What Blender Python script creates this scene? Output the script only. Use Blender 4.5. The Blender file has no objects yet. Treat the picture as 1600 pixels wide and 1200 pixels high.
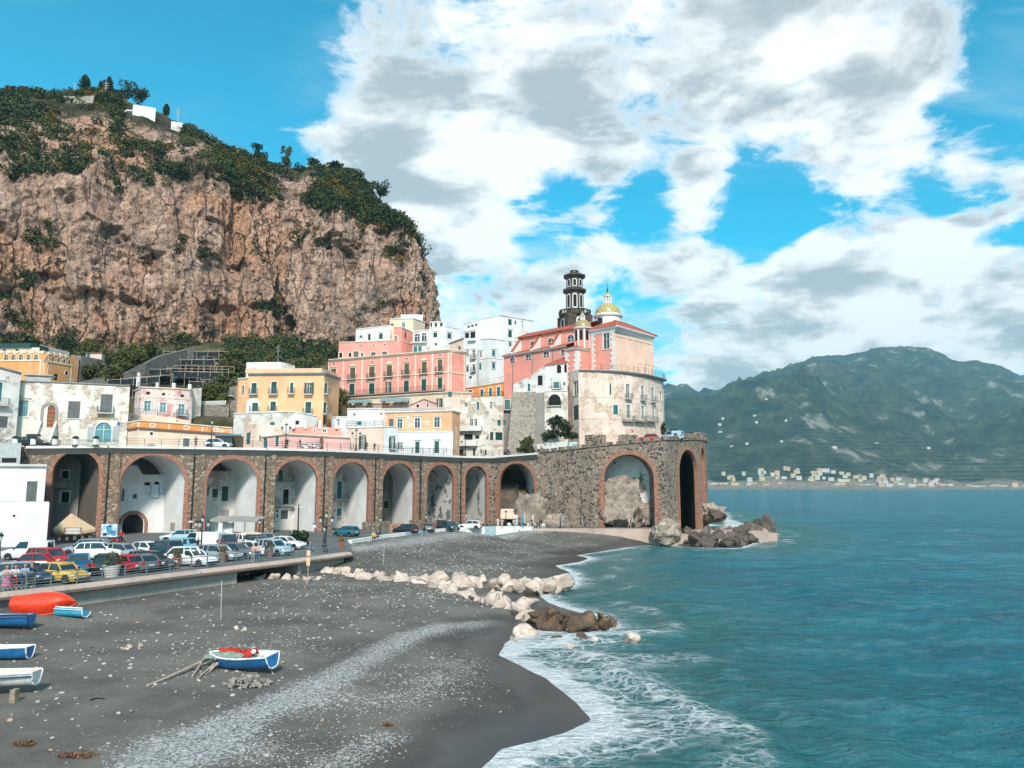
import bpy,bmesh,math,random
import numpy as np
from mathutils import Vector,Matrix
# ------------------------------------------------------------------ camera, sky, sun, exposure
SC = bpy.context.scene
COL = SC.collection
CAM_H = 9.0
PITCH = math.radians(7.595)
F = 1200.0
cam_data = bpy.data.cameras.new('camera')
cam_data.sensor_width = 36.0
cam_data.lens = 36.0 * F / 1600.0
cam_data.clip_start = 0.3
cam_data.clip_end = 30000.0
cam = bpy.data.objects.new('camera',cam_data)
cam.location = (0,0,CAM_H)
cam.rotation_euler = (math.pi / 2 + PITCH,0,0)
COL.objects.link(cam)
SC.camera = cam
SC.view_settings.view_transform = 'Standard'
SC.view_settings.look = 'None'
SC.view_settings.gamma = 1.0
SC.view_settings.use_curve_mapping = False
SC.view_settings.exposure = 0.6
SC.cycles.max_bounces = 5
SC.cycles.diffuse_bounces = 2
SC.cycles.glossy_bounces = 2
SC.cycles.transmission_bounces = 4
SC.cycles.volume_bounces = 0
SC.cycles.use_denoising = True
SC.cycles.use_adaptive_sampling = True
SC.cycles.adaptive_threshold = 0.02
SUN_EL = math.radians(40)
SUN_AZ = math.radians(174)
sun_dir = Vector((math.sin(SUN_AZ) * math.cos(SUN_EL),math.cos(SUN_AZ) * math.cos(SUN_EL),math.sin(SUN_EL)))
sd = bpy.data.lights.new('sun','SUN')
sd.energy = 3.2
sd.angle = math.radians(9)
sd.color = (1.0,0.90,0.81)
sun = bpy.data.objects.new('sun',sd)
sun.rotation_euler = sun_dir.to_track_quat('Z','Y').to_euler()
sun.location = (60,-60,120)
COL.objects.link(sun)
world = bpy.data.worlds.new('World')
SC.world = world
world.use_nodes = True
class NT:
 """tiny node-graph helper"""
 def __init__(self,tree):
  self.t = tree
  self.t.nodes.clear()
 def n(self,kind,**kw):
  nd = self.t.nodes.new(kind)
  for k,v in kw.items():
   if k.startswith('i_'):
    key = k[2:]
    nd.inputs[int(key) if key.isdigit() else key.replace('_',' ')].default_value = v
   else:
    setattr(nd,k,v)
  return nd
 def l(self,a,b):
  self.t.links.new(a,b)
 def put(self,sock,v):
  if isinstance(v,bpy.types.NodeSocket):
   self.l(v,sock)
  else:
   sock.default_value = v
 def m(self,op,a,b=0.0,c=None,clamp=False):
  nd = self.t.nodes.new('ShaderNodeMath')
  nd.operation = op
  nd.use_clamp = clamp
  self.put(nd.inputs[0],a)
  self.put(nd.inputs[1],b)
  if c is not None:
   self.put(nd.inputs[2],c)
  return nd.outputs[0]
 def v(self,op,a,b=(0,0,0)):
  nd = self.t.nodes.new('ShaderNodeVectorMath')
  nd.operation = op
  self.put(nd.inputs[0],a)
  if op == 'SCALE':
   self.put(nd.inputs['Scale'],b)
  else:
   self.put(nd.inputs[1],b)
  return nd.outputs['Value'] if op in ('DOT_PRODUCT','LENGTH','DISTANCE') else nd.outputs[0]
 def mix(self,f,a,b,mode='MIX'):
  nd = self.t.nodes.new('ShaderNodeMix')
  nd.data_type = 'RGBA'
  nd.blend_type = mode
  self.put(nd.inputs[0],f)
  self.put(nd.inputs[6],c4(a))
  self.put(nd.inputs[7],c4(b))
  return nd.outputs[2]
 def noise(self,vec,scale,detail=4,rough=0.55,dist=0.0,lac=2.0):
  nd = self.t.nodes.new('ShaderNodeTexNoise')
  nd.inputs['Scale'].default_value = scale
  nd.inputs['Detail'].default_value = detail
  nd.inputs['Roughness'].default_value = rough
  nd.inputs['Distortion'].default_value = dist
  nd.inputs['Lacunarity'].default_value = lac
  self.l(vec,nd.inputs['Vector'])
  return nd.outputs['Fac']
 def vor(self,vec,scale,feature='F1',rnd=1.0):
  nd = self.t.nodes.new('ShaderNodeTexVoronoi')
  nd.feature = feature
  nd.inputs['Scale'].default_value = scale
  nd.inputs['Randomness'].default_value = rnd
  self.l(vec,nd.inputs['Vector'])
  return nd
 def ramp(self,f,lo,hi,a=0.0,b=1.0,smooth=True):
  nd = self.t.nodes.new('ShaderNodeMapRange')
  nd.interpolation_type = 'SMOOTHSTEP' if smooth else 'LINEAR'
  self.put(nd.inputs[0],f)
  nd.inputs[1].default_value = lo
  nd.inputs[2].default_value = hi
  nd.inputs[3].default_value = a
  nd.inputs[4].default_value = b
  return nd.outputs[0]
 def scale(self,vec,s):
  nd = self.t.nodes.new('ShaderNodeMapping')
  nd.inputs['Scale'].default_value = s
  self.l(vec,nd.inputs['Vector'])
  return nd.outputs[0]
 def bump(self,h,strength=0.3,dist=0.05,normal=None):
  nd = self.t.nodes.new('ShaderNodeBump')
  nd.inputs['Strength'].default_value = strength
  nd.inputs['Distance'].default_value = dist
  self.l(h,nd.inputs['Height'])
  if normal is not None:
   self.l(normal,nd.inputs['Normal'])
  return nd.outputs[0]
def c4(c):
 if isinstance(c,(tuple,list)) and len(c) == 3:
  return (c[0],c[1],c[2],1.0)
 return c
def s2l(r,g,b):
 """sRGB 0-255 to linear"""
 return tuple((x / 255 / 12.92) if x / 255 <= 0.04045 else ((x / 255 + 0.055) / 1.055) ** 2.4 for x in (r,g,b))
def rdir(px,py):
 """slopes (dx/dy, dz/dy) of the sight line through a measured point of the photograph"""
 u = (px - 800) / F
 v = (600 - py) / F
 dy = math.cos(PITCH) - v * math.sin(PITCH)
 dz = math.sin(PITCH) + v * math.cos(PITCH)
 return u / dy,dz / dy
def P(px,py,Y):
 a,b = rdir(px,py)
 return Vector((a * Y,Y,CAM_H + b * Y))
def G(px,py,z=0.0):
 a,b = rdir(px,py)
 Y = (z - CAM_H) / b
 return Vector((a * Y,Y,z))
def XY(px,Y):
 p = P(px,700,Y)
 return (p.x,p.y)
def ZZ(py,Y):
 return CAM_H + rdir(800,py)[1] * Y
# ---- world: physical sky, broken cumulus and a higher veil
def build_world():
 w = NT(world.node_tree)
 out = w.n('ShaderNodeOutputWorld')
 bg = w.n('ShaderNodeBackground',i_Strength=0.1)
 w.l(bg.outputs[0],out.inputs[0])
 sky = w.n('ShaderNodeTexSky',sky_type='NISHITA')
 sky.sun_disc = False
 sky.sun_elevation = SUN_EL
 sky.sun_rotation = SUN_AZ
 sky.altitude = 0
 sky.air_density = 1.0
 sky.dust_density = 0.6
 sky.ozone_density = 2.0
 skyc = w.mix(1.0,sky.outputs[0],(0.0,1.30,1.34),'MULTIPLY')
 tc = w.n('ShaderNodeTexCoord')
 d = w.v('NORMALIZE',tc.outputs['Generated'])
 sep = w.n('ShaderNodeSeparateXYZ')
 w.l(d,sep.inputs[0])
 z = sep.outputs[2]
 zc = w.m('MAXIMUM',z,0.0)
 inv = w.m('DIVIDE',1.0,w.m('ADD',zc,0.30))
 comb = w.n('ShaderNodeCombineXYZ')
 w.l(w.m('MULTIPLY',sep.outputs[0],inv),comb.inputs[0])
 w.l(w.m('MULTIPLY',sep.outputs[1],inv),comb.inputs[1])
 w.l(w.m('MULTIPLY',zc,1.6),comb.inputs[2])
 q = comb.outputs[0]
 def lobes(lst):
  tot = None
  for (px,py,rad,amp) in lst:
   a,b = rdir(px,py)
   v = Vector((a,1,b)).normalized()
   dt = w.v('DOT_PRODUCT',d,tuple(v))
   f = w.ramp(dt,math.cos(rad),math.cos(rad * 0.25),0.0,amp)
   tot = f if tot is None else w.m('ADD',tot,f)
  return tot
 bias = lobes([(1250,80,0.20,0.11),(1400,150,0.13,0.11),(1100,40,0.14,0.06),(500,190,0.14,0.12),(620,250,0.13,0.09),(880,190,0.14,0.12),(740,110,0.20,0.05),(700,330,0.12,0.05),
     (1340,410,0.12,0.15),(1080,420,0.08,0.12),(1200,550,0.15,0.17),(1440,520,0.16,0.15),(1330,560,0.1,0.06),(760,430,0.16,0.09),(640,350,0.1,0.06),(1090,300,0.06,0.09),(20,70,0.07,0.10),(1570,270,0.08,0.09),(940,420,0.1,0.05),
     (170,60,0.32,-0.22),(330,120,0.14,-0.10),(860,330,0.08,-0.12),(1010,340,0.07,-0.09),(1190,330,0.09,-0.13),(1380,305,0.09,-0.10),(1580,130,0.10,-0.11),(1060,490,0.08,-0.06),(1180,460,0.07,-0.08)])
 def dens(vec):
  n1 = w.noise(vec,1.9,3,0.5,0.2)
  n2 = w.noise(vec,5.2,9,0.64,0.3)
  return w.m('ADD',w.m('MULTIPLY',n1,0.30),w.m('MULTIPLY',n2,0.70))
 d0 = dens(q)
 D0 = w.m('ADD',d0,bias)
 def lowd(vec):
  return w.m('ADD',w.m('MULTIPLY',w.noise(vec,1.9,3,0.5,0.2),0.30),w.m('MULTIPLY',w.noise(vec,4.8,5,0.56,0.3),0.70))
 dl = w.m('SUBTRACT',lowd(q),lowd(w.v('ADD',w.v('SCALE',q,0.91),(0.03,0,0.02))))
 cov = w.ramp(D0,0.475,0.605)
 core = w.ramp(D0,0.52,0.63)
 lit = w.ramp(dl,-0.115,0.06)
 shade = w.m('MULTIPLY',core,w.m('SUBTRACT',1.0,w.m('MULTIPLY',lit,0.9)),clamp=True)
 shade = w.m('POWER',shade,0.75)
 cc = w.mix(shade,(8.9,8.85,8.7),(3.3,3.75,3.95))
 nv = w.noise(w.scale(q,(0.8,2.4,1.0)),1.7,9,0.64,0.7)
 hz = w.ramp(z,0.02,0.34,0.30,-0.03)
 veil = w.ramp(w.m('ADD',nv,hz),0.44,0.80,0.0,0.92)
 veilb = w.m('MULTIPLY',veil,w.ramp(lobes([(170,60,0.34,1.0),(1190,320,0.12,0.7),(870,310,0.09,0.6),(1580,130,0.1,0.6)]),0.0,1.0,1.0,0.1))
 c1 = w.mix(veilb,skyc,(5.9,6.8,7.1))
 c2 = w.mix(w.m('MULTIPLY',cov,0.96),c1,cc)
 w.l(c2,bg.inputs[0])
build_world()
# ------------------------------------------------------------------ helpers
def setp(o,label=None,cat=None,group=None,kind=None):
 if label:
  o['label'] = label
 if cat:
  o['category'] = cat
 if group:
  o['group'] = group
 if kind:
  o['kind'] = kind
 return o
def empty(name,loc,label=None,cat=None,group=None,rz=0.0):
 o = bpy.data.objects.new(name,None)
 o.location = loc
 o.rotation_euler = (0,0,rz)
 o.empty_display_size = 0.2
 COL.objects.link(o)
 setp(o,label,cat,group)
 return o
def wloc(o):
 """world origin of an object whose ancestors only translate"""
 v = Vector((0,0,0))
 while o is not None:
  v += o.location
  o = o.parent
 return v
class MB:
 """collects faces; build() links them as one mesh object"""
 def __init__(self):
  self.v = []
  self.f = []
  self.mi = []
  self.cur = 0
 def add(self,vs,fs):
  b = len(self.v)
  self.v.extend([tuple(p) for p in vs])
  for f in fs:
   self.f.append(tuple(b + i for i in f))
   self.mi.append(self.cur)
  return self
 def quad(self,a,b,c,d):
  return self.add([a,b,c,d],[(0,1,2,3)])
 def box(self,c,s,rz=0.0,rx=0.0,taper=1.0):
  """box centred at c with size s"""
  cx,cy,cz = c
  hx,hy,hz = s[0] / 2,s[1] / 2,s[2] / 2
  co,si = math.cos(rz),math.sin(rz)
  vs = []
  for z in (-hz,hz):
   t = taper if z > 0 else 1.0
   for (x,y) in ((-hx,-hy),(hx,-hy),(hx,hy),(-hx,hy)):
    x,y,zz = x * t,y * t,z
    if rx:
     y,zz = y * math.cos(rx) - zz * math.sin(rx),y * math.sin(rx) + zz * math.cos(rx)
    vs.append((cx + x * co - y * si,cy + x * si + y * co,cz + zz))
  return self.add(vs,[(3,2,1,0),(4,5,6,7),(0,1,5,4),(1,2,6,5),(2,3,7,6),(3,0,4,7)])
 def prism(self,pts,z0,z1,cap=True):
  """vertical prism over counter-clockwise plan points; z1 may be a list of heights"""
  n = len(pts)
  zt = z1 if isinstance(z1,(list,tuple)) else [z1] * n
  vs = [(p[0],p[1],z0) for p in pts] + [(p[0],p[1],zt[i]) for i,p in enumerate(pts)]
  fs = [(i,(i + 1) % n,n + (i + 1) % n,n + i) for i in range(n)]
  if cap:
   fs += [tuple(range(n - 1,-1,-1)),tuple(range(n,2 * n))]
  return self.add(vs,fs)
 def tube(self,pts,r,n=6,cap=True):
  """tube along points, r number or list"""
  pts = [Vector(p) for p in pts]
  k = len(pts)
  rs = r if isinstance(r,(list,tuple)) else [r] * k
  vs,fs = [],[]
  for i,p in enumerate(pts):
   t = (pts[min(i + 1,k - 1)] - pts[max(i - 1,0)])
   if t.length < 1e-9:
    t = Vector((0,0,1))
   t.normalize()
   a = Vector((0,0,1)) if abs(t.z) < 0.9 else Vector((0,1,0))
   u = t.cross(a).normalized()
   w = t.cross(u)
   for j in range(n):
    an = 2 * math.pi * j / n
    vs.append(p + (u * math.cos(an) + w * math.sin(an)) * rs[i])
  for i in range(k - 1):
   for j in range(n):
    a,b = i * n + j,i * n + (j + 1) % n
    fs.append((a,a + n,b + n,b))
  if cap:
   fs.append(tuple(range(n)))
   fs.append(tuple(range(k * n - 1,(k - 1) * n - 1,-1)))
  return self.add(vs,fs)
 def lathe(self,c,prof,n=24,a0=0.0,a1=2 * math.pi):
  """profile [(r, z)] turned about the vertical through c"""
  full = abs(a1 - a0 - 2 * math.pi) < 1e-6
  m = n if full else n + 1
  vs,fs = [],[]
  for (r,z) in prof:
   for j in range(m):
    a = a0 + (a1 - a0) * j / n
    vs.append((c[0] + r * math.cos(a),c[1] + r * math.sin(a),c[2] + z))
  for i in range(len(prof) - 1):
   for j in range(n):
    j2 = (j + 1) % m
    fs.append((i * m + j,i * m + j2,(i + 1) * m + j2,(i + 1) * m + j))
  return self.add(vs,fs)
 def ribbon(self,pts,offs_a,offs_b):
  """quads between two offset copies of a point list"""
  n = len(pts)
  vs = [tuple(Vector(p) + Vector(offs_a)) for p in pts] + [tuple(Vector(p) + Vector(offs_b)) for p in pts]
  return self.add(vs,[(i,i + 1,n + i + 1,n + i) for i in range(n - 1)])
 def sweep(self,path,section,closed=False):
  """sweep a (out, up) section along a plan path of 3-D points; out is to the outer (camera) side"""
  n,m = len(path),len(section)
  vs,fs = [],[]
  for i,p in enumerate(path):
   p = Vector(p)
   a = Vector(path[max(i - 1,0)])
   b = Vector(path[min(i + 1,n - 1)])
   if closed:
    a,b = Vector(path[(i - 1) % n]),Vector(path[(i + 1) % n])
   t = Vector((b.x - a.x,b.y - a.y,0)).normalized()
   o = Vector((t.y,-t.x,0))
   k = 1.0
   if 0 < i < n - 1:
    t1 = Vector((p.x - a.x,p.y - a.y,0)).normalized()
    k = 1.0 / max(0.5,t1.dot(t))
   for (ox,uz) in section:
    vs.append(p + o * ox * k + Vector((0,0,uz)))
  lim = n if closed else n - 1
  for i in range(lim):
   i2 = (i + 1) % n
   for j in range(m):
    j2 = (j + 1) % m
    fs.append((i * m + j,i2 * m + j,i2 * m + j2,i * m + j2))
  if not closed:
   fs.append(tuple(range(m)))
   fs.append(tuple(range(n * m - 1,(n - 1) * m - 1,-1)))
  return self.add(vs,fs)
 def build(self,name,mats,parent=None,smooth=False,label=None,local=False):
  me = bpy.data.meshes.new(name)
  off = Vector((0,0,0)) if (parent is None or local) else wloc(parent)
  if parent is None or local or off.length == 0:
   vs = self.v
  else:
   vs = [(p[0] - off.x,p[1] - off.y,p[2] - off.z) for p in self.v]
  me.from_pydata(vs,[],self.f)
  if not isinstance(mats,(list,tuple)):
   mats = [mats]
  for m in mats:
   me.materials.append(m)
  if len(mats) > 1:
   me.polygons.foreach_set('material_index',self.mi)
  if True:
   bm = bmesh.new()
   bm.from_mesh(me)
   bmesh.ops.recalc_face_normals(bm,faces=bm.faces)
   bm.to_mesh(me)
   bm.free()
  if smooth:
   me.polygons.foreach_set('use_smooth',[True] * len(me.polygons))
   if smooth != 'full':
    me.set_sharp_from_angle(angle=math.radians(smooth if smooth is not True else 40))
  me.update()
  o = bpy.data.objects.new(name,me)
  COL.objects.link(o)
  o.parent = parent
  if label:
   o['label'] = label
  return o
def np_mesh(name,V,Fq,mats,smooth=True,attrs=None):
 me = bpy.data.meshes.new(name)
 V = np.asarray(V,dtype=np.float32)
 Fq = np.asarray(Fq,dtype=np.int32)
 k = Fq.shape[1]
 me.vertices.add(len(V))
 me.vertices.foreach_set('co',V.ravel())
 me.loops.add(Fq.size)
 me.loops.foreach_set('vertex_index',Fq.ravel())
 me.polygons.add(len(Fq))
 me.polygons.foreach_set('loop_start',np.arange(0,Fq.size,k,dtype=np.int32))
 if smooth:
  me.polygons.foreach_set('use_smooth',np.ones(len(Fq),dtype=bool))
 for m in (mats if isinstance(mats,(list,tuple)) else [mats]):
  me.materials.append(m)
 if attrs:
  for an,av in attrs.items():
   at = me.attributes.new(an,'FLOAT','POINT')
   at.data.foreach_set('value',np.asarray(av,dtype=np.float32))
 me.update(calc_edges=True)
 me.validate()
 o = bpy.data.objects.new(name,me)
 COL.objects.link(o)
 return o
def grid_faces(nr,nc):
 i = np.arange(nr - 1)[:,None] * nc + np.arange(nc - 1)[None,:]
 i = i.ravel()
 return np.stack([i,i + 1,i + nc + 1,i + nc],1)
def copy_tree(o,parent=None):
 c = o.copy()
 COL.objects.link(c)
 c.parent = parent
 for ch in list(o.children):
  copy_tree(ch,c)
 return c
_rs = np.random.RandomState(7)
_perm = np.concatenate([_rs.permutation(256)] * 3)
_g = _rs.normal(size=(256,3))
_g /= np.linalg.norm(_g,axis=1)[:,None]
def pn(x,y,z):
 x,y,z = np.broadcast_arrays(np.asarray(x,float),np.asarray(y,float),np.asarray(z,float))
 xi,yi,zi = np.floor(x).astype(int),np.floor(y).astype(int),np.floor(z).astype(int)
 xf,yf,zf = x - xi,y - yi,z - zi
 u,v,w = [t * t * t * (t * (t * 6 - 15) + 10) for t in (xf,yf,zf)]
 def gr(ix,iy,iz,fx,fy,fz):
  h = _perm[_perm[_perm[ix & 255] + (iy & 255)] + (iz & 255)]
  g = _g[h]
  return g[...,0] * fx + g[...,1] * fy + g[...,2] * fz
 def lp(a,b,t):
  return a + (b - a) * t
 r = []
 for dz in (0,1):
  a = lp(gr(xi,yi,zi + dz,xf,yf,zf - dz),gr(xi + 1,yi,zi + dz,xf - 1,yf,zf - dz),u)
  b = lp(gr(xi,yi + 1,zi + dz,xf,yf - 1,zf - dz),gr(xi + 1,yi + 1,zi + dz,xf - 1,yf - 1,zf - dz),u)
  r.append(lp(a,b,v))
 return lp(r[0],r[1],w)
def fbm(x,y,z,octv=5,gain=0.5,lac=2.03,ridge=False):
 s,a,f = 0.0,1.0,1.0
 for k in range(octv):
  n = pn(np.asarray(x) * f + 17.3 * k,np.asarray(y) * f - 9.1 * k,np.asarray(z) * f + 3.7 * k)
  s = s + a * ((0.5 - np.abs(n)) if ridge else n)
  a *= gain
  f *= lac
 return s
def seg_dist(PX,PY,pts):
 """distance to a polyline and the running parameter (0..n-1)"""
 best = np.full(PX.shape,1e9)
 par = np.zeros(PX.shape)
 side = np.zeros(PX.shape)
 for i in range(len(pts) - 1):
  ax,ay = pts[i][0],pts[i][1]
  bx,by = pts[i + 1][0],pts[i + 1][1]
  dx,dy = bx - ax,by - ay
  L2 = dx * dx + dy * dy + 1e-12
  t = np.clip(((PX - ax) * dx + (PY - ay) * dy) / L2,0,1)
  d = np.hypot(PX - ax - t * dx,PY - ay - t * dy)
  s = (dx * (PY - ay) - dy * (PX - ax)) / math.sqrt(L2)
  m = d < best
  best = np.where(m,d,best)
  par = np.where(m,i + t,par)
  side = np.where(m,s,side)
 return best,par,side
# ------------------------------------------------------------------ materials
MATS = {}
def mat(name,build=None):
 if name in MATS:
  return MATS[name]
 m = bpy.data.materials.new(name)
 m.use_nodes = True
 t = NT(m.node_tree)
 out = t.n('ShaderNodeOutputMaterial')
 b = t.n('ShaderNodeBsdfPrincipled')
 t.l(b.outputs[0],out.inputs[0])
 tc = t.n('ShaderNodeTexCoord')
 geo = t.n('ShaderNodeNewGeometry')
 t.b,t.obj,t.pos,t.geo = b,tc.outputs['Object'],geo.outputs['Position'],geo
 if build:
  build(t)
 MATS[name] = m
 return m
def flat(name,col,rough=0.6,var=0.12,sc=3.0,metal=0.0,coat=0.0,spec=0.4):
 def bd(t):
  n = t.noise(t.obj,sc,5,0.6)
  c = t.mix(t.ramp(n,0.3,0.7),tuple(x * (1 - var) for x in col),tuple(min(1,x * (1 + var)) for x in col))
  t.l(c,t.b.inputs['Base Color'])
  t.b.inputs['Roughness'].default_value = rough
  t.b.inputs['Metallic'].default_value = metal
  t.b.inputs['Coat Weight'].default_value = coat
  t.b.inputs['Specular IOR Level'].default_value = spec
 return mat(name,bd)
def plaster(name,col,stain=0.35,dirt=(0.16,0.14,0.12),peel=0.0,peelcol=(0.40,0.33,0.27),rough=0.9,streak=1.0):
 """painted render: patchy tone, rain streaks, optional peeling"""
 def bd(t):
  n1 = t.noise(t.pos,0.35,6,0.6,0.4)
  n2 = t.noise(t.pos,2.2,6,0.65)
  c = t.mix(t.ramp(n1,0.3,0.7),tuple(x * 0.86 for x in col),tuple(min(0.9,x * 1.08) for x in col))
  c = t.mix(t.m('MULTIPLY',t.ramp(n2,0.42,0.8),0.35),c,tuple(x * 0.72 for x in col))
  sv = t.scale(t.pos,(1.6,1.6,0.10))
  ns = t.noise(sv,1.2,7,0.65)
  st = t.m('MULTIPLY',t.ramp(ns,0.54,0.78),stain * streak)
  c = t.mix(st,c,dirt)
  h = n2
  if peel:
   np_ = t.noise(t.pos,0.42,9,0.68,0.3)
   pk = t.ramp(np_,0.62 - peel * 0.3,0.66 - peel * 0.3)
   pc = t.mix(t.ramp(n2,0.35,0.65),tuple(x * 0.7 for x in peelcol),tuple(x * 1.25 for x in peelcol))
   c = t.mix(t.m('MULTIPLY',pk,0.9),c,pc)
   h = t.m('SUBTRACT',n2,t.m('MULTIPLY',pk,0.8))
  t.l(c,t.b.inputs['Base Color'])
  t.b.inputs['Roughness'].default_value = rough
  t.b.inputs['Specular IOR Level'].default_value = 0.2
  t.l(t.bump(h,0.35,0.04),t.b.inputs['Normal'])
 return mat(name,bd)
def rubble(name,cols,mortar,scale=1.5,warm=None,dark=0.5):
 """irregular stone masonry: cells with recessed joints"""
 def bd(t):
  p = t.scale(t.pos,(1.0,1.0,1.35))
  wob = t.n('ShaderNodeTexNoise',i_Scale=1.4,i_Detail=3.0)
  t.l(p,wob.inputs['Vector'])
  pw = t.v('ADD',p,t.v('SCALE',wob.outputs['Color'],0.30))
  v1 = t.vor(pw,scale)
  v2 = t.vor(pw,scale,'DISTANCE_TO_EDGE')
  sepc = t.n('ShaderNodeSeparateColor')
  t.l(v1.outputs['Color'],sepc.inputs[0])
  c = t.mix(t.ramp(sepc.outputs[0],0.0,1.0,smooth=False),cols[0],cols[1])
  c = t.mix(t.ramp(sepc.outputs[1],0.62,0.75),c,cols[2])
  n = t.noise(t.pos,6.0,5,0.65)
  c = t.mix(t.ramp(n,0.25,0.75,0.0,0.5),c,tuple(x * 0.45 for x in cols[0]))
  jo = t.ramp(v2.outputs['Distance'],0.02,0.10)
  c = t.mix(jo,mortar,c)
  big = t.noise(t.pos,0.16,6,0.62,0.5)
  c = t.mix(t.m('MULTIPLY',t.ramp(big,0.48,0.70),dark),c,(0.055,0.055,0.05))
  if warm:
   b2 = t.noise(t.scale(t.pos,(1,1,0.3)),0.23,5,0.6)
   c = t.mix(t.m('MULTIPLY',t.ramp(b2,0.5,0.72),0.55),c,warm)
  t.l(c,t.b.inputs['Base Color'])
  t.b.inputs['Roughness'].default_value = 0.95
  t.b.inputs['Specular IOR Level'].default_value = 0.15
  hh = t.m('ADD',t.ramp(v2.outputs['Distance'],0.0,0.16),t.m('MULTIPLY',n,0.5))
  t.l(t.bump(hh,0.8,0.10),t.b.inputs['Normal'])
 return mat(name,bd)
def glassy(name,col=(0.03,0.05,0.06),rough=0.08):
 def bd(t):
  n = t.noise(t.pos,0.8,3)
  c = t.mix(n,tuple(x * 0.5 for x in col),tuple(x * 1.6 for x in col))
  t.l(c,t.b.inputs['Base Color'])
  t.b.inputs['Roughness'].default_value = rough
  t.b.inputs['Specular IOR Level'].default_value = 0.6
 return mat(name,bd)
def slatted(name,col,pitch=14.0,rough=0.55):
 """louvred shutter paint"""
 def bd(t):
  w = t.n('ShaderNodeTexWave',wave_type='BANDS',bands_direction='Z',i_Scale=pitch / 6.0)
  t.l(t.pos,w.inputs['Vector'])
  n = t.noise(t.pos,2.0,4)
  c = t.mix(t.ramp(n,0.3,0.7),tuple(x * 0.75 for x in col),tuple(min(1,x * 1.2) for x in col))
  c = t.mix(t.m('MULTIPLY',w.outputs['Fac'],0.35),c,tuple(x * 0.35 for x in col))
  t.l(c,t.b.inputs['Base Color'])
  t.b.inputs['Roughness'].default_value = rough
  t.l(t.bump(w.outputs['Fac'],0.6,0.03),t.b.inputs['Normal'])
 return mat(name,bd)
def roof_tile(name,c1,c2):
 def bd(t):
  p = t.scale(t.pos,(1,1,1))
  w = t.n('ShaderNodeTexWave',wave_type='BANDS',bands_direction='DIAGONAL',i_Scale=1.2)
  t.l(p,w.inputs['Vector'])
  v = t.vor(t.pos,2.6)
  sepc = t.n('ShaderNodeSeparateColor')
  t.l(v.outputs['Color'],sepc.inputs[0])
  n = t.noise(t.pos,0.5,6,0.65)
  c = t.mix(sepc.outputs[0],c1,c2)
  c = t.mix(t.ramp(n,0.5,0.75,0,0.6),c,(0.10,0.07,0.05))
  t.l(c,t.b.inputs['Base Color'])
  t.b.inputs['Roughness'].default_value = 0.85
  t.l(t.bump(t.m('ADD',w.outputs['Fac'],t.m('MULTIPLY',v.outputs['Distance'],0.5)),0.6,0.08),t.b.inputs['Normal'])
 return mat(name,bd)
def foliage(name,c_lo,c_hi,sc=0.6):
 def bd(t):
  n = t.noise(t.pos,sc,4,0.6)
  n2 = t.noise(t.pos,sc * 7,3,0.6)
  f = t.m('ADD',t.m('MULTIPLY',n,0.6),t.m('MULTIPLY',n2,0.4))
  c = t.mix(t.ramp(f,0.35,0.65),c_lo,c_hi)
  t.l(c,t.b.inputs['Base Color'])
  t.b.inputs['Roughness'].default_value = 0.7
  t.b.inputs['Specular IOR Level'].default_value = 0.2
  t.b.inputs['Subsurface Weight'].default_value = 0.0
 return mat(name,bd)
WHITE = plaster('white_plaster',(0.72,0.72,0.71),0.35,(0.38,0.35,0.32))
WHITE2 = plaster('white_plaster_worn',(0.66,0.63,0.59),0.5,(0.27,0.24,0.21),0.25,(0.40,0.34,0.29))
PEELW = plaster('white_plaster_peeling',(0.72,0.67,0.60),0.4,(0.32,0.26,0.21),0.36,(0.47,0.38,0.30))
CREAM = plaster('cream_plaster',(0.72,0.57,0.42),0.35,(0.34,0.25,0.18))
PEACH = plaster('peach_plaster',(0.74,0.47,0.30),0.3,(0.42,0.27,0.18))
PALEPEACH = plaster('pale_peach_plaster',(0.74,0.56,0.44),0.35,(0.36,0.27,0.21))
ORANGE = plaster('orange_plaster',(0.72,0.29,0.09),0.45,(0.62,0.42,0.25),0.2,(0.66,0.48,0.33))
OCHRE = plaster('ochre_plaster',(0.72,0.34,0.14),0.4,(0.55,0.40,0.26),0.2,(0.62,0.50,0.38))
ORANGE2 = plaster('worn_orange_plaster',(0.72,0.40,0.23),0.5,(0.60,0.50,0.40),0.25,(0.66,0.54,0.44))
PINK = plaster('pink_plaster',(0.78,0.315,0.255),0.22,(0.55,0.30,0.26))
CHPINK = plaster('church_pink_plaster',(0.74,0.30,0.235),0.3,(0.45,0.28,0.23))
PALEPINK = plaster('pale_pink_plaster',(0.74,0.43,0.40),0.25,(0.5,0.34,0.31))
TRIM = plaster('trim_plaster',(0.74,0.62,0.48),0.25,(0.4,0.3,0.22))
TRIMW = plaster('white_trim',(0.74,0.71,0.67),0.25,(0.4,0.36,0.32))
GREY = plaster('grey_plaster',(0.30,0.28,0.26),0.5,(0.12,0.11,0.10))
OLDWALL = plaster('stained_bastion_plaster',(0.76,0.60,0.50),0.6,(0.34,0.25,0.20),0.36,(0.58,0.42,0.33))
FADED = plaster('faded_pink_plaster',(0.68,0.56,0.52),0.4,(0.36,0.30,0.28),0.34,(0.56,0.28,0.26))
STREAKP = plaster('rust_streaked_plaster',(0.72,0.55,0.45),0.9,(0.60,0.28,0.15))
DARKW = plaster('soot_and_dark_wall',(0.16,0.14,0.12),0.5,(0.05,0.05,0.05))  # soot in the first arch; plain dark tone in culvert and headland arches
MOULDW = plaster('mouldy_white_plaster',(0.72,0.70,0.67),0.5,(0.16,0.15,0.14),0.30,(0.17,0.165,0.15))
VAULTW = plaster('vault_white_plaster',(0.80,0.785,0.77),0.25,(0.30,0.28,0.27))
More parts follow.
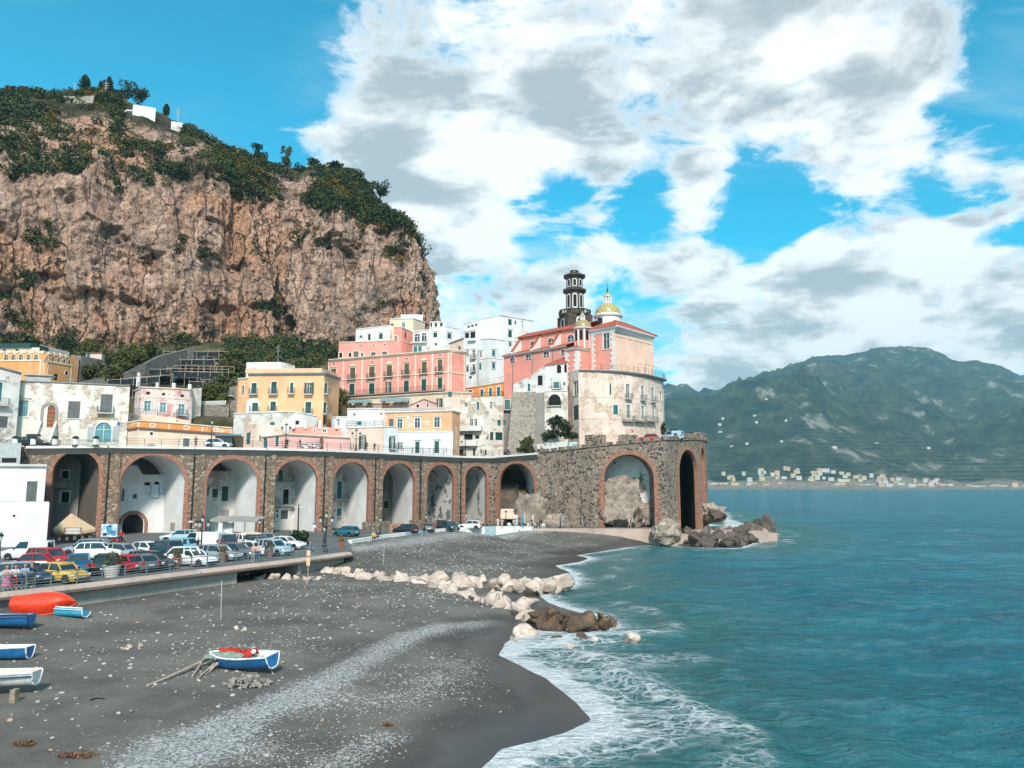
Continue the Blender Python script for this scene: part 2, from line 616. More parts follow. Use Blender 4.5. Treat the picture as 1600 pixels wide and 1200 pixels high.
CONC = plaster('concrete',(0.34,0.32,0.29),0.5,(0.13,0.12,0.11))
CONCL = plaster('pale_concrete',(0.58,0.54,0.50),0.5,(0.24,0.21,0.19))
PINKCONC = plaster('rosy_concrete',(0.46,0.35,0.29),0.5,(0.20,0.16,0.13),0.15,(0.30,0.26,0.22))
VSTONE = rubble('viaduct_stone',[(0.17,0.13,0.095),(0.30,0.23,0.17),(0.50,0.40,0.31)],(0.25,0.19,0.145),2.2,(0.30,0.175,0.105),0.35)
BSTONE = rubble('headland_stone',[(0.20,0.145,0.11),(0.36,0.27,0.20),(0.05,0.046,0.042)],(0.40,0.33,0.27),2.0,(0.42,0.31,0.22),0.3)
TSTONE = rubble('old_tower_stone',[(0.42,0.36,0.30),(0.54,0.46,0.39),(0.28,0.24,0.20)],(0.50,0.43,0.36),2.6,(0.50,0.40,0.32),0.12)
GSTONE = rubble('garden_wall_stone',[(0.30,0.265,0.23),(0.42,0.37,0.32),(0.22,0.20,0.17)],(0.25,0.22,0.19),2.4,None,0.3)
def _brick(t):
 n = t.noise(t.pos,3.0,5,0.65)
 v = t.vor(t.scale(t.pos,(1,1,2.2)),3.2)
 s = t.n('ShaderNodeSeparateColor')
 t.l(v.outputs['Color'],s.inputs[0])
 c = t.mix(s.outputs[0],(0.22,0.095,0.065),(0.38,0.195,0.13))
 c = t.mix(t.ramp(n,0.5,0.75,0,0.7),c,(0.16,0.09,0.07))
 t.l(c,t.b.inputs['Base Color'])
 t.b.inputs['Roughness'].default_value = 0.95
 t.l(t.bump(t.m('ADD',n,v.outputs['Distance']),0.5,0.05),t.b.inputs['Normal'])
BRICK = mat('arch_brick',_brick)
def _volc(t):
 n = t.noise(t.pos,1.2,6,0.65)
 c = t.mix(t.ramp(n,0.35,0.7),(0.045,0.036,0.03),(0.115,0.085,0.065))
 t.l(c,t.b.inputs['Base Color'])
 t.b.inputs['Roughness'].default_value = 0.9
 t.l(t.bump(n,0.4,0.08),t.b.inputs['Normal'])
VOLC = mat('dark_tuff',_volc)
GREEN = slatted('green_shutter',(0.008,0.075,0.062))
TEAL = slatted('teal_shutter',(0.03,0.16,0.17))
OLIVE = slatted('olive_shutter',(0.13,0.105,0.06))
GREYSH = slatted('grey_shutter',(0.10,0.11,0.11))
BROWND = slatted('brown_door',(0.27,0.085,0.025),3.0)
GLASS = glassy('window_glass',(0.03,0.055,0.065))
GLASSB = glassy('bright_window_glass',(0.10,0.24,0.27))
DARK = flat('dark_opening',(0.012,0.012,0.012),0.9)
FRAMEW = flat('white_frame_paint',(0.66,0.65,0.62),0.5)
IRON = flat('dark_iron',(0.025,0.03,0.032),0.5,metal=0.4)
GREYIRON = flat('grey_iron',(0.14,0.17,0.18),0.5,metal=0.3)
PALEIRON = flat('pale_iron',(0.36,0.38,0.38),0.5)
REDTILE = roof_tile('red_roof_tile',(0.46,0.10,0.05),(0.34,0.075,0.04))
DULLTILE = roof_tile('dull_roof_tile',(0.26,0.13,0.09),(0.20,0.12,0.09))
SLATE = plaster('roof_felt',(0.22,0.19,0.17),0.4)
WOOD = flat('weathered_wood',(0.26,0.20,0.15),0.85,0.3,6)
DRIFT = flat('driftwood',(0.36,0.28,0.22),0.9,0.3,6)
LEAFD = foliage('dark_leaf',(0.012,0.026,0.016),(0.048,0.070,0.026))
LEAFM = foliage('mid_leaf',(0.030,0.044,0.014),(0.115,0.120,0.034))
LEAFY = foliage('autumn_leaf',(0.10,0.055,0.012),(0.22,0.13,0.02))
NETS = flat('shade_net',(0.008,0.014,0.018),0.9,0.4,0.5)
BARK = flat('bark',(0.08,0.06,0.045),0.9,0.3)
ASPH = None
# ------------------------------------------------------------------ the setting
SEA = -0.6
PROM = 2.0
rng = random.Random(11)
nrs = np.random.RandomState(5)
def gp(px,py,z):
 p = G(px,py,z)
 return (p.x,p.y)
SHORE = [(-14,-60),(-6,-5),(-1.5,14)] + [gp(a,b,SEA + 0.03) for a,b in [
 (762,1215),(790,1175),(845,1163),(936,1140),(944,1128),(905,1090),(868,1060),(828,1040),(783,1024),(800,1008),
 (835,985),(905,985),(960,978),(930,962),(870,945),(845,928),(895,918),(902,905),(895,893),(868,884),(905,880),
 (928,872),(902,868),(945,862),(1000,853),(1045,851),(1075,856),(1160,857),(1214,836),(1140,812),(1133,800)]] + [(52,190),(30,300),(0,420)]
SH = [SHORE[0]]
for a,b in zip(SHORE[:-1],SHORE[1:]):
 n = max(1,int(math.hypot(b[0] - a[0],b[1] - a[1]) / 1.2))
 for k in range(1,n + 1):
  t = k / n
  SH.append((a[0] + (b[0] - a[0]) * t,a[1] + (b[1] - a[1]) * t))
SHs = np.array(SH)
for _ in range(1):
 SHs[1:-1] = (SHs[:-2] + 2 * SHs[1:-1] + SHs[2:]) / 4
def land_dist(X,Y):
 """signed distance to the waterline, positive on land"""
 d,_,s = seg_dist(X,Y,SHs[::2])
 return np.where(s > 0,d,-d)
PEDGE = [(-46.5,26.0,PROM)] + [tuple(G(a,b,PROM)) for a,b in ((0,927),(80,918.5),(160,909.5),(230,901),(300,892.5),(370,884.5),(440,876.5),(500,869),(545,863))]
CURB = [XY(551,97.5),XY(606,108.5),XY(660,118.5),XY(700,125),XY(740,129),XY(775,131),XY(832,130)]
WALK = [XY(832,130),XY(900,131),XY(1000,130),XY(1045,128.5)]
def rise(X,Y):
 """the beach climbs to the kerb and, by the boats, up the sea wall"""
 d1,p1,_ = seg_dist(X,Y,[(-22,88)] + CURB)
 t1 = np.clip(1 - (d1 - 1.0) / 15.0,0,1)
 d3,_,_ = seg_dist(X,Y,WALK)
 t3 = np.clip(1 - (d3 - 0.8) / 6.0,0,1)
 d2,_,_ = seg_dist(X,Y,PEDGE[:3])
 t2 = np.clip(1 - (d2 - 1.0) / 7.0,0,1) * np.clip((56 - Y) / 5,0,1)
 return 1.45 * t1 * t1 * (3 - 2 * t1) * np.clip((Y - 78) / 14,0,1) * np.clip((6.2 - p1) / 2.0,0.25,1) + 0.62 * t2 * t2 * (3 - 2 * t2) + 1.0 * t3
def beach_h(X,Y,s):
 return beach_z(s) + rise(X,Y) * np.clip(s / 4,0,1)
def beach_z(s):
 s = np.asarray(s,float)
 up = SEA + 1.02 * (1 - np.exp(-np.maximum(s,0) / 9.0)) + 0.004 * np.maximum(s,0)
 return np.where(s > 0,up,SEA + 0.16 * s)
def bz(x,y):
 X,Y = np.array([x]),np.array([y])
 return float(beach_h(X,Y,land_dist(X,Y))[0])
def pl(*pp):
 return [gp(a,b,0.1) for a,b in pp]
BAND_A = pl((150,1260),(260,1190),(330,1150),(420,1105),(520,1062),(590,1020),(640,990),(700,974),(770,966))
BAND_B = pl((480,1230),(540,1175),(610,1140))
BAND_C = pl((560,880),(640,865),(720,851),(800,846),(900,842),(1015,841))
BAND_D = pl((360,1040),(470,985),(600,950),(700,935))
BAND_E = pl((600,905),(680,895),(780,885))
BAND_F = pl((520,1100),(640,1085),(720,1030),(760,985))
def _sand(t):
 wet = t.n('ShaderNodeAttribute',attribute_name='wet').outputs['Fac']
 peb = t.n('ShaderNodeAttribute',attribute_name='peb').outputs['Fac']
 n1 = t.noise(t.pos,0.16,8,0.66)
 n2 = t.noise(t.pos,9.0,5,0.7)
 v = t.vor(t.pos,13.0)
 sc = t.n('ShaderNodeSeparateColor')
 t.l(v.outputs['Color'],sc.inputs[0])
 dry = t.mix(t.ramp(n1,0.36,0.64),(0.072,0.065,0.057),(0.175,0.157,0.136))
 dry = t.mix(t.ramp(n2,0.35,0.75),dry,(0.145,0.133,0.118))
 pc = t.mix(sc.outputs[0],(0.14,0.14,0.14),(0.48,0.465,0.44))
 pm = t.ramp(t.m('ADD',sc.outputs[1],t.m('MULTIPLY',t.m('SUBTRACT',peb,0.5),1.5)),0.82,0.92)
 c = t.mix(pm,dry,pc)
 c = t.mix(wet,c,(0.021,0.022,0.023))
 t.l(c,t.b.inputs['Base Color'])
 t.l(t.ramp(wet,0.25,0.95,0.92,0.34),t.b.inputs['Roughness'])
 t.l(t.ramp(wet,0.2,1.0,0.15,0.5),t.b.inputs['Specular IOR Level'])
 dm = t.m('MULTIPLY',t.m('SUBTRACT',1.0,wet),1.0)
 h = t.m('MULTIPLY',t.m('ADD',n2,t.m('MULTIPLY',pm,0.6)),dm)
 t.l(t.bump(h,0.55,0.05),t.b.inputs['Normal'])
SAND = mat('volcanic_sand',_sand)
def line_f(X,Y,pts,w):
 d,_,_ = seg_dist(X,Y,pts)
 return np.exp(-(d / w) ** 2)
def beach_attrs(X,Y,s):
 n = fbm(X * 0.35,Y * 0.35,0.0,3)
 wet = np.clip(1.15 - (s + n * 1.6) / 5.2,0,1)
 wet = wet * wet * (3 - 2 * wet)
 peb = 0.95 * line_f(X,Y,BAND_A,1.5) + 0.75 * line_f(X,Y,BAND_B,1.0) + 0.95 * line_f(X,Y,BAND_C,3.0) + 0.45 * line_f(X,Y,BAND_D,3.0)
 peb += 0.55 * line_f(X,Y,BAND_F,2.2) + 0.5 * line_f(X,Y,BAND_E,2.5)
 bl = np.array(gp(330,1170,0.1))
 peb += 0.8 * np.exp(-(((X - bl[0]) / 3.2) ** 2 + ((Y - bl[1]) / 2.2) ** 2))
 return wet,np.clip(peb + n * 0.25,0,1)
def build_beach():
 xs = np.concatenate([np.arange(-75,-42,1.5),np.arange(-42,42,0.28),np.arange(42,66,2)])
 ys = np.concatenate([np.arange(-60,12,4.0),np.arange(12,70,0.28),np.arange(70,172,0.6)])
 X,Y = np.meshgrid(xs,ys)
 s = land_dist(X,Y)
 Z = beach_h(X,Y,s) + 0.05 * fbm(X * 0.3,Y * 0.3,1.0,3) * np.clip(s,0,3) / 3
 Z += 0.035 * fbm(X * 2.1,Y * 2.1,4.0,3) * np.clip(s - 4,0,4) / 4
 Z += 0.10 * line_f(X,Y,BAND_A,1.6) + 0.08 * line_f(X,Y,BAND_C,3)
 wet,peb = beach_attrs(X,Y,s)
 V = np.stack([X.ravel(),Y.ravel(),Z.ravel()],1)
 keep = (s > -9)
 fq = grid_faces(*X.shape)
 k = keep.ravel()[fq].all(1)
 o = np_mesh('beach',V,fq[k],SAND,True,{'wet': wet.ravel(),'peb': peb.ravel()})
 setp(o,'dark volcanic sand beach with pale pebble bands','beach',kind='structure')
build_beach()
def _water(t):
 sd_ = t.n('ShaderNodeAttribute',attribute_name='seaward').outputs['Fac']
 foam_a = t.n('ShaderNodeAttribute',attribute_name='foam').outputs['Fac']
 p = t.pos
 n1 = t.noise(t.scale(p,(1,1.5,1)),0.85,6,0.66,0.8)
 n2 = t.noise(t.scale(p,(1,1.3,1)),3.4,4,0.65,0.4)
 n3 = t.noise(t.scale(p,(0.9,2.2,1)),0.10,5,0.65)
 n4 = t.noise(t.scale(p,(0.8,2.6,1)),0.02,4,0.6)
 deep = t.mix(t.ramp(n4,0.35,0.65),(0.005,0.145,0.205),(0.014,0.21,0.275))
 deep = t.mix(t.ramp(n3,0.4,0.68,0,0.65),deep,(0.002,0.082,0.125))
 near = t.mix(t.ramp(n1,0.35,0.7),(0.02,0.125,0.135),(0.06,0.21,0.215))
 c = t.mix(t.ramp(sd_,2.0,24.0),near,deep)
 wob = t.n('ShaderNodeTexNoise',i_Scale=0.38,i_Detail=7.0)
 t.l(p,wob.inputs['Vector'])
 pw = t.v('ADD',t.scale(p,(0.62,0.95,1)),t.v('SCALE',wob.outputs['Color'],3.4))
 v1 = t.vor(pw,1.1,'DISTANCE_TO_EDGE')
 v2 = t.vor(pw,2.9,'DISTANCE_TO_EDGE')
 lace = t.m('MAXIMUM',t.ramp(v1.outputs['Distance'],0.0,0.17,1.0,0.0),t.m('MULTIPLY',t.ramp(v2.outputs['Distance'],0.0,0.13,1.0,0.0),0.65))
 big = t.noise(t.scale(p,(0.6,1.3,1)),0.20,6,0.62,0.4)
 amt = t.m('ADD',foam_a,t.m('MULTIPLY',t.m('SUBTRACT',big,0.5),1.9))
 fm = t.m('MULTIPLY',t.ramp(amt,0.20,0.92),t.m('ADD',t.m('MULTIPLY',lace,0.85),t.ramp(amt,0.80,1.45,0.0,0.8)),clamp=True)
 wc = t.noise(t.scale(p,(0.35,1.3,1)),0.16,6,0.7)
 fm = t.m('MAXIMUM',fm,t.ramp(wc,0.745,0.79,0.0,0.6))
 c = t.mix(fm,c,(0.74,0.76,0.76))
 t.l(c,t.b.inputs['Base Color'])
 t.l(t.ramp(fm,0.0,1.0,0.16,0.85),t.b.inputs['Roughness'])
 t.b.inputs['IOR'].default_value = 1.33
 t.l(t.ramp(fm,0.0,0.8,0.26,0.08),t.b.inputs['Specular IOR Level'])
 b1 = t.bump(t.m('ADD',n1,t.m('MULTIPLY',n2,0.5)),1.0,0.65)
 big_w = t.noise(t.scale(p,(0.7,2.0,1)),0.13,4,0.6,0.5)
 b2 = t.bump(big_w,0.9,1.5,b1)
 b3 = t.bump(fm,0.3,0.08,b2)
 t.l(b3,t.b.inputs['Normal'])
WATER = mat('sea_water',_water)
def build_sea():
 def grow(a,b,s0,k=1.12):
  out,x,s = [],a,s0
  while x < b:
   x += s
   s *= k
   out.append(min(x,b))
  return np.array(out)
 xs = np.concatenate([-grow(14,3000,1.0,1.35)[::-1],np.arange(-14,56,0.45),grow(56,9000,0.6,1.06)])
 ys = np.concatenate([-grow(-10,1500,2.0,1.35)[::-1],np.arange(10,150,0.45),grow(150,5200,0.6,1.05)])
 X,Y = np.meshgrid(xs,ys)
 s = -land_dist(X,Y)
 R = np.hypot(X,Y)
 amp = np.clip((s + 1) / 14,0.05,1) * np.clip(1.3 - R / 420,0,1)
 Z = SEA + amp * (0.42 * fbm(X * 0.085,Y * 0.16,0.3,3) + 0.20 * fbm(X * 0.45,Y * 0.6,2.1,3))
 ph = s + 1.6 * fbm(X * 0.07,Y * 0.07,8.0,2) * 3
 swell = np.exp(-((ph - 4.8) / 1.2) ** 2) * 0.34 + np.exp(-((ph - 10.2) / 1.7) ** 2) * 0.32 + np.exp(-((ph - 24) / 3.0) ** 2) * 0.18
 Z += swell * np.clip(1.2 - R / 300,0,1) * (0.75 + 0.9 * fbm(X * 0.1,Y * 0.1,3.0,2))
 Z += 0.05 * (s < 1.2)
 foam = 1.3 * np.exp(-np.maximum(s,0) / 0.6) + 0.85 * np.exp(-np.maximum(s,0) / 2.6)
 foam += 0.50 * np.exp(-((ph - 4.6) / 1.1) ** 2) + 0.26 * np.exp(-((ph - 10.0) / 1.1) ** 2)
 nearb = np.clip(1 - (Y - 40) / 50,0.35,1)
 foam *= np.where(Y < 105,1.0,0.8) * (0.55 + 0.45 * nearb)
 bx,by = gp(930,1010,SEA)
 foam += 0.55 * np.exp(-(((X - bx) / 6.5) ** 2 + ((Y - by) / 7.0) ** 2))
 bx,by = gp(1000,1130,SEA)
 foam += 0.36 * np.exp(-(((X - bx) / 5) ** 2 + ((Y - by) / 6) ** 2))
 bx,by = gp(1150,845,SEA)
 foam += 0.25 * np.exp(-(((X - bx) / 16) ** 2 + ((Y - by) / 8) ** 2))
 foam = np.where(s > 55,foam * 0 - 0.25,foam - 0.45 * np.clip((s - 5) / 14,0,1))
 V = np.stack([X.ravel(),Y.ravel(),Z.ravel()],1)
 fq = grid_faces(*X.shape)
 k = (s > -2.2).ravel()[fq].any(1)
 o = np_mesh('sea',V,fq[k],WATER,True,{'seaward': s.ravel(),'foam': foam.ravel()})
 setp(o,'teal sea with foam along the beach','sea',kind='structure')
build_sea()
# ---- road line of the viaduct: (photo column, distance, road height)
VP = [(-70,106.5,14.5),(45,109,14.6),(172,110.5,14.75),(305,114,14.75),(416,117.5,14.75),(508,122,14.75),(587,128.5,14.7),(657,136,14.6),(720,143,14.55),
  (769,147,14.6),(842,141.5,15.1),(925,135.5,15.9),(1040,131.5,16.9),(1093,144,17.7),(1103,154,18.1),(1104,168,18.3)]
VW = [(XY(a,b)[0],b,c) for a,b,c in VP]
_vx = np.array([p[0] for p in VW])
_vy = np.array([p[1] for p in VW])
def road_y(x):
 return float(np.interp(x,_vx[:13],_vy[:13]))
def ground_z(X,Y):
 X,Y = np.asarray(X,float),np.asarray(Y,float)
 ry = np.interp(X,_vx[:13],_vy[:13])
 rz = np.interp(X,_vx[:13],[p[2] for p in VW[:13]])
 sl = np.interp(X,[-150,-20,0,20],[0.345,0.33,0.30,0.22])
 return rz - 0.35 + sl * np.maximum(0,Y - ry - 10.0)
def _hill(t):
 n = t.noise(t.pos,0.12,6,0.65,0.4)
 n2 = t.noise(t.pos,1.4,5,0.65)
 c = t.mix(t.ramp(n,0.35,0.65),(0.045,0.05,0.022),(0.13,0.105,0.07))
 c = t.mix(t.ramp(n2,0.5,0.8,0,0.6),c,(0.03,0.036,0.016))
 t.l(c,t.b.inputs['Base Color'])
 t.b.inputs['Roughness'].default_value = 1.0
 t.b.inputs['Specular IOR Level'].default_value = 0.1
 t.l(t.bump(n2,0.8,0.5),t.b.inputs['Normal'])
HILLM = mat('scrub_soil',_hill)
def build_hillside():
 xs = np.arange(-190,27,1.6)
 ks = np.linspace(0,1,90)
 X = np.repeat(xs[None,:],len(ks),0)
 ry = np.interp(xs,_vx[:13],_vy[:13]) + 13.5
 Y = ry[None,:] + ks[:,None] * (268 - ry[None,:])
 Z = ground_z(X,Y)
 T = np.floor(Z / 2.2) * 2.2
 fr = (Z - T) / 2.2
 Z = T + 2.2 * np.clip((fr - 0.72) / 0.28,0,1) + 0.2 * fbm(X * 0.2,Y * 0.2,0.5,3)
 Z = np.where(Y < ry[None,:] + 1.0,np.minimum(Z,14.2),Z)
 Z[0,:] = 6.0
 V = np.stack([X.ravel(),Y.ravel(),Z.ravel()],1)
 o = np_mesh('hillside',V,grid_faces(*X.shape),HILLM,True)
 setp(o,'terraced hillside below the limestone cliff','hillside',kind='structure')
build_hillside()
# ---- limestone cliff
def _rock(t):
 veg = t.n('ShaderNodeAttribute',attribute_name='veg').outputs['Fac']
 cav = t.n('ShaderNodeAttribute',attribute_name='hollow').outputs['Fac']
 p = t.pos
 big = t.noise(p,0.035,6,0.6,0.5)
 med = t.noise(p,0.16,8,0.66,0.4)
 st = t.noise(t.scale(p,(1.0,1.0,0.13)),0.34,9,0.7,0.5)
 st2 = t.noise(t.scale(p,(1.0,1.0,0.09)),1.1,6,0.7,0.3)
 fine = t.noise(p,1.3,8,0.7)
 c = t.mix(t.ramp(med,0.34,0.66),(0.50,0.31,0.225),(0.86,0.58,0.445))
 c = t.mix(t.ramp(big,0.46,0.64,0,0.7),c,(0.76,0.38,0.215))
 c = t.mix(t.ramp(t.noise(p,0.055,5,0.6,0.8),0.54,0.68,0,0.65),c,(0.37,0.31,0.27))
 c = t.mix(t.ramp(st,0.50,0.68,0,0.75),c,(0.17,0.14,0.125))
 c = t.mix(t.ramp(st2,0.53,0.70,0,0.7),c,(0.11,0.085,0.075))
 c = t.mix(t.ramp(st2,0.44,0.24,0,0.5),c,(0.78,0.64,0.54))
 c = t.mix(t.ramp(fine,0.53,0.74,0,0.4),c,(0.18,0.14,0.115))
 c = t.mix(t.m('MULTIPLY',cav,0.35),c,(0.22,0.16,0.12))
 wv = t.n('ShaderNodeTexNoise',i_Scale=0.12,i_Detail=6.0)
 t.l(p,wv.inputs['Vector'])
 ck = t.vor(t.v('ADD',t.scale(p,(1,1,0.20)),t.v('SCALE',wv.outputs['Color'],7.0)),0.17,'DISTANCE_TO_EDGE').outputs['Distance']
 ck2 = t.vor(t.v('ADD',t.scale(p,(1,1,0.28)),t.v('SCALE',wv.outputs['Color'],4.0)),0.5,'DISTANCE_TO_EDGE').outputs['Distance']
 crk = t.m('MAXIMUM',t.ramp(ck,0.0,0.07,0.95,0.0),t.ramp(ck2,0.0,0.06,0.4,0.0))
 c = t.mix(t.m('MULTIPLY',crk,t.ramp(big,0.35,0.6,0.35,1.0)),c,(0.06,0.048,0.042))
 lich = t.noise(p,0.075,7,0.68,0.6)
 c = t.mix(t.ramp(lich,0.60,0.68,0,0.7),c,(0.07,0.072,0.048))
 soil = t.mix(t.ramp(med,0.4,0.6),(0.04,0.045,0.02),(0.14,0.115,0.075))
 vm = t.ramp(t.m('ADD',veg,t.m('MULTIPLY',t.m('SUBTRACT',med,0.5),1.2)),0.42,0.6)
 c = t.mix(vm,c,soil)
 t.l(c,t.b.inputs['Base Color'])
 t.b.inputs['Roughness'].default_value = 1.0
 t.b.inputs['Specular IOR Level'].default_value = 0.1
 h = t.m('ADD',t.m('ADD',t.m('MULTIPLY',med,1.6),st),t.m('ADD',t.m('MULTIPLY',fine,0.8),t.m('MULTIPLY',st2,0.7)))
 h = t.m('SUBTRACT',h,t.m('MULTIPLY',crk,0.8))
 t.l(t.bump(h,1.0,1.6),t.b.inputs['Normal'])
ROCK = mat('limestone_cliff',_rock)
CK = [(-260,198,280,150,50),(-100,206,275,150,50),(0,212,262,156,48),(100,218,258,154,46),(200,225,262,178,42),(300,232,272,217,38),(380,239,292,250,33),
  (430,250,296,262,28),(490,241,318,279,26),(560,240,330,306,22),(610,243,340,326,17),(636,247,352,336,12),(652,252,372,346,11)]
def cliff_data():
 pts = []
 for (px,Y,yc,yr,sb) in CK:
  x = XY(px,Y)[0]
  pts.append((x,Y,ZZ(yc,Y + 5),ZZ(yr,Y + sb),sb))
 xe,ye,zc,zr,sb = pts[-1]
 pts += [(xe + 1.6,ye + 7,zc - 1,zr - 0.5,9),(xe + 1.6,ye + 18,zc - 1,zr,10),(xe - 2.0,ye + 45,zc - 2,zr - 2,12),(xe - 14,ye + 90,zc - 6,zr - 6,14)]
 A = np.array(pts)
 d = np.concatenate([[0],np.cumsum(np.hypot(np.diff(A[:,0]),np.diff(A[:,1])))])
 return A,d
CLA,CLD = cliff_data()
CL_N = 640
CL_S = np.linspace(0,CLD[-1],CL_N)
def _cs(col):
 v = np.interp(CL_S,CLD,CLA[:,col])
 k = np.hanning(19)
 k /= k.sum()
 vp = np.pad(v,9,mode='edge')
 vp[:9] = v[0] - (v[1] - v[0]) * np.arange(9,0,-1)
 vp[-9:] = v[-1] + (v[-1] - v[-2]) * np.arange(1,10)
 return np.convolve(vp,k,'valid')
def build_cliff():
 cx,cy,zc,zr,sb = [_cs(k) for k in range(5)]
 tx,ty = np.gradient(cx),np.gradient(cy)
 L = np.hypot(tx,ty)
 nx,ny = ty / L,-tx / L
 T = np.concatenate([np.linspace(0,1,300),1 + np.linspace(0,1,76)[1:],2 + np.linspace(0,1,12)[1:]])
 nt = len(T)
 S = np.repeat(CL_S[None,:],nt,0)
 TT = np.repeat(T[:,None],CL_N,1)
 z0 = 20.0
 jag = 5.0 * fbm(CL_S * 0.05,0 * CL_S,3.3,3)
 zc2 = zc + jag
 c1 = np.clip(TT,0,1)
 c2 = np.clip(TT - 1,0,1)
 c3 = np.clip(TT - 2,0,1)
 Zc = z0 + (zc2 - z0)[None,:] * c1
 Z = Zc + (zr - zc2)[None,:] * (1 - (1 - c2) ** 1.25) - 14 * c3
 lean = 4.0 * c1 ** 1.6 + 4.5 * c1 ** 9 - 2.0 * np.sin(c1 * math.pi)
 B = lean + (sb - 8)[None,:] * c2 ** 1.15 + 60 * c3
 kk = np.hanning(141)
 kk /= kk.sum()
 sx,sy = [np.convolve(np.pad(v,70,mode='edge'),kk,'valid') for v in (nx,ny)]
 sl = np.hypot(sx,sy)
 sx,sy = sx / sl,sy / sl
 top = (sb - 8)[None,:] * c2 ** 1.15
 X0 = cx[None,:] - nx[None,:] * lean - sx[None,:] * top - 40 * c3
 Y0 = cy[None,:] - ny[None,:] * lean - sy[None,:] * top + 45 * c3
 face = np.clip(1.15 - c2 * 3,0,1) * (1 - c3)
 wx,wy,wz = X0 * 0.06 + Z * 0.004,Y0 * 0.06,Z * 0.035
 n_big = fbm(S * 0.030,0.0,Z * 0.012,4)
 n_flu = fbm(S * 0.11,3.0,Z * 0.012 + fbm(S * 0.05,1.0,Z * 0.05,2) * 0.6,5,0.55,ridge=True)
 n_blk = fbm(S * 0.13,7.0,Z * 0.055,6,0.60)
 n_rid = fbm(S * 0.08 + 5,2.0,Z * 0.04,6,0.58,ridge=True)
 n_fin = fbm(S * 0.55,1.0,Z * 0.5,4,0.6)
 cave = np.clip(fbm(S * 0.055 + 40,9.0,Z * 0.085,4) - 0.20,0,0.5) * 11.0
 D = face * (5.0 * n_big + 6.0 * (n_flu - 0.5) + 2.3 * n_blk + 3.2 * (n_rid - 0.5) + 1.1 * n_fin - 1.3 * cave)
 D = D + (1 - face) * (2.6 * fbm(S * 0.08,4.0,B * 0.08,5))
 for s0,w,dep in ((np.interp(-88,cx,CL_S),7,6.5),(np.interp(-52,cx,CL_S),3.5,4.0),(np.interp(-118,cx,CL_S),4,3.0),(np.interp(-140,cx,CL_S),6,4.0)):
  D -= face * dep * np.exp(-((S - s0 + 3 * fbm(S * 0.02,1.0,Z * 0.06,3)) / w) ** 2)
 led = np.zeros_like(D)
 for k in range(7):
  lz = 58 + 9.5 * k
  zz = lz + 7 * fbm(CL_S * 0.03 + k * 5,0.0 * CL_S,2.0 + k,3)[None,:]
  led += np.exp(-((Z - zz) / 1.3) ** 2) * np.clip(fbm(S * 0.035,k * 3.0,1.0,2) * 3,0,1)
 D += face * 1.8 * led
 X = X0 + nx[None,:] * D
 Y = Y0 + ny[None,:] * D
 Z = Z + face * 0.9 * n_blk + (1 - face) * 1.6 * fbm(X0 * 0.07,Y0 * 0.07,2.0,5)
 veg = np.clip(c2 * 2.2 - 0.35,0,1) * 0.75 + 0.42 * np.clip((c1 - 0.80) / 0.2,0,1) * (c2 < 0.01)
 veg += 0.35 * np.clip(led,0,1) + 0.55 * np.clip((0.26 - c1) / 0.1,0,1)
 V = np.stack([X.ravel(),Y.ravel(),Z.ravel()],1)
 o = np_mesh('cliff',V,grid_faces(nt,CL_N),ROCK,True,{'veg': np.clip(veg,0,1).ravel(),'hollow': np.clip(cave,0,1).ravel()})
 setp(o,'tall streaked limestone cliff with scrub along its top','cliff',kind='structure')
 return X,Y,Z,c1,c2,c3,led
CX,CY,CZ,C1,C2,C3,CLED = build_cliff()
# ---- leaves
def leaf_quads(cen,rad,n,size,rs,flat_=0.0):
 """n random leaf-clump quads in an ellipsoid, denser towards its skin"""
 u = rs.normal(size=(n,3))
 u /= np.linalg.norm(u,axis=1)[:,None]
 r = rs.uniform(0.45,1.0,(n,1)) ** 0.6
 lump = 1 + 0.35 * np.sin(u[:,0:1] * 4.1 + cen[0]) * np.cos(u[:,2:3] * 3.3 + cen[1]) + 0.2 * np.sin(u[:,1:2] * 7 + cen[2])
 c = np.asarray(cen)[None,:] + u * r * np.asarray(rad)[None,:] * lump
 a = rs.normal(size=(n,3))
 a[:,2] *= (1 - flat_)
 a /= np.linalg.norm(a,axis=1)[:,None]
 b = np.cross(a,rs.normal(size=(n,3)))
 b /= np.linalg.norm(b,axis=1)[:,None] + 1e-9
 s = size * rs.uniform(0.6,1.4,(n,1))
 a,b = a * s,b * s * 0.7
 V = np.stack([c - a,c - b * 0.9,c + a,c + b],1).reshape(-1,3)
 Fq = np.arange(n * 4).reshape(n,4)
 return V,Fq
def leaf_object(name,clumps,matl,rs,parent=None):
 Vs,Fs,b = [],[],0
 for (cen,rad,n,size) in clumps:
  V,Fq = leaf_quads(cen,rad,n,size,rs)
  Vs.append(V)
  Fs.append(Fq + b)
  b += len(V)
 V = np.concatenate(Vs)
 if parent is not None:
  V = V - np.array(wloc(parent))[None,:]
 o = np_mesh(name,V,np.concatenate(Fs),matl,False)
 o.parent = parent
 return o
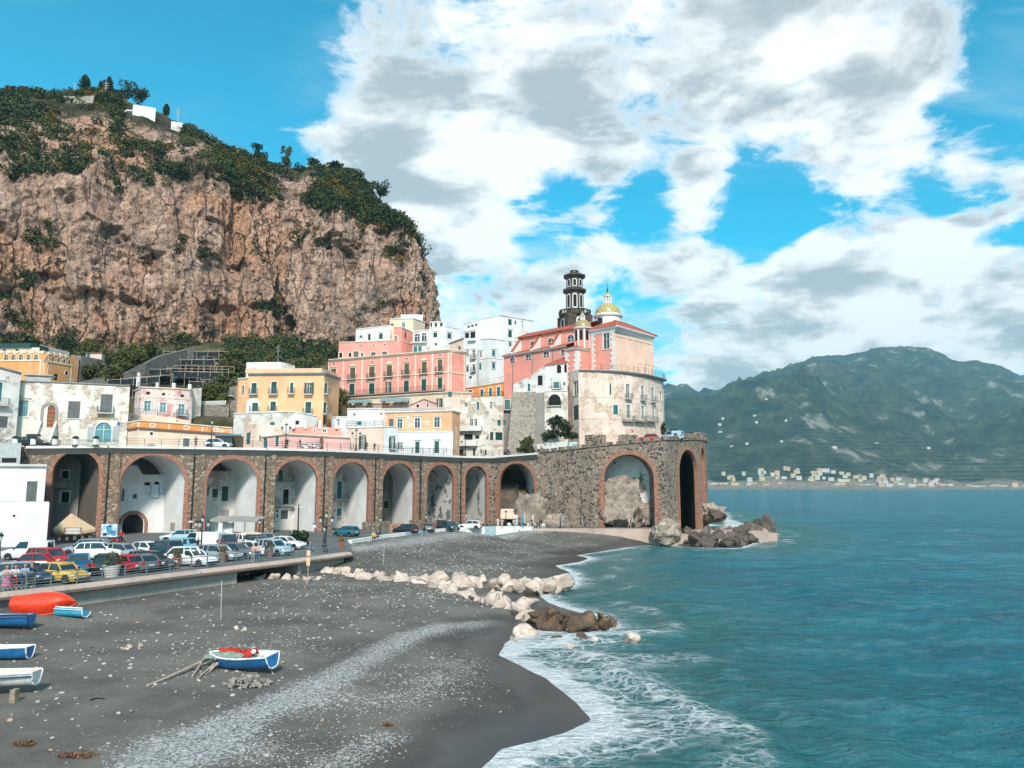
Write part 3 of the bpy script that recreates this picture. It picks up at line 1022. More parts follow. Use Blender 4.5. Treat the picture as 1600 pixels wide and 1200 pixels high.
def build_scrub():
 dark,mid,yel = [],[],[]
 nt,ns = CX.shape
 w = np.clip(C2,0,1) * (C3 < 0.2)
 for _ in range(3400):
  i = nrs.randint(288,374)
  j = nrs.randint(40,600)
  p = np.array([CX[i,j],CY[i,j],CZ[i,j]])
  fr = C2[i,j]
  qx,qy = p[0] / p[1] * 1190 + 800,760 - (p[2] - 9) / p[1] * 1190
  if (160 < qx < 262 and qy < 206) or (58 < qx < 116 and 150 < qy < 172):
   continue
  dn = fbm(p[0] * 0.045,p[1] * 0.045,2.0,3)
  if dn < -0.06 and nrs.rand() < 0.8:
   continue
  r = nrs.uniform(0.8,2.4) * (1.2 if fr < 0.45 else 0.85)
  cen = p + np.array([0,0,r * 0.35])
  q = nrs.rand()
  (yel if q < 0.02 + 0.8 * max(0,float(fbm(p[0] * .06 + 9,p[1] * .06,5.0,2)) - .12) else (mid if q < 0.46 else dark)).append((cen,(r * 1.15,r * 1.1,r * 0.8),int(70 + 26 * r),0.36))
 for _ in range(1500):
  i = nrs.randint(60,300)
  j = nrs.randint(40,610)
  if CLED[i,j] < 0.55 and not (C1[i,j] > 0.93 and nrs.rand() < 0.5):
   continue
  p = np.array([CX[i,j],CY[i,j],CZ[i,j]])
  r = nrs.uniform(0.6,1.9)
  cen = p + np.array([0,-0.6,r * 0.1])
  q = nrs.rand()
  (yel if q < 0.08 else (mid if q < 0.5 else dark)).append((cen,(r * 1.1,r * 0.9,r * 0.85),int(60 + 20 * r),0.32))
 for _ in range(420):
  j = nrs.randint(60,600)
  i = nrs.randint(40,112)
  p = np.array([CX[i,j],CY[i,j] - 1.5,CZ[i,j]])
  r = nrs.uniform(1.2,3.0)
  q = nrs.rand()
  (yel if q < 0.05 else (mid if q < 0.5 else dark)).append((p,(r * 1.3,r,r * 0.8),int(80 + 24 * r),0.38))
 for _ in range(430):
  X,Y = nrs.uniform(-100,-36),nrs.uniform(158,236)
  qx = X / Y * 1190 + 800
  if not (352 < qx < 535 or 95 < qx < 215):
   continue
  r = nrs.uniform(0.9,2.2)
  q = nrs.rand()
  (yel if q < 0.05 else (mid if q < 0.55 else dark)).append((np.array([X,Y,float(ground_z(X,Y)) + r * .3]),(r * 1.2,r,r * 0.85),int(80 + 24 * r),0.36))
 for (px,py,rr,k) in [(470,345,4.5,10),(455,365,4,8),(500,370,3,6),(560,300,5,10),(520,300,5,10),(610,350,4,7),(625,388,4.5,10),(650,385,3.5,8),
       (645,360,3,6),(420,480,6,12),(440,510,6,12),(50,350,4,6),(30,380,4,6),(60,380,3,5),(30,440,4,7),(270,370,3,4),(300,385,3,4),
       (20,500,6,14),(5,480,5,10),(210,265,4,8),(160,285,3,4),(330,260,4,8),(250,255,4,8),(60,240,4,6),(380,285,4,7)]:
  jj = np.argmin(np.abs((CX / CY * F * 0.992 + 800)[150,:] - px))
  zz = ZZ(py,CY[150,jj])
  ii = np.argmin(np.abs(CZ[:,jj] - zz))
  base = np.array([CX[ii,jj],CY[ii,jj],CZ[ii,jj]])
  for _ in range(k):
   p = base + np.array([nrs.normal() * rr * 0.55,-0.6 + nrs.normal() * 0.8,nrs.normal() * rr * 0.4])
   r = nrs.uniform(1.0,2.0)
   q = nrs.rand()
   (yel if q < 0.1 else (mid if q < 0.5 else dark)).append((p,(r * 1.2,r,r * 0.8),int(70 + 20 * r),0.34))
 for nm,lst,m,lb in (('dark_scrub',dark,LEAFD,'dark evergreen scrub on the limestone cliff'),('green_scrub',mid,LEAFM,'olive green scrub on the limestone cliff'),
       ('autumn_scrub',yel,LEAFY,'orange and yellow scrub along the limestone cliff top')):
  o = leaf_object(nm,lst,m,nrs)
  setp(o,lb,'scrub',kind='stuff')
build_scrub()
# ---- mountains across the bay
def _mount(t):
 p = t.pos
 n = t.noise(p,0.0016,8,0.62,0.5)
 n2 = t.noise(p,0.009,7,0.66)
 n3 = t.noise(p,0.03,5,0.65)
 low = t.n('ShaderNodeAttribute',attribute_name='low').outputs['Fac']
 c = t.mix(t.ramp(n2,0.36,0.66),(0.018,0.032,0.016),(0.105,0.115,0.045))
 c = t.mix(t.ramp(n3,0.5,0.75,0,0.6),c,(0.02,0.03,0.018))
 rk = t.ramp(t.m('ADD',t.m('MULTIPLY',n,0.35),t.m('MULTIPLY',n2,0.65)),0.555,0.62,0,0.9)
 c = t.mix(rk,c,(0.40,0.36,0.31))
 w = t.n('ShaderNodeTexWave',wave_type='BANDS',bands_direction='Z',i_Scale=0.02,i_Distortion=2.0)
 t.l(p,w.inputs['Vector'])
 ter = t.m('MULTIPLY',t.ramp(w.outputs['Fac'],0.6,0.9),t.m('MULTIPLY',low,t.ramp(n,0.45,0.6)))
 c = t.mix(t.m('MULTIPLY',ter,0.7),c,(0.22,0.20,0.13))
 sh = t.ramp(t.m('ADD',low,t.m('MULTIPLY',t.m('SUBTRACT',n2,0.5),0.7)),0.90,1.05,0,0.85)
 c = t.mix(sh,c,(0.42,0.34,0.26))
 t.l(c,t.b.inputs['Base Color'])
 t.b.inputs['Roughness'].default_value = 1.0
 t.b.inputs['Specular IOR Level'].default_value = 0.05
 t.l(t.bump(t.m('ADD',n2,t.m('MULTIPLY',n3,0.6)),1.0,90.0),t.b.inputs['Normal'])
MOUNT = mat('wooded_mountain',_mount)
RIDGE = [(700,668),(900,648),(985,628),(1040,612),(1065,610),(1095,620),(1112,618),(1140,612),(1180,602),(1212,588),(1230,588),(1255,574),(1280,566),(1300,560),(1335,558),
   (1350,557),(1380,547),(1420,543),(1455,545),(1480,553),(1505,566),(1540,568),(1565,571),(1580,574),(1610,592),(1700,600),(1850,640),(2100,690)]
SPUR = [(700,740),(985,690),(1040,672),(1080,660),(1130,650),(1190,632),(1240,622),(1275,622),(1310,645),(1350,668),(1420,690),(1470,702),(1520,700),(1560,690),(1620,680),(1800,690),(2100,720)]
def mount_z(px,Y):
 """height of the massif over a photo column at distance Y (arrays)"""
 ydeg = np.interp(px,[a for a,b in RIDGE],[b for a,b in RIDGE])
 ysp = np.interp(px,[a for a,b in SPUR],[b for a,b in SPUR])
 YR,YS,YC = 5600.0,3500.0,2640.0
 zr = CAM_H + (760 - ydeg) / F * YR * 1.01
 zs = CAM_H + (760 - ysp) / F * YS * 1.01
 X = (px - 800) / F * 0.991 * Y
 t1 = np.clip((Y - YC) / (YS - YC),0,1)
 t2 = np.clip((Y - YS) / (YR - YS),0,1)
 base = zs * (t1 ** 0.95) * (t2 <= 0) + (zs + (zr - zs) * t2 ** 0.9 - 170 * np.sin(np.clip(t2,0,1) * math.pi) * (1 - t2)) * (t2 > 0)
 amp = np.sin(np.clip((Y - YC) / (YR - YC),0,1) * math.pi) ** 0.8
 rd = fbm(X * 0.0022,Y * 0.0022,0.7,6,0.52,ridge=True) - 0.42
 z = base + 300 * amp * rd * np.clip(t1 * 1.2,0.12,1) + 34 * fbm(X * 0.009,Y * 0.009,1.0,5) * np.clip(t1 * 2,0.1,1)
 return np.maximum(z,-3 + 6 * t1),t1,t2
def build_mountains():
 px = np.linspace(700,2000,460)
 Y = np.concatenate([np.linspace(2600,3500,130),np.linspace(3500,5600,190)[1:],np.linspace(5600,6300,14)[1:]])
 PX,YY = np.meshgrid(px,Y)
 z,t1,t2 = mount_z(PX,YY)
 back = np.clip((YY - 5600) / 700,0,1)
 z = z * (1 - 0.5 * back)
 z = np.where(YY < 2650,-4 + (YY - 2600) / 50 * 7,z)
 X = (PX - 800) / F * 0.991 * YY
 V = np.stack([X.ravel(),YY.ravel(),z.ravel()],1)
 low = np.clip(1 - z / 330,0,1) * np.clip(1.2 - t1 * 0.25,0,1)
 low = low + np.clip(1 - z / 42,0,1) * 0.3
 o = np_mesh('mountain',V,grid_faces(*PX.shape),MOUNT,True,{'low': low.ravel()})
 setp(o,'wooded mountains across the bay','mountain',kind='structure')
build_mountains()
# ------------------------------------------------------------------ street, promenade, viaduct
def _asphalt(t):
 n = t.noise(t.pos,0.35,6,0.65,0.3)
 n2 = t.noise(t.pos,14,4,0.7)
 c = t.mix(t.ramp(n,0.3,0.7),(0.075,0.076,0.076),(0.135,0.132,0.126))
 c = t.mix(t.ramp(n2,0.4,0.8,0,0.5),c,(0.17,0.165,0.16))
 t.l(c,t.b.inputs['Base Color'])
 t.b.inputs['Roughness'].default_value = 0.9
 t.l(t.bump(n2,0.3,0.02),t.b.inputs['Normal'])
ASPH = mat('asphalt',_asphalt)
CURBW = flat('white_kerb_paint',(0.70,0.69,0.66),0.8,0.15,1.5)
CURBB = flat('blue_kerb_paint',(0.30,0.40,0.45),0.8,0.15,1.5)
TIP = PEDGE[-1]
back = [(p[0],p[1] + 13,0) for p in VW[:13]]
mb = MB()
front = [(p[0],p[1]) for p in PEDGE] + [(TIP[0] + 0.4,TIP[1] + 0.5),(TIP[0] - 0.5,TIP[1] + 4)] + CURB + WALK[1:]
poly = front + [XY(1060,131),(VW[12][0] + 2,VW[12][1] + 12)] + [(p[0],p[1]) for p in reversed(back)] + [(-100,30)]
mb.prism(poly,PROM - 0.45,PROM)
o = mb.build('street',ASPH)
setp(o,'asphalt street and parking area below the viaduct','street',kind='structure')
sec = [(-0.35,0.06),(0.15,0.06),(0.36,-0.05),(0.46,-0.22),(0.36,-0.42),(0.12,-0.52),(-0.35,-0.52)]
fine = []
for a,b in zip(PEDGE[:-1],PEDGE[1:]):
 a,b = Vector(a),Vector(b)
 n = max(1,round((b - a).length / 3.4))
 fine += [a + (b - a) * (k / n) for k in range(n)]
fine.append(Vector(TIP))
sea_wall = empty('sea_wall',(fine[6].x,fine[6].y,0.0),'low concrete sea wall with rounded rosy coping under the car park railing','sea wall')
for a,b in zip(fine[:-1],fine[1:]):
 d = (b - a).normalized()
 mb = MB()
 mb.sweep([a + d * 0.012,b - d * 0.012],sec)
 mb.build('coping',PINKCONC,sea_wall,smooth=35)
def wall_face(i0,i1,inset,z0,z1,thick,name,m):
 mb = MB()
 pts = []
 for i in range(i0,i1 + 1):
  p = fine[i]
  t = (fine[min(i + 1,len(fine) - 1)] - fine[max(i - 1,0)]).normalized()
  pts.append(Vector((p.x - t.y * inset,p.y + t.x * inset,0)))
 mb.sweep(pts,[(0,z0),(0,z1),(-thick,z1),(-thick,z0)])
 return mb.build(name,m,sea_wall)
nF = len(fine)
iw = min(range(nF),key=lambda i: abs(fine[i].x / fine[i].y * F * 0.992 + 800 - 372))
iw2 = min(range(nF),key=lambda i: abs(fine[i].x / fine[i].y * F * 0.992 + 800 - 492))
wall_face(0,iw,0.25,-1.2,PROM - 0.46,0.6,'wall_face',CONC)
wall_face(iw2,nF - 1,0.6,-1.2,PROM - 0.46,0.6,'wall_face',CONC)
wall_face(iw,iw2,5.0,-1.2,PROM - 0.46,0.5,'culvert_back',DARKW)  # back wall coloured dark to give the culvert its dark interior
mb = MB()
for i in (iw,iw2):
 p = fine[i]
 t = (fine[min(i + 1,nF - 1)] - fine[i - 1]).normalized()
 mb.box((p.x - t.y * 2.9,p.y + t.x * 2.9,0.2),(0.5,5.4,2.6),math.atan2(t.y,t.x))
mb.build('culvert_side',CONC,sea_wall)
kerb = empty('beach_kerb',(CURB[2][0],CURB[2][1],1.0),'low kerb wall painted white and pale blue between the beach and the street','kerb')
kk = []
for a,b in zip(CURB[:-1],CURB[1:]):
 kk += [(a,b)]
for i,(a,b) in enumerate(kk):
 A,B = Vector((a[0],a[1],0)),Vector((b[0],b[1],0))
 n = 2
 for q in range(n):
  p0,p1 = A + (B - A) * (q / n),A + (B - A) * ((q + 1) / n)
  d = (p1 - p0).normalized() * 0.02
  mb = MB()
  mb.sweep([p0 + d,p1 - d],[(-0.3,0.2),(-0.3,PROM + 0.38),(0.22,PROM + 0.38),(0.25,0.2)])
  mb.build('kerb_block',CURBB if (i * n + q) in (3,4,9) else CURBW,kerb)
mb = MB()
mb.sweep([Vector((p[0],p[1],0)) for p in WALK],[(-0.5,-1.2),(-0.5,PROM + 0.02),(0.3,PROM + 0.02),(0.35,0.95),(0.8,0.9),(0.85,-1.2)])
o = mb.build('walkway_wall',PINKCONC)
setp(o,'pale stepped concrete edge of the walkway below the headland wall','walkway edge')
mb = MB()
plat = [XY(1045,127),XY(1075,128),XY(1120,130),XY(1195,137),XY(1190,146),XY(1130,152),XY(1098,150),XY(1080,140),XY(1050,134)]
mb.prism(plat,-1.5,1.25)
o = mb.build('platform',PINKCONC)
setp(o,'flat concrete bathing platform behind the dark sea rocks','platform')
mb = MB()
mb.prism([XY(1185,137.5),XY(1208,138),XY(1210,143),XY(1186,146)],-1.5,0.55)
o = mb.build('landing_slab',PINKCONC)
setp(o,'low concrete slab at the seaward tip of the platform','slab')
# ---- viaduct
viaduct = empty('viaduct',(VW[5][0],VW[5][1],PROM),'long stone road viaduct with red brick arches above the beach','viaduct')
DEPTH = 9.0
ARCH = {1: (81,154,705,'soot_dark'),2: (188,288,711,'white'),3: (323,401,717,'white'),4: (430,494.5,719,'white'),5: (521,576,722,'white'),6: (597.5,648,724,'white'),
  7: (667,709,726,'mould'),8: (727,760,728,'mould'),9: (780,835,724,'mould2'),11: (944,1022,710,'rockin'),12: (1061.5,1089.5,703,'soot_dark'),13: (1096,1101.5,699,'soot_dark')}
LINE = {'soot_dark': DARKW,'white': VAULTW,'mould': MOULDW,'mould2': MOULDW,'rockin': BSTONE}
def plane_hit(A,u,px):
 """distance along a vertical plane (A + s*u) of the sight line of column px"""
 k = rdir(px,760)[0]
 return (k * A[1] - A[0]) / (u[0] - k * u[1])
def local_frame(i):
 a,b = VW[i],VW[i + 1]
 L = math.hypot(b[0] - a[0],b[1] - a[1])
 u = ((b[0] - a[0]) / L,(b[1] - a[1]) / L)
 return a,b,L,u,(u[1],-u[0])
ARCHINFO = {}
SKEW = {}
for i in range(0,len(VW) - 1):
 a,b,L,u,n = local_frame(i)
 stone = VSTONE if i <= 7 else BSTONE
 def pt(s,z,d=0.0):
  return (a[0] + u[0] * s - n[0] * d,a[1] + u[1] * s - n[1] * d,z)
 zt0,zt1 = a[2] - 0.05,b[2] - 0.05
 zb = 0.6
 top = lambda s: zt0 + (zt1 - zt0) * s / L
 mb = MB()
 if i in ARCH:
  x0,x1,yc,lin = ARCH[i]
  s0,s1 = plane_hit(a,u,x0),plane_hit(a,u,x1)
  sm = (s0 + s1) / 2
  r = (s1 - s0) / 2
  Yc = a[1] + u[1] * sm
  zc = ZZ(yc,Yc)
  zs = zc - r
  ARCHINFO[i] = (s0,s1,zs,zc,r)
  NA = 22
  arc = [(sm - r * math.cos(math.pi * k / NA),zs + r * math.sin(math.pi * k / NA)) for k in range(NA + 1)]
  mb.quad(pt(0,zb),pt(s0,zb),pt(s0,top(s0)),pt(0,top(0)))
  mb.quad(pt(s1,zb),pt(L,zb),pt(L,top(L)),pt(s1,top(s1)))
  for (p,q) in zip(arc[:-1],arc[1:]):
   mb.quad(pt(*p),pt(*q),pt(q[0],top(q[0])),pt(p[0],top(p[0])))
  mb.build('stone_wall',stone,viaduct)
  mv = MB()
  fr = {1: .45,2: .36,3: .53,4: .62,5: .75,6: .74,7: .88,8: .97,9: .24,11: .22,12: .6,13: .5}[i]
  sx = plane_hit((a[0] - n[0] * DEPTH,a[1] - n[1] * DEPTH),u,x1 - fr * (x1 - x0))
  skew = s1 - sx
  SKEW[i] = skew
  prof = [(s0,zb)] + arc + [(s1,zb)]
  for (p,q) in zip(prof[:-1],prof[1:]):
   mv.quad(pt(*p,0.55),pt(*q,0.55),pt(q[0] - skew,q[1],DEPTH),pt(p[0] - skew,p[1],DEPTH))
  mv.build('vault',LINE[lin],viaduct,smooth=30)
  mr = MB()
  w = 0.62 if i < 11 else 0.7
  prof2 = [(s0 - w,zb)] + [(sm - (r + w) * math.cos(math.pi * k / NA),zs + (r + w) * math.sin(math.pi * k / NA)) for k in range(NA + 1)] + [(s1 + w,zb)]
  for k in range(len(prof) - 1):
   p,q,p2,q2 = prof[k],prof[k + 1],prof2[k],prof2[k + 1]
   mr.quad(pt(*p,-0.10),pt(*p2,-0.10),pt(*q2,-0.10),pt(*q,-0.10))
   mr.quad(pt(*p2,-0.10),pt(*p2,0.05),pt(*q2,0.05),pt(*q2,-0.10))
   mr.quad(pt(*p,-0.10),pt(*q,-0.10),pt(*q,0.56),pt(*p,0.56))
  z = zb + 0.4
  kq = 0
  while z < zs - 0.3:
   if kq % 2 == 0:
    for (sa,sb_) in ((s0 - w - 0.34,s0 - w + 0.02),(s1 + w - 0.02,s1 + w + 0.34)):
     c = ((sa + sb_) / 2)
     pc = pt(c,z + 0.2,-0.04)
     mr.box(pc,(sb_ - sa,0.11,0.4),math.atan2(u[1],u[0]))
   z += 0.42
   kq += 1
  mr.build('brick_arch',BRICK,viaduct)
 else:
  mb.quad(pt(0,zb),pt(L,zb),pt(L,zt1),pt(0,zt0))
  mb.build('stone_wall',stone,viaduct)
for i in range(1,14):
 if i not in ARCH or i == 9:
  continue
 a,b,L,u,n = local_frame(i)
 q = DEPTH + 3.2 if i < 7 else (4.2 if i == 11 else DEPTH - 0.02)
 s0,s1 = ARCHINFO[i][:2]
 k = SKEW[i] * q / DEPTH
 sa,sb_ = s0 - k - 4,s1 - k + (3 if i == 11 else 1)
 pa = (a[0] + u[0] * sa - n[0] * q,a[1] + u[1] * sa - n[1] * q)
 pb = (a[0] + u[0] * sb_ - n[0] * q,a[1] + u[1] * sb_ - n[1] * q)
 mb = MB()
 zt_ = ARCHINFO[i][3] + 0.25
 mb.quad((pa[0],pa[1],0.5),(pb[0],pb[1],0.5),(pb[0],pb[1],zt_),(pa[0],pa[1],zt_))
 mb.build('rear_wall',GREY if i < 7 else (MOULDW if i < 12 else DARKW),viaduct)
for i in range(2,9):
 a = VW[i]
 t = Vector((VW[i + 1][0] - VW[i - 1][0],VW[i + 1][1] - VW[i - 1][1],0)).normalized()
 o_ = Vector((t.y,-t.x,0))
 c = Vector((a[0],a[1],0))
 mb = MB()
 mb.tube([c + o_ * 0.12 + Vector((0,0,1.9)),c + o_ * 0.12 + Vector((0,0,a[2] - 0.3))],0.11,8)
 mb.build('rain_pipe',IRON,viaduct,smooth=True)
 mb = MB()
 w0 = 0.8 if i < 8 else 0.6
 pq = c + t * (1.15 if i < 7 else 0.7)
 mb.box((pq.x + o_.x * 0.0,pq.y + o_.y * 0.0,7.6),(w0 * 0.9,0.34,13.3),math.atan2(t.y,t.x))
 mb.build('pilaster',VSTONE,viaduct)
 if i in (6,7):
  mb = MB()
  mb.prism([tuple((c + t * s_ + o_ * d_)[:2]) for s_,d_ in ((-2.3,0.0),(2.3,0.0),(2.3,1.1),(-2.3,1.1))][::-1],PROM,PROM + 1.25)
  mb.build('pier_foot',VSTONE,viaduct)
pth = [Vector((p[0],p[1],p[2])) for p in VW[1:11]]
dense = []
for a,b in zip(pth[:-1],pth[1:]):
 n = max(2,int((b - a).length / 2.0))
 dense += [a + (b - a) * (k / n) for k in range(n)]
dense.append(pth[-1])
mb = MB()
for k in range(len(dense) - 1):
 a,b = dense[k],dense[k + 1]
 d = (b - a).normalized() * 0.008
 mb = MB()
 mb.sweep([a + d,b - d],[(0.15,-0.36),(0.95,-0.32),(0.98,0.02),(-0.4,0.02),(-0.4,-0.36)])
 mb.build('deck_slab',TRIMW,viaduct)
mb = MB()
mb.sweep(dense,[(-0.2,-1.15),(0.06,-1.1),(0.75,-0.42),(0.75,-0.365),(-0.2,-0.365)])
mb.build('deck_cove',GREY,viaduct)
mb = MB()
rp = VW
n = len(rp)
outer,inner = [],[]
for i,p in enumerate(rp):
 a,b = rp[max(i - 1,0)],rp[min(i + 1,n - 1)]
 t = Vector((b[0] - a[0],b[1] - a[1],0)).normalized()
 o_ = Vector((t.y,-t.x,0))
 outer.append(Vector((p[0],p[1],p[2] + 0.0)) + o_ * -0.3)
 inner.append(Vector((p[0],p[1],p[2] + 0.0)) - o_ * (DEPTH + (1.5 if i < 10 else 7)))
vs = outer + inner + [v - Vector((0,0,0.5)) for v in outer] + [v - Vector((0,0,0.5)) for v in inner]
fs = []
for i in range(n - 1):
 fs += [(i,i + 1,n + i + 1,n + i),(2 * n + i,3 * n + i,3 * n + i + 1,2 * n + i + 1),(i,2 * n + i,2 * n + i + 1,i + 1),(n + i,n + i + 1,3 * n + i + 1,3 * n + i)]
mb.add(vs,fs)
o = mb.build('road',ASPH)
setp(o,'coast road on top of the viaduct','road',kind='structure')
mb = MB()
para = empty('parapet',(VW[11][0],VW[11][1],VW[11][2]),'open stone parapet with small piers on top of the headland wall','parapet')
pth = [Vector(p) for p in VW[10:16]]
dn = []
for a,b in zip(pth[:-1],pth[1:]):
 n = max(2,int((b - a).length / 1.5))
 dn += [a + (b - a) * (k / n) for k in range(n)]
dn.append(pth[-1])
mb.sweep(dn,[(0.12,-0.12),(0.2,-0.05),(0.2,0.10),(-0.4,0.10),(-0.4,-0.12)])
mb.build('string_course',BSTONE,para)
for k,p in enumerate(dn[1:-1]):
 t = (dn[k + 2] - dn[k]).normalized()
 mb = MB()
 hp = 0.5 if k < 17 else 1.05
 mb.box((p.x - 0.1 * t.y,p.y + 0.1 * t.x,p.z + 0.1 + hp / 2),(0.5 if k > 16 else 1.1,0.45,hp),math.atan2(t.y,t.x))
 mb.build('parapet_pier',BSTONE,para)
mb = MB()
mb.sweep(dn[len(dn) // 2 + 3:],[(0.14,1.16),(0.14,1.32),(-0.42,1.32),(-0.42,1.16)])
mb.build('parapet_cap',PINKCONC,para)
rail = empty('road_railing',(dense[6].x,dense[6].y,dense[6].z),'dark iron railing along the edge of the viaduct road','railing')
rs_ = [p for p in dense if p.x > XY(192,112)[0]]
for k,p in enumerate(rs_):
 t = (rs_[min(k + 1,len(rs_) - 1)] - rs_[max(k - 1,0)]).normalized()
 q = p + Vector((t.y,-t.x,0)) * 0.72
 mb = MB()
 mb.box((q.x,q.y,q.z + 0.55),(0.06,0.06,1.1),math.atan2(t.y,t.x))
 mb.build('post',IRON,rail)
for h in (0.45,0.78,1.08):
 mb = MB()
 mb.sweep(rs_,[(0.70,h - 0.02),(0.74,h - 0.02),(0.74,h + 0.02),(0.70,h + 0.02)])
 mb.build('rail',IRON,rail)
bol = empty('bollard_fence',(dense[1].x,dense[1].y,dense[1].z),'iron fence between white posts with dark caps in front of the insurance house','fence')
lf = [XY(x,109.3) for x in (-8,25,53,87,119,151,189)]
for k,(x,y) in enumerate(lf):
 z = 14.68
 if k < 6:
  mb = MB()
  mb.prism([(x + math.cos(j * math.pi / 3) * 0.36,y - 0.3 + math.sin(j * math.pi / 3) * 0.36) for j in range(6)],z,z + 1.05)
  b_ = mb.build('bollard',TRIMW,bol)
  mb = MB()
  mb.lathe((x,y - 0.3,z + 1.05),[(0.46,0.0),(0.46,0.14),(0.22,0.34),(0.0,0.40)],8)
  mb.build('cap',IRON,b_)
  mb = MB()
  mb.lathe((x,y - 0.3,z),[(0.42,0.0),(0.42,0.16),(0.36,0.17)],8)
  mb.build('foot',IRON,b_)
 if k < len(lf) - 1:
  x2,y2 = lf[k + 1]
  mb = MB()
  for h in (0.15,0.85):
   mb.box(((x + x2) / 2,(y + y2) / 2 - 0.3,z + h),(x2 - x - 0.7,0.05,0.05))
  nb = 14
  for j in range(1,nb):
   mb.box((x + (x2 - x) * j / nb,(y + y2) / 2 - 0.3,z + 0.5),(0.03,0.03,0.7))
  mb.build('fence_panel',IRON,bol)
# ------------------------------------------------------------------ building kit
SLAT = {'G': GREEN,'L': OLIVE,'T': TEAL,'S': GREYSH,'D': GREEN,'B': BROWND}
class Face:
 """vertical wall plane from plan point a to b (seen from outside, a on one's left hand)"""
 def __init__(self,a,b,zb,za_top,zb_top):
  self.a,self.b = Vector((a[0],a[1])),Vector((b[0],b[1]))
  d = self.b - self.a
  self.L = d.length
  self.u = d / self.L
  self.n = Vector((self.u.y,-self.u.x))
  self.zb,self.zt = zb,(za_top,zb_top)
  self.holes = []
 def hit(self,px,py):
  kx,kz = rdir(px,py)
  den = self.u.x - kx * self.u.y
  s = (kx * self.a.y - self.a.x) / den
  Y = self.a.y + s * self.u.y
  return s,CAM_H + kz * Y
 def p(self,s,z,out=0.0):
  return (self.a.x + self.u.x * s + self.n.x * out,self.a.y + self.u.y * s + self.n.y * out,z)
 @property
 def rz(self):
  return math.atan2(self.u.y,self.u.x)
 def fbox(self,mb,s0,s1,z0,z1,o0,o1):
  """box on the face between offsets o0..o1"""
  v = [self.p(s0,z0,o0),self.p(s1,z0,o0),self.p(s1,z1,o0),self.p(s0,z1,o0),
    self.p(s0,z0,o1),self.p(s1,z0,o1),self.p(s1,z1,o1),self.p(s0,z1,o1)]
  mb.add(v,[(0,3,2,1),(4,5,6,7),(0,1,5,4),(1,2,6,5),(2,3,7,6),(3,0,4,7)])
 def wall(self,mb,reveal=0.22):
  us = sorted({0.0,self.L} | {x for h in self.holes for x in (h[0],h[1]) if 0 < x < self.L})
  zt = min(self.zt)
  vs = sorted({self.zb,zt} | {z for h in self.holes for z in (h[2],h[3]) if self.zb < z < zt})
  for i in range(len(us) - 1):
   for j in range(len(vs) - 1):
    cu,cv = (us[i] + us[i + 1]) / 2,(vs[j] + vs[j + 1]) / 2
    if any(h[0] < cu < h[1] and h[2] < cv < h[3] for h in self.holes):
     continue
    mb.quad(self.p(us[i],vs[j]),self.p(us[i + 1],vs[j]),self.p(us[i + 1],vs[j + 1]),self.p(us[i],vs[j + 1]))
  if self.zt[0] != self.zt[1]:
   mb.add([self.p(0,zt),self.p(self.L,zt),self.p(self.L,self.zt[1]),self.p(0,self.zt[0])],[(0,1,2,3)])
  for h in self.holes:
   s0,s1,z0,z1 = h[:4]
   arch = h[4]
   q = [(s0,z0),(s1,z0)]
   if arch:
    r = (s1 - s0) / 2
    zs = z1 - r
    k = 10
    arc = [(s1 - r + r * math.cos(math.pi * t / k),zs + r * math.sin(math.pi * t / k)) for t in range(k + 1)]
    q += arc
    for t in range(k // 2):
     mb.add([self.p(s1,z1),self.p(*arc[t + 1]),self.p(*arc[t])],[(0,1,2)])
     mb.add([self.p(s0,z1),self.p(*arc[k - t]),self.p(*arc[k - t - 1])],[(0,1,2)])
   else:
    q += [(s1,z1),(s0,z1)]
   n = len(q)
   for t in range(n):
    a,b = q[t],q[(t + 1) % n]
    mb.quad(self.p(*a),self.p(*b),self.p(*b,-reveal),self.p(*a,-reveal))
def arch_pts(s0,s1,z0,z1,k=10):
 r = (s1 - s0) / 2
 zs = z1 - r
 return [(s0,z0),(s1,z0)] + [(s1 - r + r * math.cos(math.pi * t / k),zs + r * math.sin(math.pi * t / k)) for t in range(k + 1)]
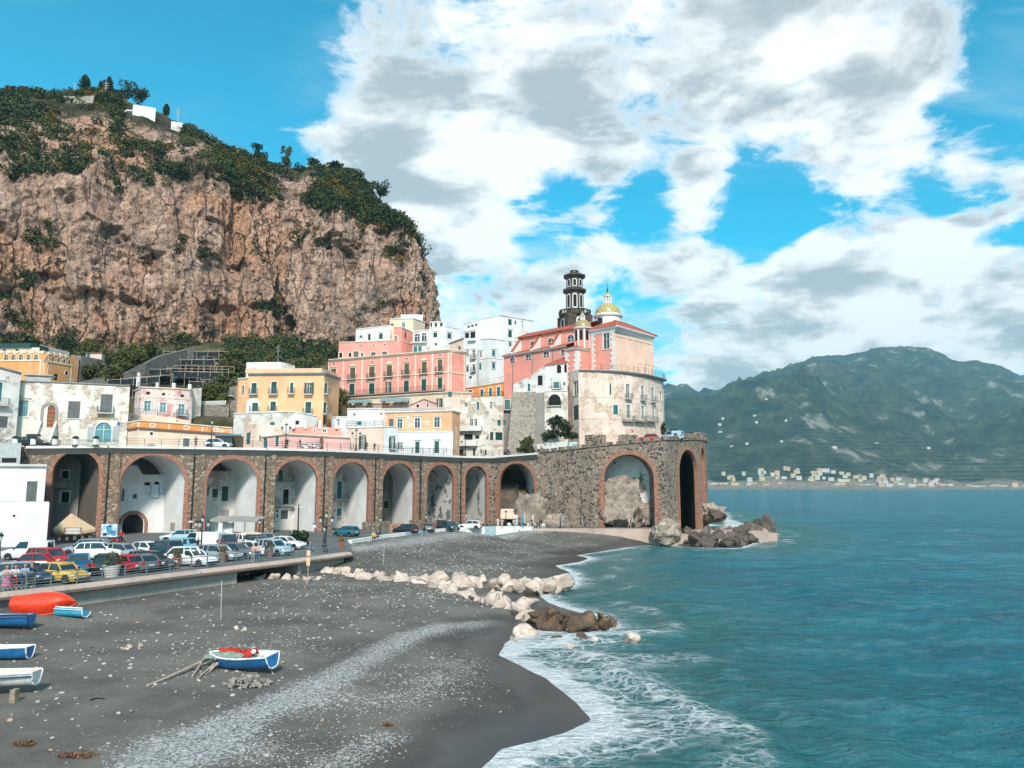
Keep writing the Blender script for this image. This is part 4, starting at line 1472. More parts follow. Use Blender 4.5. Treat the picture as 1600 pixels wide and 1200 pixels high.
def make_window(root,f,s0,s1,z0,z1,kind,opts,tm):
 w,h = s1 - s0,z1 - z0
 arch = kind in ('A','Q','B')
 mb = MB()
 tw = min(0.16,w * 0.2)
 surround = False
 if 't' in opts or kind == 'A':
  surround = True
  if arch:
   i,o = arch_pts(s0,s1,z0,z1),arch_pts(s0 - tw,s1 + tw,z0,z1 + tw)
   for t in range(1,len(i) - 1):
    mb.quad(f.p(*i[t],0.05),f.p(*o[t],0.05),f.p(*o[t + 1],0.05),f.p(*i[t + 1],0.05))
    mb.quad(f.p(*o[t],0.05),f.p(*o[t],0.0),f.p(*o[t + 1],0.0),f.p(*o[t + 1],0.05))
   mb.quad(f.p(*i[0],0.05),f.p(*i[-1],0.05),f.p(*o[-1],0.05),f.p(*o[0],0.05))
  else:
   f.fbox(mb,s0 - tw,s0,z0,z1 + tw,-0.04,0.05)
   f.fbox(mb,s1,s1 + tw,z0,z1 + tw,-0.04,0.05)
   f.fbox(mb,s0,s1,z1,z1 + tw,-0.04,0.048)
 if kind in ('W','A','O','K') and not arch:
  fw = 0.06
  f.fbox(mb,s0,s0 + fw,z0,z1,-0.17,-0.10)
  f.fbox(mb,s1 - fw,s1,z0,z1,-0.17,-0.10)
  f.fbox(mb,s0 + fw,s1 - fw,z1 - fw,z1,-0.17,-0.102)
  f.fbox(mb,s0 + fw,s1 - fw,z0,z0 + fw,-0.17,-0.102)
  if kind != 'K':
   f.fbox(mb,(s0 + s1) / 2 - 0.04,(s0 + s1) / 2 + 0.04,z0 + fw,z1 - fw,-0.17,-0.098)
   if h > 1.2:
    f.fbox(mb,s0 + fw,s1 - fw,z0 + h * 0.66,z0 + h * 0.66 + 0.05,-0.17,-0.104)
 elif arch and kind == 'A':
  f.fbox(mb,(s0 + s1) / 2 - 0.04,(s0 + s1) / 2 + 0.04,z0,z1 - 0.05,-0.17,-0.10)
  f.fbox(mb,s0,s1,z1 - w / 2 - 0.04,z1 - w / 2 + 0.04,-0.17,-0.104)
 else:
  f.fbox(mb,s0,s1,z1 - 0.05,z1,-0.2,-0.12)
 win = mb.build('window' if kind not in ('D','B') else 'door',tm if surround else (FRAMEW if kind != 'K' else tm),root)
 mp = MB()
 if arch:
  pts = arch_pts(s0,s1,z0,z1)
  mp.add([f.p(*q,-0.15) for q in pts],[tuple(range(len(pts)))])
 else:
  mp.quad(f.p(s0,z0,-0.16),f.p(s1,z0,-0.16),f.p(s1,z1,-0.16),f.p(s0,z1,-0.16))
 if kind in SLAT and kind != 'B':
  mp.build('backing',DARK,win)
  for (a,b) in ((s0 + 0.01,(s0 + s1) / 2 - 0.012),((s0 + s1) / 2 + 0.012,s1 - 0.01)):
   ms = MB()
   f.fbox(ms,a,b,z0 + 0.02,z1 - 0.02,-0.13,-0.06)
   ms.build('shutter' if kind != 'D' else 'door_leaf',SLAT[kind],win)
 elif kind == 'B':
  mp.build('door_leaf',BROWND,win)
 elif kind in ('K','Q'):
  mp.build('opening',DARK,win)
 else:
  mp.build('pane',GLASSB if 'l' in opts else GLASS,win)
 if kind == 'O':
  sw = w * 0.46
  for (a,b) in ((s0 - sw - 0.03,s0 - 0.03),(s1 + 0.03,s1 + sw + 0.03)):
   ms = MB()
   f.fbox(ms,a,b,z0,z1,0.05,0.11)
   ms.build('shutter',GREEN,win)
 if 's' in opts:
  ms = MB()
  f.fbox(ms,s0 - 0.18,s1 + 0.18,z0 - 0.12,z0 - 0.003,-0.02,0.14)
  ms.build('sill',tm,win)
 if 'c' in opts or 'p' in opts:
  ms = MB()
  zc = z1 + tw + 0.14
  f.fbox(ms,s0 - 0.30,s1 + 0.30,zc,zc + 0.12,-0.02,0.20)
  if 'p' in opts:
   m_ = (s0 + s1) / 2
   a,b,c = (s0 - 0.30,zc + 0.123),(s1 + 0.30,zc + 0.123),(m_,zc + 0.55)
   ms.add([f.p(*a,0.16),f.p(*b,0.16),f.p(*c,0.16),f.p(*a,0),f.p(*b,0),f.p(*c,0)],[(0,1,2),(0,2,5,3),(1,4,5,2),(0,3,4,1)])
  ms.build('pediment' if 'p' in opts else 'lintel',tm,win)
 if 'b' in opts:
  balcony(root,f,s0 - 0.35,s1 + 0.35,z0 - 0.02,0.75,IRON if 'i' in opts else GREYIRON)
 return win
def balcony(root,f,s0,s1,z,dep,m,slabm=None,h=1.0):
 mb = MB()
 f.fbox(mb,s0,s1,z - 0.16,z,0.004,dep)
 bl = mb.build('balcony',slabm or CONCL,root)
 mb = MB()
 nb = max(4,int((s1 - s0) / 0.2))
 for k in range(nb + 1):
  s = s0 + 0.04 + (s1 - s0 - 0.08) * k / nb
  f.fbox(mb,s - 0.012,s + 0.012,z,z + h,dep - 0.05,dep - 0.026)
 for sd_ in (s0 + 0.02,s1 - 0.05):
  for k in range(4):
   f.fbox(mb,sd_,sd_ + 0.024,z,z + h,0.05 + k * dep * 0.24,0.075 + k * dep * 0.24)
  f.fbox(mb,sd_,sd_ + 0.035,z + h - 0.04,z + h,0.03,dep - 0.06)
 f.fbox(mb,s0,s1,z + h - 0.045,z + h,dep - 0.065,dep - 0.015)
 f.fbox(mb,s0,s1,z + 0.08,z + 0.11,dep - 0.06,dep - 0.02)
 mb.build('balcony_railing',m,bl)
 return bl
def terrace_rail(root,pts,m=IRON,h=1.0,step=1.4,name='terrace_railing',bars=0):
 mb = MB()
 pts = [Vector(p) for p in pts]
 for a,b in zip(pts[:-1],pts[1:]):
  n = max(1,int((b - a).length / step))
  for k in range(n + 1):
   q = a + (b - a) * (k / n)
   mb.box((q.x,q.y,q.z + h / 2),(0.06,0.06,h))
  if bars:
   nb = int((b - a).length / bars)
   for k in range(nb):
    q = a + (b - a) * ((k + 0.5) / nb)
    mb.box((q.x,q.y,q.z + h / 2),(0.025,0.025,h))
  for hh in ((h,) if bars else (h,h * 0.66,h * 0.33)):
   mb.tube([a + Vector((0,0,hh)),b + Vector((0,0,hh))],0.028,4)
 return mb.build(name,m,root)
ROOTS = {}
def bld(name,label,pts,wallm,wins=(),zbot=None,depth=9.0,tm=None,cornice=0.0,cm=None,roofm=None,cat='house',parapet=0.0,cdrop=0.0,off=0.0):
 """pts: (column, distance, top row) of the seen wall corners, left to right; wins: (x0,y0,x1,y1,kind,opts)"""
 tm = tm or TRIMW
 plan = [XY(p[0],p[1]) for p in pts]
 tops = [ZZ(p[2],p[1]) for p in pts]
 if zbot is None:
  zbot = min(float(ground_z(q[0],q[1])) for q in plan) - 1.5
 c = Vector((sum(q[0] for q in plan) / len(plan),sum(q[1] for q in plan) / len(plan),zbot))
 root = empty(name,c,label,cat)
 ROOTS[label] = root
 faces = [Face(plan[i],plan[i + 1],zbot,tops[i],tops[i + 1]) for i in range(len(pts) - 1)]
 jobs = []
 for wdw in wins:
  x0,y0,x1,y1,kind = wdw[:5]
  opts = wdw[5] if len(wdw) > 5 else ''
  xm = (x0 + x1) / 2
  fi = 0
  for i in range(len(faces)):
   if pts[i][0] <= xm <= pts[i + 1][0]:
    fi = i
  f = faces[fi]
  sa,za = f.hit(x0,(y0 + y1) / 2)
  sb_,zb_ = f.hit(x1,(y0 + y1) / 2)
  _,zlo = f.hit(xm,y1)
  _,zhi = f.hit(xm,y0)
  if kind == 'O':
   d = (sb_ - sa) * 0.27
   sa,sb_ = sa + d,sb_ - d
  sa,sb_ = max(sa,0.06),min(sb_,f.L - 0.06)
  if kind != 'R':
   f.holes.append((sa,sb_,zlo,zhi,kind in ('A','Q','B')))
  jobs.append((f,sa,sb_,zlo,zhi,kind,opts))
 mb = MB()
 for f in faces:
  f.wall(mb)
 E0,E1 = Vector(plan[0]),Vector(plan[-1])
 d0,d1 = E0.normalized(),E1.normalized()
 B0 = E0 + d0 * depth + Vector((0.15,0))
 B1 = E1 + d1 * depth - Vector((0.15,0))
 tb0,tb1 = tops[0],tops[-1]
 def v3(q,z):
  return (q[0],q[1],z)
 mb.quad(v3(E1,zbot),v3(B1,zbot),v3(B1,tb1),v3(E1,tops[-1]))
 mb.quad(v3(B1,zbot),v3(B0,zbot),v3(B0,tb0),v3(B1,tb1))
 mb.quad(v3(B0,zbot),v3(E0,zbot),v3(E0,tops[0]),v3(B0,tb0))
 mb.build('wall',wallm,root)
 mr = MB()
 dz = parapet
 mr.add([v3(q,z - dz) for q,z in zip(plan,tops)] + [v3(B1,tb1 - dz),v3(B0,tb0 - dz)],[tuple(range(len(plan) + 2))])
 mr.build('roof',roofm or CONCL,root)
 if cornice:
  mc = MB()
  mc.sweep([v3(q,z - cdrop) for q,z in zip(plan,tops)],[(0.003,-cornice),(0.10,-cornice),(cornice * 0.9,-0.12),(cornice * 0.9,0.03),(-0.2,0.03),(-0.2,-cornice * 0.5)])
  mc.build('cornice',cm or tm,root)
 for (f,sa,sb_,zlo,zhi,kind,opts) in jobs:
  if kind == 'R':
   m_ = MB()
   cs,cz,rr,rv = (sa + sb_) / 2,(zlo + zhi) / 2,(sb_ - sa) / 2,(zhi - zlo) / 2
   ring = [(cs + rr * math.cos(t * math.pi / 7),cz + rv * math.sin(t * math.pi / 7)) for t in range(14)]
   big = [(cs + (rr + 0.14) * math.cos(t * math.pi / 7),cz + (rv + 0.14) * math.sin(t * math.pi / 7)) for t in range(14)]
   for t in range(14):
    t2 = (t + 1) % 14
    m_.quad(f.p(*ring[t],0.07),f.p(*big[t],0.07),f.p(*big[t2],0.07),f.p(*ring[t2],0.07))
    m_.quad(f.p(*big[t],0.07),f.p(*big[t],0.0),f.p(*big[t2],0.0),f.p(*big[t2],0.07))
    m_.quad(f.p(*ring[t],0.07),f.p(*ring[t2],0.07),f.p(*ring[t2],0.01),f.p(*ring[t],0.01))
   w_ = m_.build('oval_window',tm,root)
   m_ = MB()
   m_.add([f.p(*q,0.012) for q in ring],[tuple(range(14))])
   m_.build('opening',DARK,w_)
  else:
   make_window(root,f,sa,sb_,zlo,zhi,kind,opts,tm)
 return root,faces
def strip(root,f,x0,y0,x1,y1,m,out=0.06,name='pilaster',o0=-0.02):
 """flat band on a face between two measured corners"""
 s0,z0 = f.hit(x0,y1)
 s1,z1 = f.hit(x1,y0)
 mb = MB()
 f.fbox(mb,min(s0,s1),max(s0,s1),min(z0,z1),max(z0,z1),o0,out)
 return mb.build(name,m,root)
def course(root,f,x0,y0,x1,y1,m,h=0.18,out=0.12,name='string_course'):
 """moulding between two measured points of a face"""
 s0,z0 = f.hit(x0,y0)
 s1,z1 = f.hit(x1,y1)
 mb = MB()
 v = []
 for o in (-0.02,out):
  v += [f.p(s0,z0 - h / 2,o),f.p(s1,z1 - h / 2,o),f.p(s1,z1 + h / 2,o),f.p(s0,z0 + h / 2,o)]
 mb.add(v,[(0,3,2,1),(4,5,6,7),(0,1,5,4),(1,2,6,5),(2,3,7,6),(3,0,4,7)])
 return mb.build(name,m,root)
def text_mesh(name,body,size,m,loc,rz,parent=None,rx=math.pi / 2,depth=0.01,fit=None):
 cu = bpy.data.curves.new(name,'FONT')
 cu.body = body
 cu.size = size
 cu.align_x = 'CENTER'
 cu.align_y = 'CENTER'
 cu.extrude = depth
 cu.resolution_u = 3
 o = bpy.data.objects.new(name,cu)
 COL.objects.link(o)
 bpy.context.view_layer.update()
 me = bpy.data.meshes.new_from_object(o.evaluated_get(bpy.context.evaluated_depsgraph_get()))
 bpy.data.objects.remove(o)
 bpy.data.curves.remove(cu)
 if fit:
  xs = [v.co.x for v in me.vertices]
  k = fit / max(1e-6,max(xs) - min(xs))
  me.transform(Matrix.Diagonal((k,1,1,1)))
 me.transform(Matrix.Rotation(rz,4,'Z') @ Matrix.Rotation(rx,4,'X'))
 me.materials.clear()
 me.materials.append(m)
 o = bpy.data.objects.new(name,me)
 COL.objects.link(o)
 if parent:
  o.parent = parent
  o.location = Vector(loc) - wloc(parent)
 else:
  o.location = loc
 return o
# ------------------------------------------------------------------ the town
r,F1 = bld('house','worn white house with an arched brown door and a golden insurance sign',[(22,117.5,595),(69,118.7,596),(197,122,602)],PEELW,[
 (28.5,625.5,44,651,'W','tscl'),(68,633,86,668,'B',''),(106,627,125,654,'S','s'),(157,616,175.5,645,'S','b'),(149,660,174,691,'A','l')],
 zbot=14.0,cornice=0.22,cm=GREY)
f = F1[1]
f0 = F1[0]
for (x0,x1) in ((136,148),(175.5,187)):
 strip(r,f,x0,666.5,x1,690,PALEIRON,0.06,'side_shutter')
s0,z0 = f.hit(163.5,654)
sa,_ = f.hit(143,654)
sb_,_ = f.hit(184,654)
SIGN_GOLD = flat('gilt_letters',(0.45,0.30,0.08),0.4,metal=0.5)
text_mesh('sign_lettering','ASSICURAZIONI',0.62,SIGN_GOLD,f.p(s0,z0,0.06),f.rz,r,depth=0.03,fit=(sb_ - sa))
mb = MB()
s1,z1 = f.hit(163.5,649.5)
mb.add([f.p(s1 + 0.55 * math.cos(a) * (1 if k % 2 else 0.55),z1 + 0.32 * math.sin(a) * (1 if k % 2 else 0.55),0.05) for k,a in enumerate([j * math.pi / 8 for j in range(16)])],[tuple(range(16))])
mb.build('sign_emblem',SIGN_GOLD,r)
strip(r,f,183,659.5,188,664.5,flat('blue_enamel',(0.02,0.12,0.28),0.4),0.04,'house_plaque')
mb = MB()
sL,_ = f.hit(64,650)
sR,_ = f.hit(90,650)
_,zTop = f.hit(77,629)
_,zB = f.hit(77,668)
sI,_ = f.hit(68,650)
sJ,_ = f.hit(86,650)
_,zI = f.hit(77,633)
i_,o_ = arch_pts(sI,sJ,zB,zI),arch_pts(sI - 0.42,sJ + 0.42,zB,zI + 0.42)
for t in range(1,len(i_) - 1):
 mb.quad(f.p(*i_[t],0.07),f.p(*o_[t],0.07),f.p(*o_[t + 1],0.07),f.p(*i_[t + 1],0.07))
 mb.quad(f.p(*o_[t],0.07),f.p(*o_[t],0.0),f.p(*o_[t + 1],0.0),f.p(*o_[t + 1],0.07))
mb.quad(f.p(*i_[0],0.07),f.p(*i_[-1],0.07),f.p(*o_[-1],0.07),f.p(*o_[0],0.07))
mb.build('door_surround',GREY,r)
nst = 9
for k in range(nst):
 zz = 14.75 + (zB - 14.75) * (k + 1) / nst
 mb = MB()
 f.fbox(mb,sI - 0.1,sJ + 0.1,14.5,zz,0.01,0.35 + 0.33 * (nst - 1 - k))
 mb.build('step',CONCL,r)
for s_ in (sI - 0.42,sJ + 0.12):
 mb = MB()
 L_ = 0.4 + 0.33 * nst
 v = []
 for ss in (s_,s_ + 0.3):
  v += [f.p(ss,14.5,0.01),f.p(ss,14.5,L_),f.p(ss,14.75 + 0.75,L_),f.p(ss,zB + 0.95,0.35),f.p(ss,zB + 0.95,0.01)]
 mb.add(v,[(0,1,2,3,4),(9,8,7,6,5),(0,5,6,1),(1,6,7,2),(2,7,8,3),(3,8,9,4)])
 mb.build('stair_wall',TRIMW,r)
mb = MB()
a_ = F1[0]
for s_ in (0.6,2.2,3.9):
 a_.fbox(mb,s_,s_ + 0.1,24.9,26.2,-0.5,-0.4)
a_.fbox(mb,0.3,4.3,26.15,26.3,-2.5,-0.2)
a_.fbox(mb,0.5,4.1,25.0,25.8,-0.52,-0.46)
mb.build('roof_shelter',PALEIRON,r)
r,ff = bld('house','white house corner with iron balcony standing forward of the insurance house',[(-40,112.5,566),(23,116.2,582)],WHITE2,[(-6,597,3,627,'T','tc'),(-10,650,12,668,'S','')],zbot=14.0,cornice=0.3,cm=GREY)
s,z = ff[0].hit(1,633)
balcony(r,ff[0],s - 2.5,s + 1.0,z,0.9,GREYIRON)
r,ff = bld('villa','orange villa crowned by a row of small white arches under the cliff',[(-30,153,552),(65.5,150,551),(113,157.5,560)],OCHRE,
 [(x - 3.2,554,x + 3.2,562.5,'A','') for x in (10,21.5,33,45,57)] + [(x - 2.2,y,x + 2.2,y + 9.5,'A','') for x,y in ((73.6,556),(82.5,557.5),(91.5,559),(100,561),(108,562.5))] +
 [(69.5,572.5,74.5,579.5,'R'),(101.5,579,106,587,'R'),(84,584,91,594,'Q')],depth=8,tm=TRIM)
course(r,ff[0],-30,563.8,65.3,563,TRIM,0.3)
course(r,ff[1],65.7,563,112.8,571,TRIM,0.3)
strip(r,ff[0],60,564,65.3,600,TRIM,0.08)
strip(r,ff[1],65.8,564,69.2,600,TRIM,0.08)
strip(r,ff[1],109.5,571,112.8,600,TRIM,0.08)
for k,x in enumerate([4.5,15.5,27,39,51,63]):
 strip(r,ff[0],x - 3,548.5,x + 3,551.6,TRIM,0.1,'merlon',-0.3)
for k,(x,y) in enumerate([(69,551),(78,552.5),(87,554),(96,555.5),(104.5,557.5)]):
 strip(r,ff[1],x - 2.4,y - 2.5,x + 2.4,y + 1.6,TRIM,0.1,'merlon',-0.3)
r,ff = bld('house','pink rooftop house with a flat dark green roof behind the white arches',[(-30,160,543),(49,159,543)],PALEPEACH,[(4,545.5,9,551,'T'),(24,545,29,551,'T')],depth=6)
mb = MB()
f = ff[0]
s1,zt = f.hit(50.5,536.5)
_,zb = f.hit(50.5,543)
f.fbox(mb,-0.5,s1,zb,zt,-5,0.5)
mb.build('green_roof',flat('green_roofing',(0.012,0.055,0.05),0.6),r)
r,ff = bld('house','low grey house with a long mossy roof behind the orange villa',[(49,163,538),(97,168,550)],GREY,[(60,548,64,553,'K')],depth=7,roofm=DULLTILE)
r,ff = bld('ruin','grey stone ruin with an empty window beside the orange villa',[(100,160,554),(116,158,556),(150,165,562)],GSTONE,[(118.5,569,123,578,'K'),(130,572,134,577,'K')],depth=7)
r,ff = bld('house','small peach and grey house on the slope above the ruin',[(124,174,551),(148.5,172,551),(168,178,555)],PALEPEACH,[(135.5,553,141,560,'T','t')],depth=6,cornice=0.25,cm=DULLTILE,roofm=DULLTILE)
WALLPTS = [(125,152,596),(190,160,584),(224,166,567),(246,172,556),(290,186,545),(300,188,541)]
mb = MB()
tp = [P(a,c,b) for a,b,c in WALLPTS]
vs,fs = [],[]
for p in tp:
 g = float(ground_z(p.x,p.y)) - 3
 vs += [(p.x,p.y,g),(p.x,p.y,p.z),(p.x + 0.2,p.y + 0.7,p.z),(p.x + 0.2,p.y + 0.7,g)]
for i in range(len(tp) - 1):
 for j in range(4):
  j2 = (j + 1) % 4
  fs.append((i * 4 + j,i * 4 + 4 + j,i * 4 + 4 + j2,i * 4 + j2))
mb.add(vs,fs)
o = mb.build('garden_wall',GSTONE)
setp(o,'sloping grey stone wall climbing beside the lemon terraces','wall')
mb = MB()
mb.sweep([P(337,566,192),P(372,559,195)],[(0,-6),(0,0),(-0.7,0),(-0.7,-6)])
o = mb.build('terrace_wall',TSTONE)
setp(o,'short pale rubble wall at the top of the lemon terraces','wall')
def pergola(label,x0,x1,ytop,Y,h,rows=2,dep=7.0,slope=0.0):
 a,b = P(x0,ytop,Y),P(x1,ytop + slope,Y + 1.5)
 root = empty('pergola',(a.x,a.y,a.z - h),label,'pergola','pole pergolas on the lemon terraces')
 L = (b - a).length
 n = max(3,int(L / 2.3))
 for r_ in range(rows):
  for k in range(n + 1):
   q = a + (b - a) * (k / n)
   y = q.y + r_ * dep / max(1,rows - 1)
   zt = q.z + r_ * 1.2
   zg = min(float(ground_z(q.x,y)) - 0.8,zt - 1.0)
   mb = MB()
   mb.tube([(q.x + rng.uniform(-.15,.15),y,zg),(q.x + rng.uniform(-.1,.1),y,zt + rng.uniform(0.1,0.7))],0.075,5)
   mb.build('pole',DRIFT,root)
 for r_ in range(rows):
  mb = MB()
  y = r_ * dep / max(1,rows - 1)
  mb.tube([(a.x,a.y + y,a.z + r_ * 1.2),(b.x,b.y + y,b.z + r_ * 1.2)],0.07,5)
  mb.tube([(a.x,a.y + y,a.z - 1.3 + r_ * 1.2),(b.x,b.y + y,b.z - 1.3 + r_ * 1.2)],0.05,5)
  mb.build('crossbar',DRIFT,root)
 nu,nv = 28,9
 vs,fs = [],[]
 for i in range(nu + 1):
  for j in range(nv + 1):
   t = i / nu
   q = a + (b - a) * t
   w = j / nv
   sag = 0.35 * math.sin(t * math.pi * n) ** 2 + 0.25 * math.sin(w * math.pi) + 0.3 * rng.random()
   if j == 0:
    vs.append((q.x,q.y - 0.1,q.z - 1.0 - 1.4 * rng.random()))
   else:
    w2 = (j - 1) / (nv - 1)
    vs.append((q.x,q.y + 0.1 + w2 * dep,q.z + w2 * 1.2 - sag + 0.15))
 for i in range(nu):
  for j in range(nv):
   k = i * (nv + 1) + j
   fs.append((k,k + nv + 1,k + nv + 2,k + 1))
 mb = MB()
 mb.add(vs,fs)
 mb.build('shade_net',NETS,root,smooth=True)
pergola('pole pergola with black shade net high under the cliff foot',256,342,549,194,3.0,2,7)
pergola('pole pergola with black shade net beside the pale rubble wall',264,336,562,182,3.0,2,7)
pergola('pole pergola with black shade net at the foot of the sloping garden wall',214,268,577,168,3.0,2,7)
pergola('bare pole pergola stepping across the middle lemon terrace',250,348,580,170,3.0,3,7,2)
pergola('pole pergola with black shade net behind the peeling villa roof',168,250,594,156,3.0,2,6,-6)
pergola('pole pergola with black shade net above the stone balustrade',296,360,596,158,3.0,2,6,2)
def grove(name,label,spots,m,cat='trees'):
 for k,(px,py,Y,r) in enumerate(spots):
  p = P(px,py,Y)
  g = float(ground_z(p.x,p.y)) - 0.4
  root = empty(name,(p.x,p.y,g),label,'tree',label)
  mb = MB()
  mb.tube([(p.x,p.y,g),(p.x + 0.2,p.y,p.z - r * 0.3),(p.x,p.y,p.z)],[0.25,0.18,0.08],6)
  mb.build('trunk',BARK,root)
  cl = [((p.x,p.y,p.z),(r,r,r * 0.8),int(160 * r),0.30)]
  for j in range(4):
   a = rng.uniform(0,6.28)
   cl.append(((p.x + math.cos(a) * r * 0.7,p.y + math.sin(a) * r * 0.6,p.z + rng.uniform(-.3,.4) * r),(r * .6,r * .6,r * .5),int(70 * r),0.28))
  leaf_object('crown',cl,m,nrs,root)
grove('lemon_tree','bushy lemon tree on the terraces below the cliff',[(165,557,178,2.6),(185,560,176,2.4),(205,552,182,2.5),(150,580,160,2.2),(172,585,158,2.0),(190,578,164,2.2),(215,556,180,2.2),(232,548,186,2.4),(318,618,152,2.2),
       (338,612,154,2.4),(350,600,160,2.2),(355,625,150,2.0),(300,630,148,1.8),(358,575,182,2.6),(366,560,190,2.6),(125,560,190,2.4),(140,548,195,2.6),(285,548,198,2.0)],LEAFM)
r,ff = bld('villa','faded pink peeling villa with three teal windows and a roof balustrade',[(205.5,141,610),(215,138,604.5),(272,139,606.5),(296.5,141,609)],FADED,[
 (225,626.5,235.4,642.5,'W','tl'),(249.4,629,259.3,644.5,'W','tl'),(278.6,631.5,288.6,648.7,'W','tlb'),(228.4,611.5,234.3,616.3,'Q'),(252.8,613.6,258.3,617.7,'Q'),(281.7,616,288,620.5,'Q')],
 depth=9,cornice=0.25,cm=TRIM)
course(r,ff[1],215.4,620,271.6,622,TRIM,0.14,0.07)
course(r,ff[2],272.4,622,296,624.5,TRIM,0.14,0.07)
strip(r,ff[1],268.5,607,271.8,650,TRIM,0.06)
strip(r,ff[1],215.3,606,217.5,650,TRIM,0.06)
for (x,y,h) in ((214.5,604,1.9),(244.5,605,0.9),(270.5,606,0.9),(295.5,608,0.9)):
 p = P(x,y,139.2)
 mb = MB()
 mb.box((p.x,p.y + 0.3,p.z + h / 2),(0.55,0.45,h))
 if h > 1.5:
  mb.lathe((p.x,p.y + 0.3,p.z + h),[(0.4,0),(0.2,0.15),(0.33,0.45),(0.0,0.8)],8)
 mb.build('roof_post',TRIMW,r)
terrace_rail(r,[tuple(P(215,604.5,139)),tuple(P(272,606.5,139.5)),tuple(P(296,609,141.2))],IRON)
r,ff = bld('house','narrow grey white house wall joined to the peeling villa',[(296.5,142.5,607),(310.5,144,606)],WHITE2,[(296.9,616,300,621.5,'K')],depth=7)
r,ff = bld('terrace_house','pale pink terrace with plant pots below the peeling villa',[(192,130,645),(246,131,650),(294,132.5,657)],PALEPEACH,[(205,648,207.5,653.5,'K'),(217,646,219.5,652,'K'),(247,651,250,656,'K'),(275,652,278,659,'K')],depth=6,tm=TRIM)
terrace_rail(r,[tuple(P(192,645,130.3)),tuple(P(246,650,131.3)),tuple(P(294,657,132.8))],GREYIRON)
r,ff = bld('garden_house','low stone wall with white balustrade beside the yellow palazzo garden',[(308,146,633),(355,147,632)],GSTONE,[],depth=3,cat='wall')
for k in range(22):
 p = P(310 + k * 2,632.8,146.6)
 mb = MB()
 mb.lathe((p.x,p.y,p.z),[(0.1,0),(0.06,0.1),(0.12,0.35),(0.05,0.6),(0.1,0.7)],6)
 mb.build('baluster',TRIMW,r)
mb = MB()
mb.sweep([P(309,628.4,146.6),P(354,627.4,147.4)],[(0.15,0),(0.15,0.16),(-0.15,0.16),(-0.15,0)])
mb.build('handrail',TRIMW,r)
r,ff = bld('low_building','long low peach building with an orange panelled parapet and oval holes',[(193,122.5,661),(216,121.5,656),(362,126.5,668)],PALEPEACH,[
 (235,662,242,667,'R'),(288,665.8,295,670.6,'R'),(334.5,669,341,673.8,'R'),(234,675,239.4,680,'R'),(286,685,296,698,'S','t')],zbot=14.0,depth=7,tm=TRIMW,cornice=0.2,cm=TRIM)
f = ff[1]
ya = lambda x,y0,y1: y0 + (y1 - y0) * (x - 216) / (362 - 216)
for (x0,x1) in ((218.5,262.5),(266,315),(318,360)):
 s0,za = f.hit(x0,ya(x0,657.6,669.2))
 s1,zb = f.hit(x1,ya(x1,657.6,669.2))
 _,zc = f.hit(x1,ya(x1,667,677))
 _,zd = f.hit(x0,ya(x0,667,677))
 mb = MB()
 v = []
 for o in (-0.02,0.045):
  v += [f.p(s0,zd,o),f.p(s1,zc,o),f.p(s1,zb,o),f.p(s0,za,o)]
 mb.add(v,[(0,3,2,1),(4,5,6,7),(0,1,5,4),(1,2,6,5),(2,3,7,6),(3,0,4,7)])
 mb.build('parapet_panel',ORANGE,r)
strip(r,ff[0],194,661.5,214.5,669,ORANGE,0.045,'parapet_panel')
course(r,f,216.3,668.5,361.6,678.5,DULLTILE,0.25,0.35,'tile_eave')
course(r,ff[0],193.3,671.5,215.8,668.7,DULLTILE,0.25,0.35,'tile_eave')
mb = MB()
i_ = [(f.hit(224,693)[0] + (f.hit(249,693)[0] - f.hit(224,693)[0]) * (0.5 - 0.5 * math.cos(math.pi * k / 10)),14.6 + 1.1 * math.sin(math.pi * k / 10)) for k in range(11)]
mb.add([f.p(*q,0.05) for q in i_],[tuple(range(11))])
mb.build('arched_recess',GREY,r)
mb = MB()
f.fbox(mb,f.hit(336,680)[0],f.L + 1.4,f.hit(350,682)[1],f.hit(350,679)[1],0.02,2.0)
mb.build('canopy',flat('blue_grey_canopy',(0.12,0.18,0.22),0.5),r)
strip(r,f,343,684,361,700,GLASSB,0.05,'shop_window')
YEL = plaster('yellow_ochre_plaster',(0.80,0.45,0.25),0.22,(0.5,0.33,0.2))
r,ff = bld('palazzo','yellow ochre palazzo with green shutters and a white arched niche',[(383,142,583.5),(447,141,583),(503,140.5,582.5),(527,148.5,591)],YEL,[
 (393,598.5,401,615.7,'G','tb'),(423.9,596.5,432.3,615.7,'G','tb'),(453.4,597.8,458.4,615,'G','tb'),(475.2,597.8,491,615.7,'O','tb'),(506.8,598.5,511.2,615.7,'G','tb'),
 (394,629.5,403,643,'G','b'),(422.6,627.4,431,642.5,'G','tb'),(477.2,628,486.4,646,'G','tb'),(505,628.8,510,646.6,'G','tb'),(505,650,509.3,664,'D','')],depth=12,zbot=17,cornice=0.5,cm=GREY)
f = ff[0]
s0,z0 = f.hit(384.5,645)
s1,z1 = f.hit(406,621)
sw0,sw1 = f.hit(394,640)[0],f.hit(403,640)[0]
zw0,zw1 = f.hit(398,643)[1],f.hit(398,629.5)[1]
mb = MB()
o_ = arch_pts(s0,s1,z0,z1,12)
mb2 = []
inner = [(sw0,zw0),(sw1,zw0),(sw1,zw1),(sw0,zw1)]
bm_ = bmesh.new()
vo = [bm_.verts.new(f.p(*q,0.035)) for q in o_]
vi = [bm_.verts.new(f.p(*q,0.035)) for q in inner]
eo = [bm_.edges.new((vo[k],vo[(k + 1) % len(vo)])) for k in range(len(vo))]
ei = [bm_.edges.new((vi[k],vi[(k + 1) % 4])) for k in range(4)]
bmesh.ops.triangle_fill(bm_,use_beauty=True,edges=eo + ei)
me_ = bpy.data.meshes.new('niche')
off_ = wloc(r)
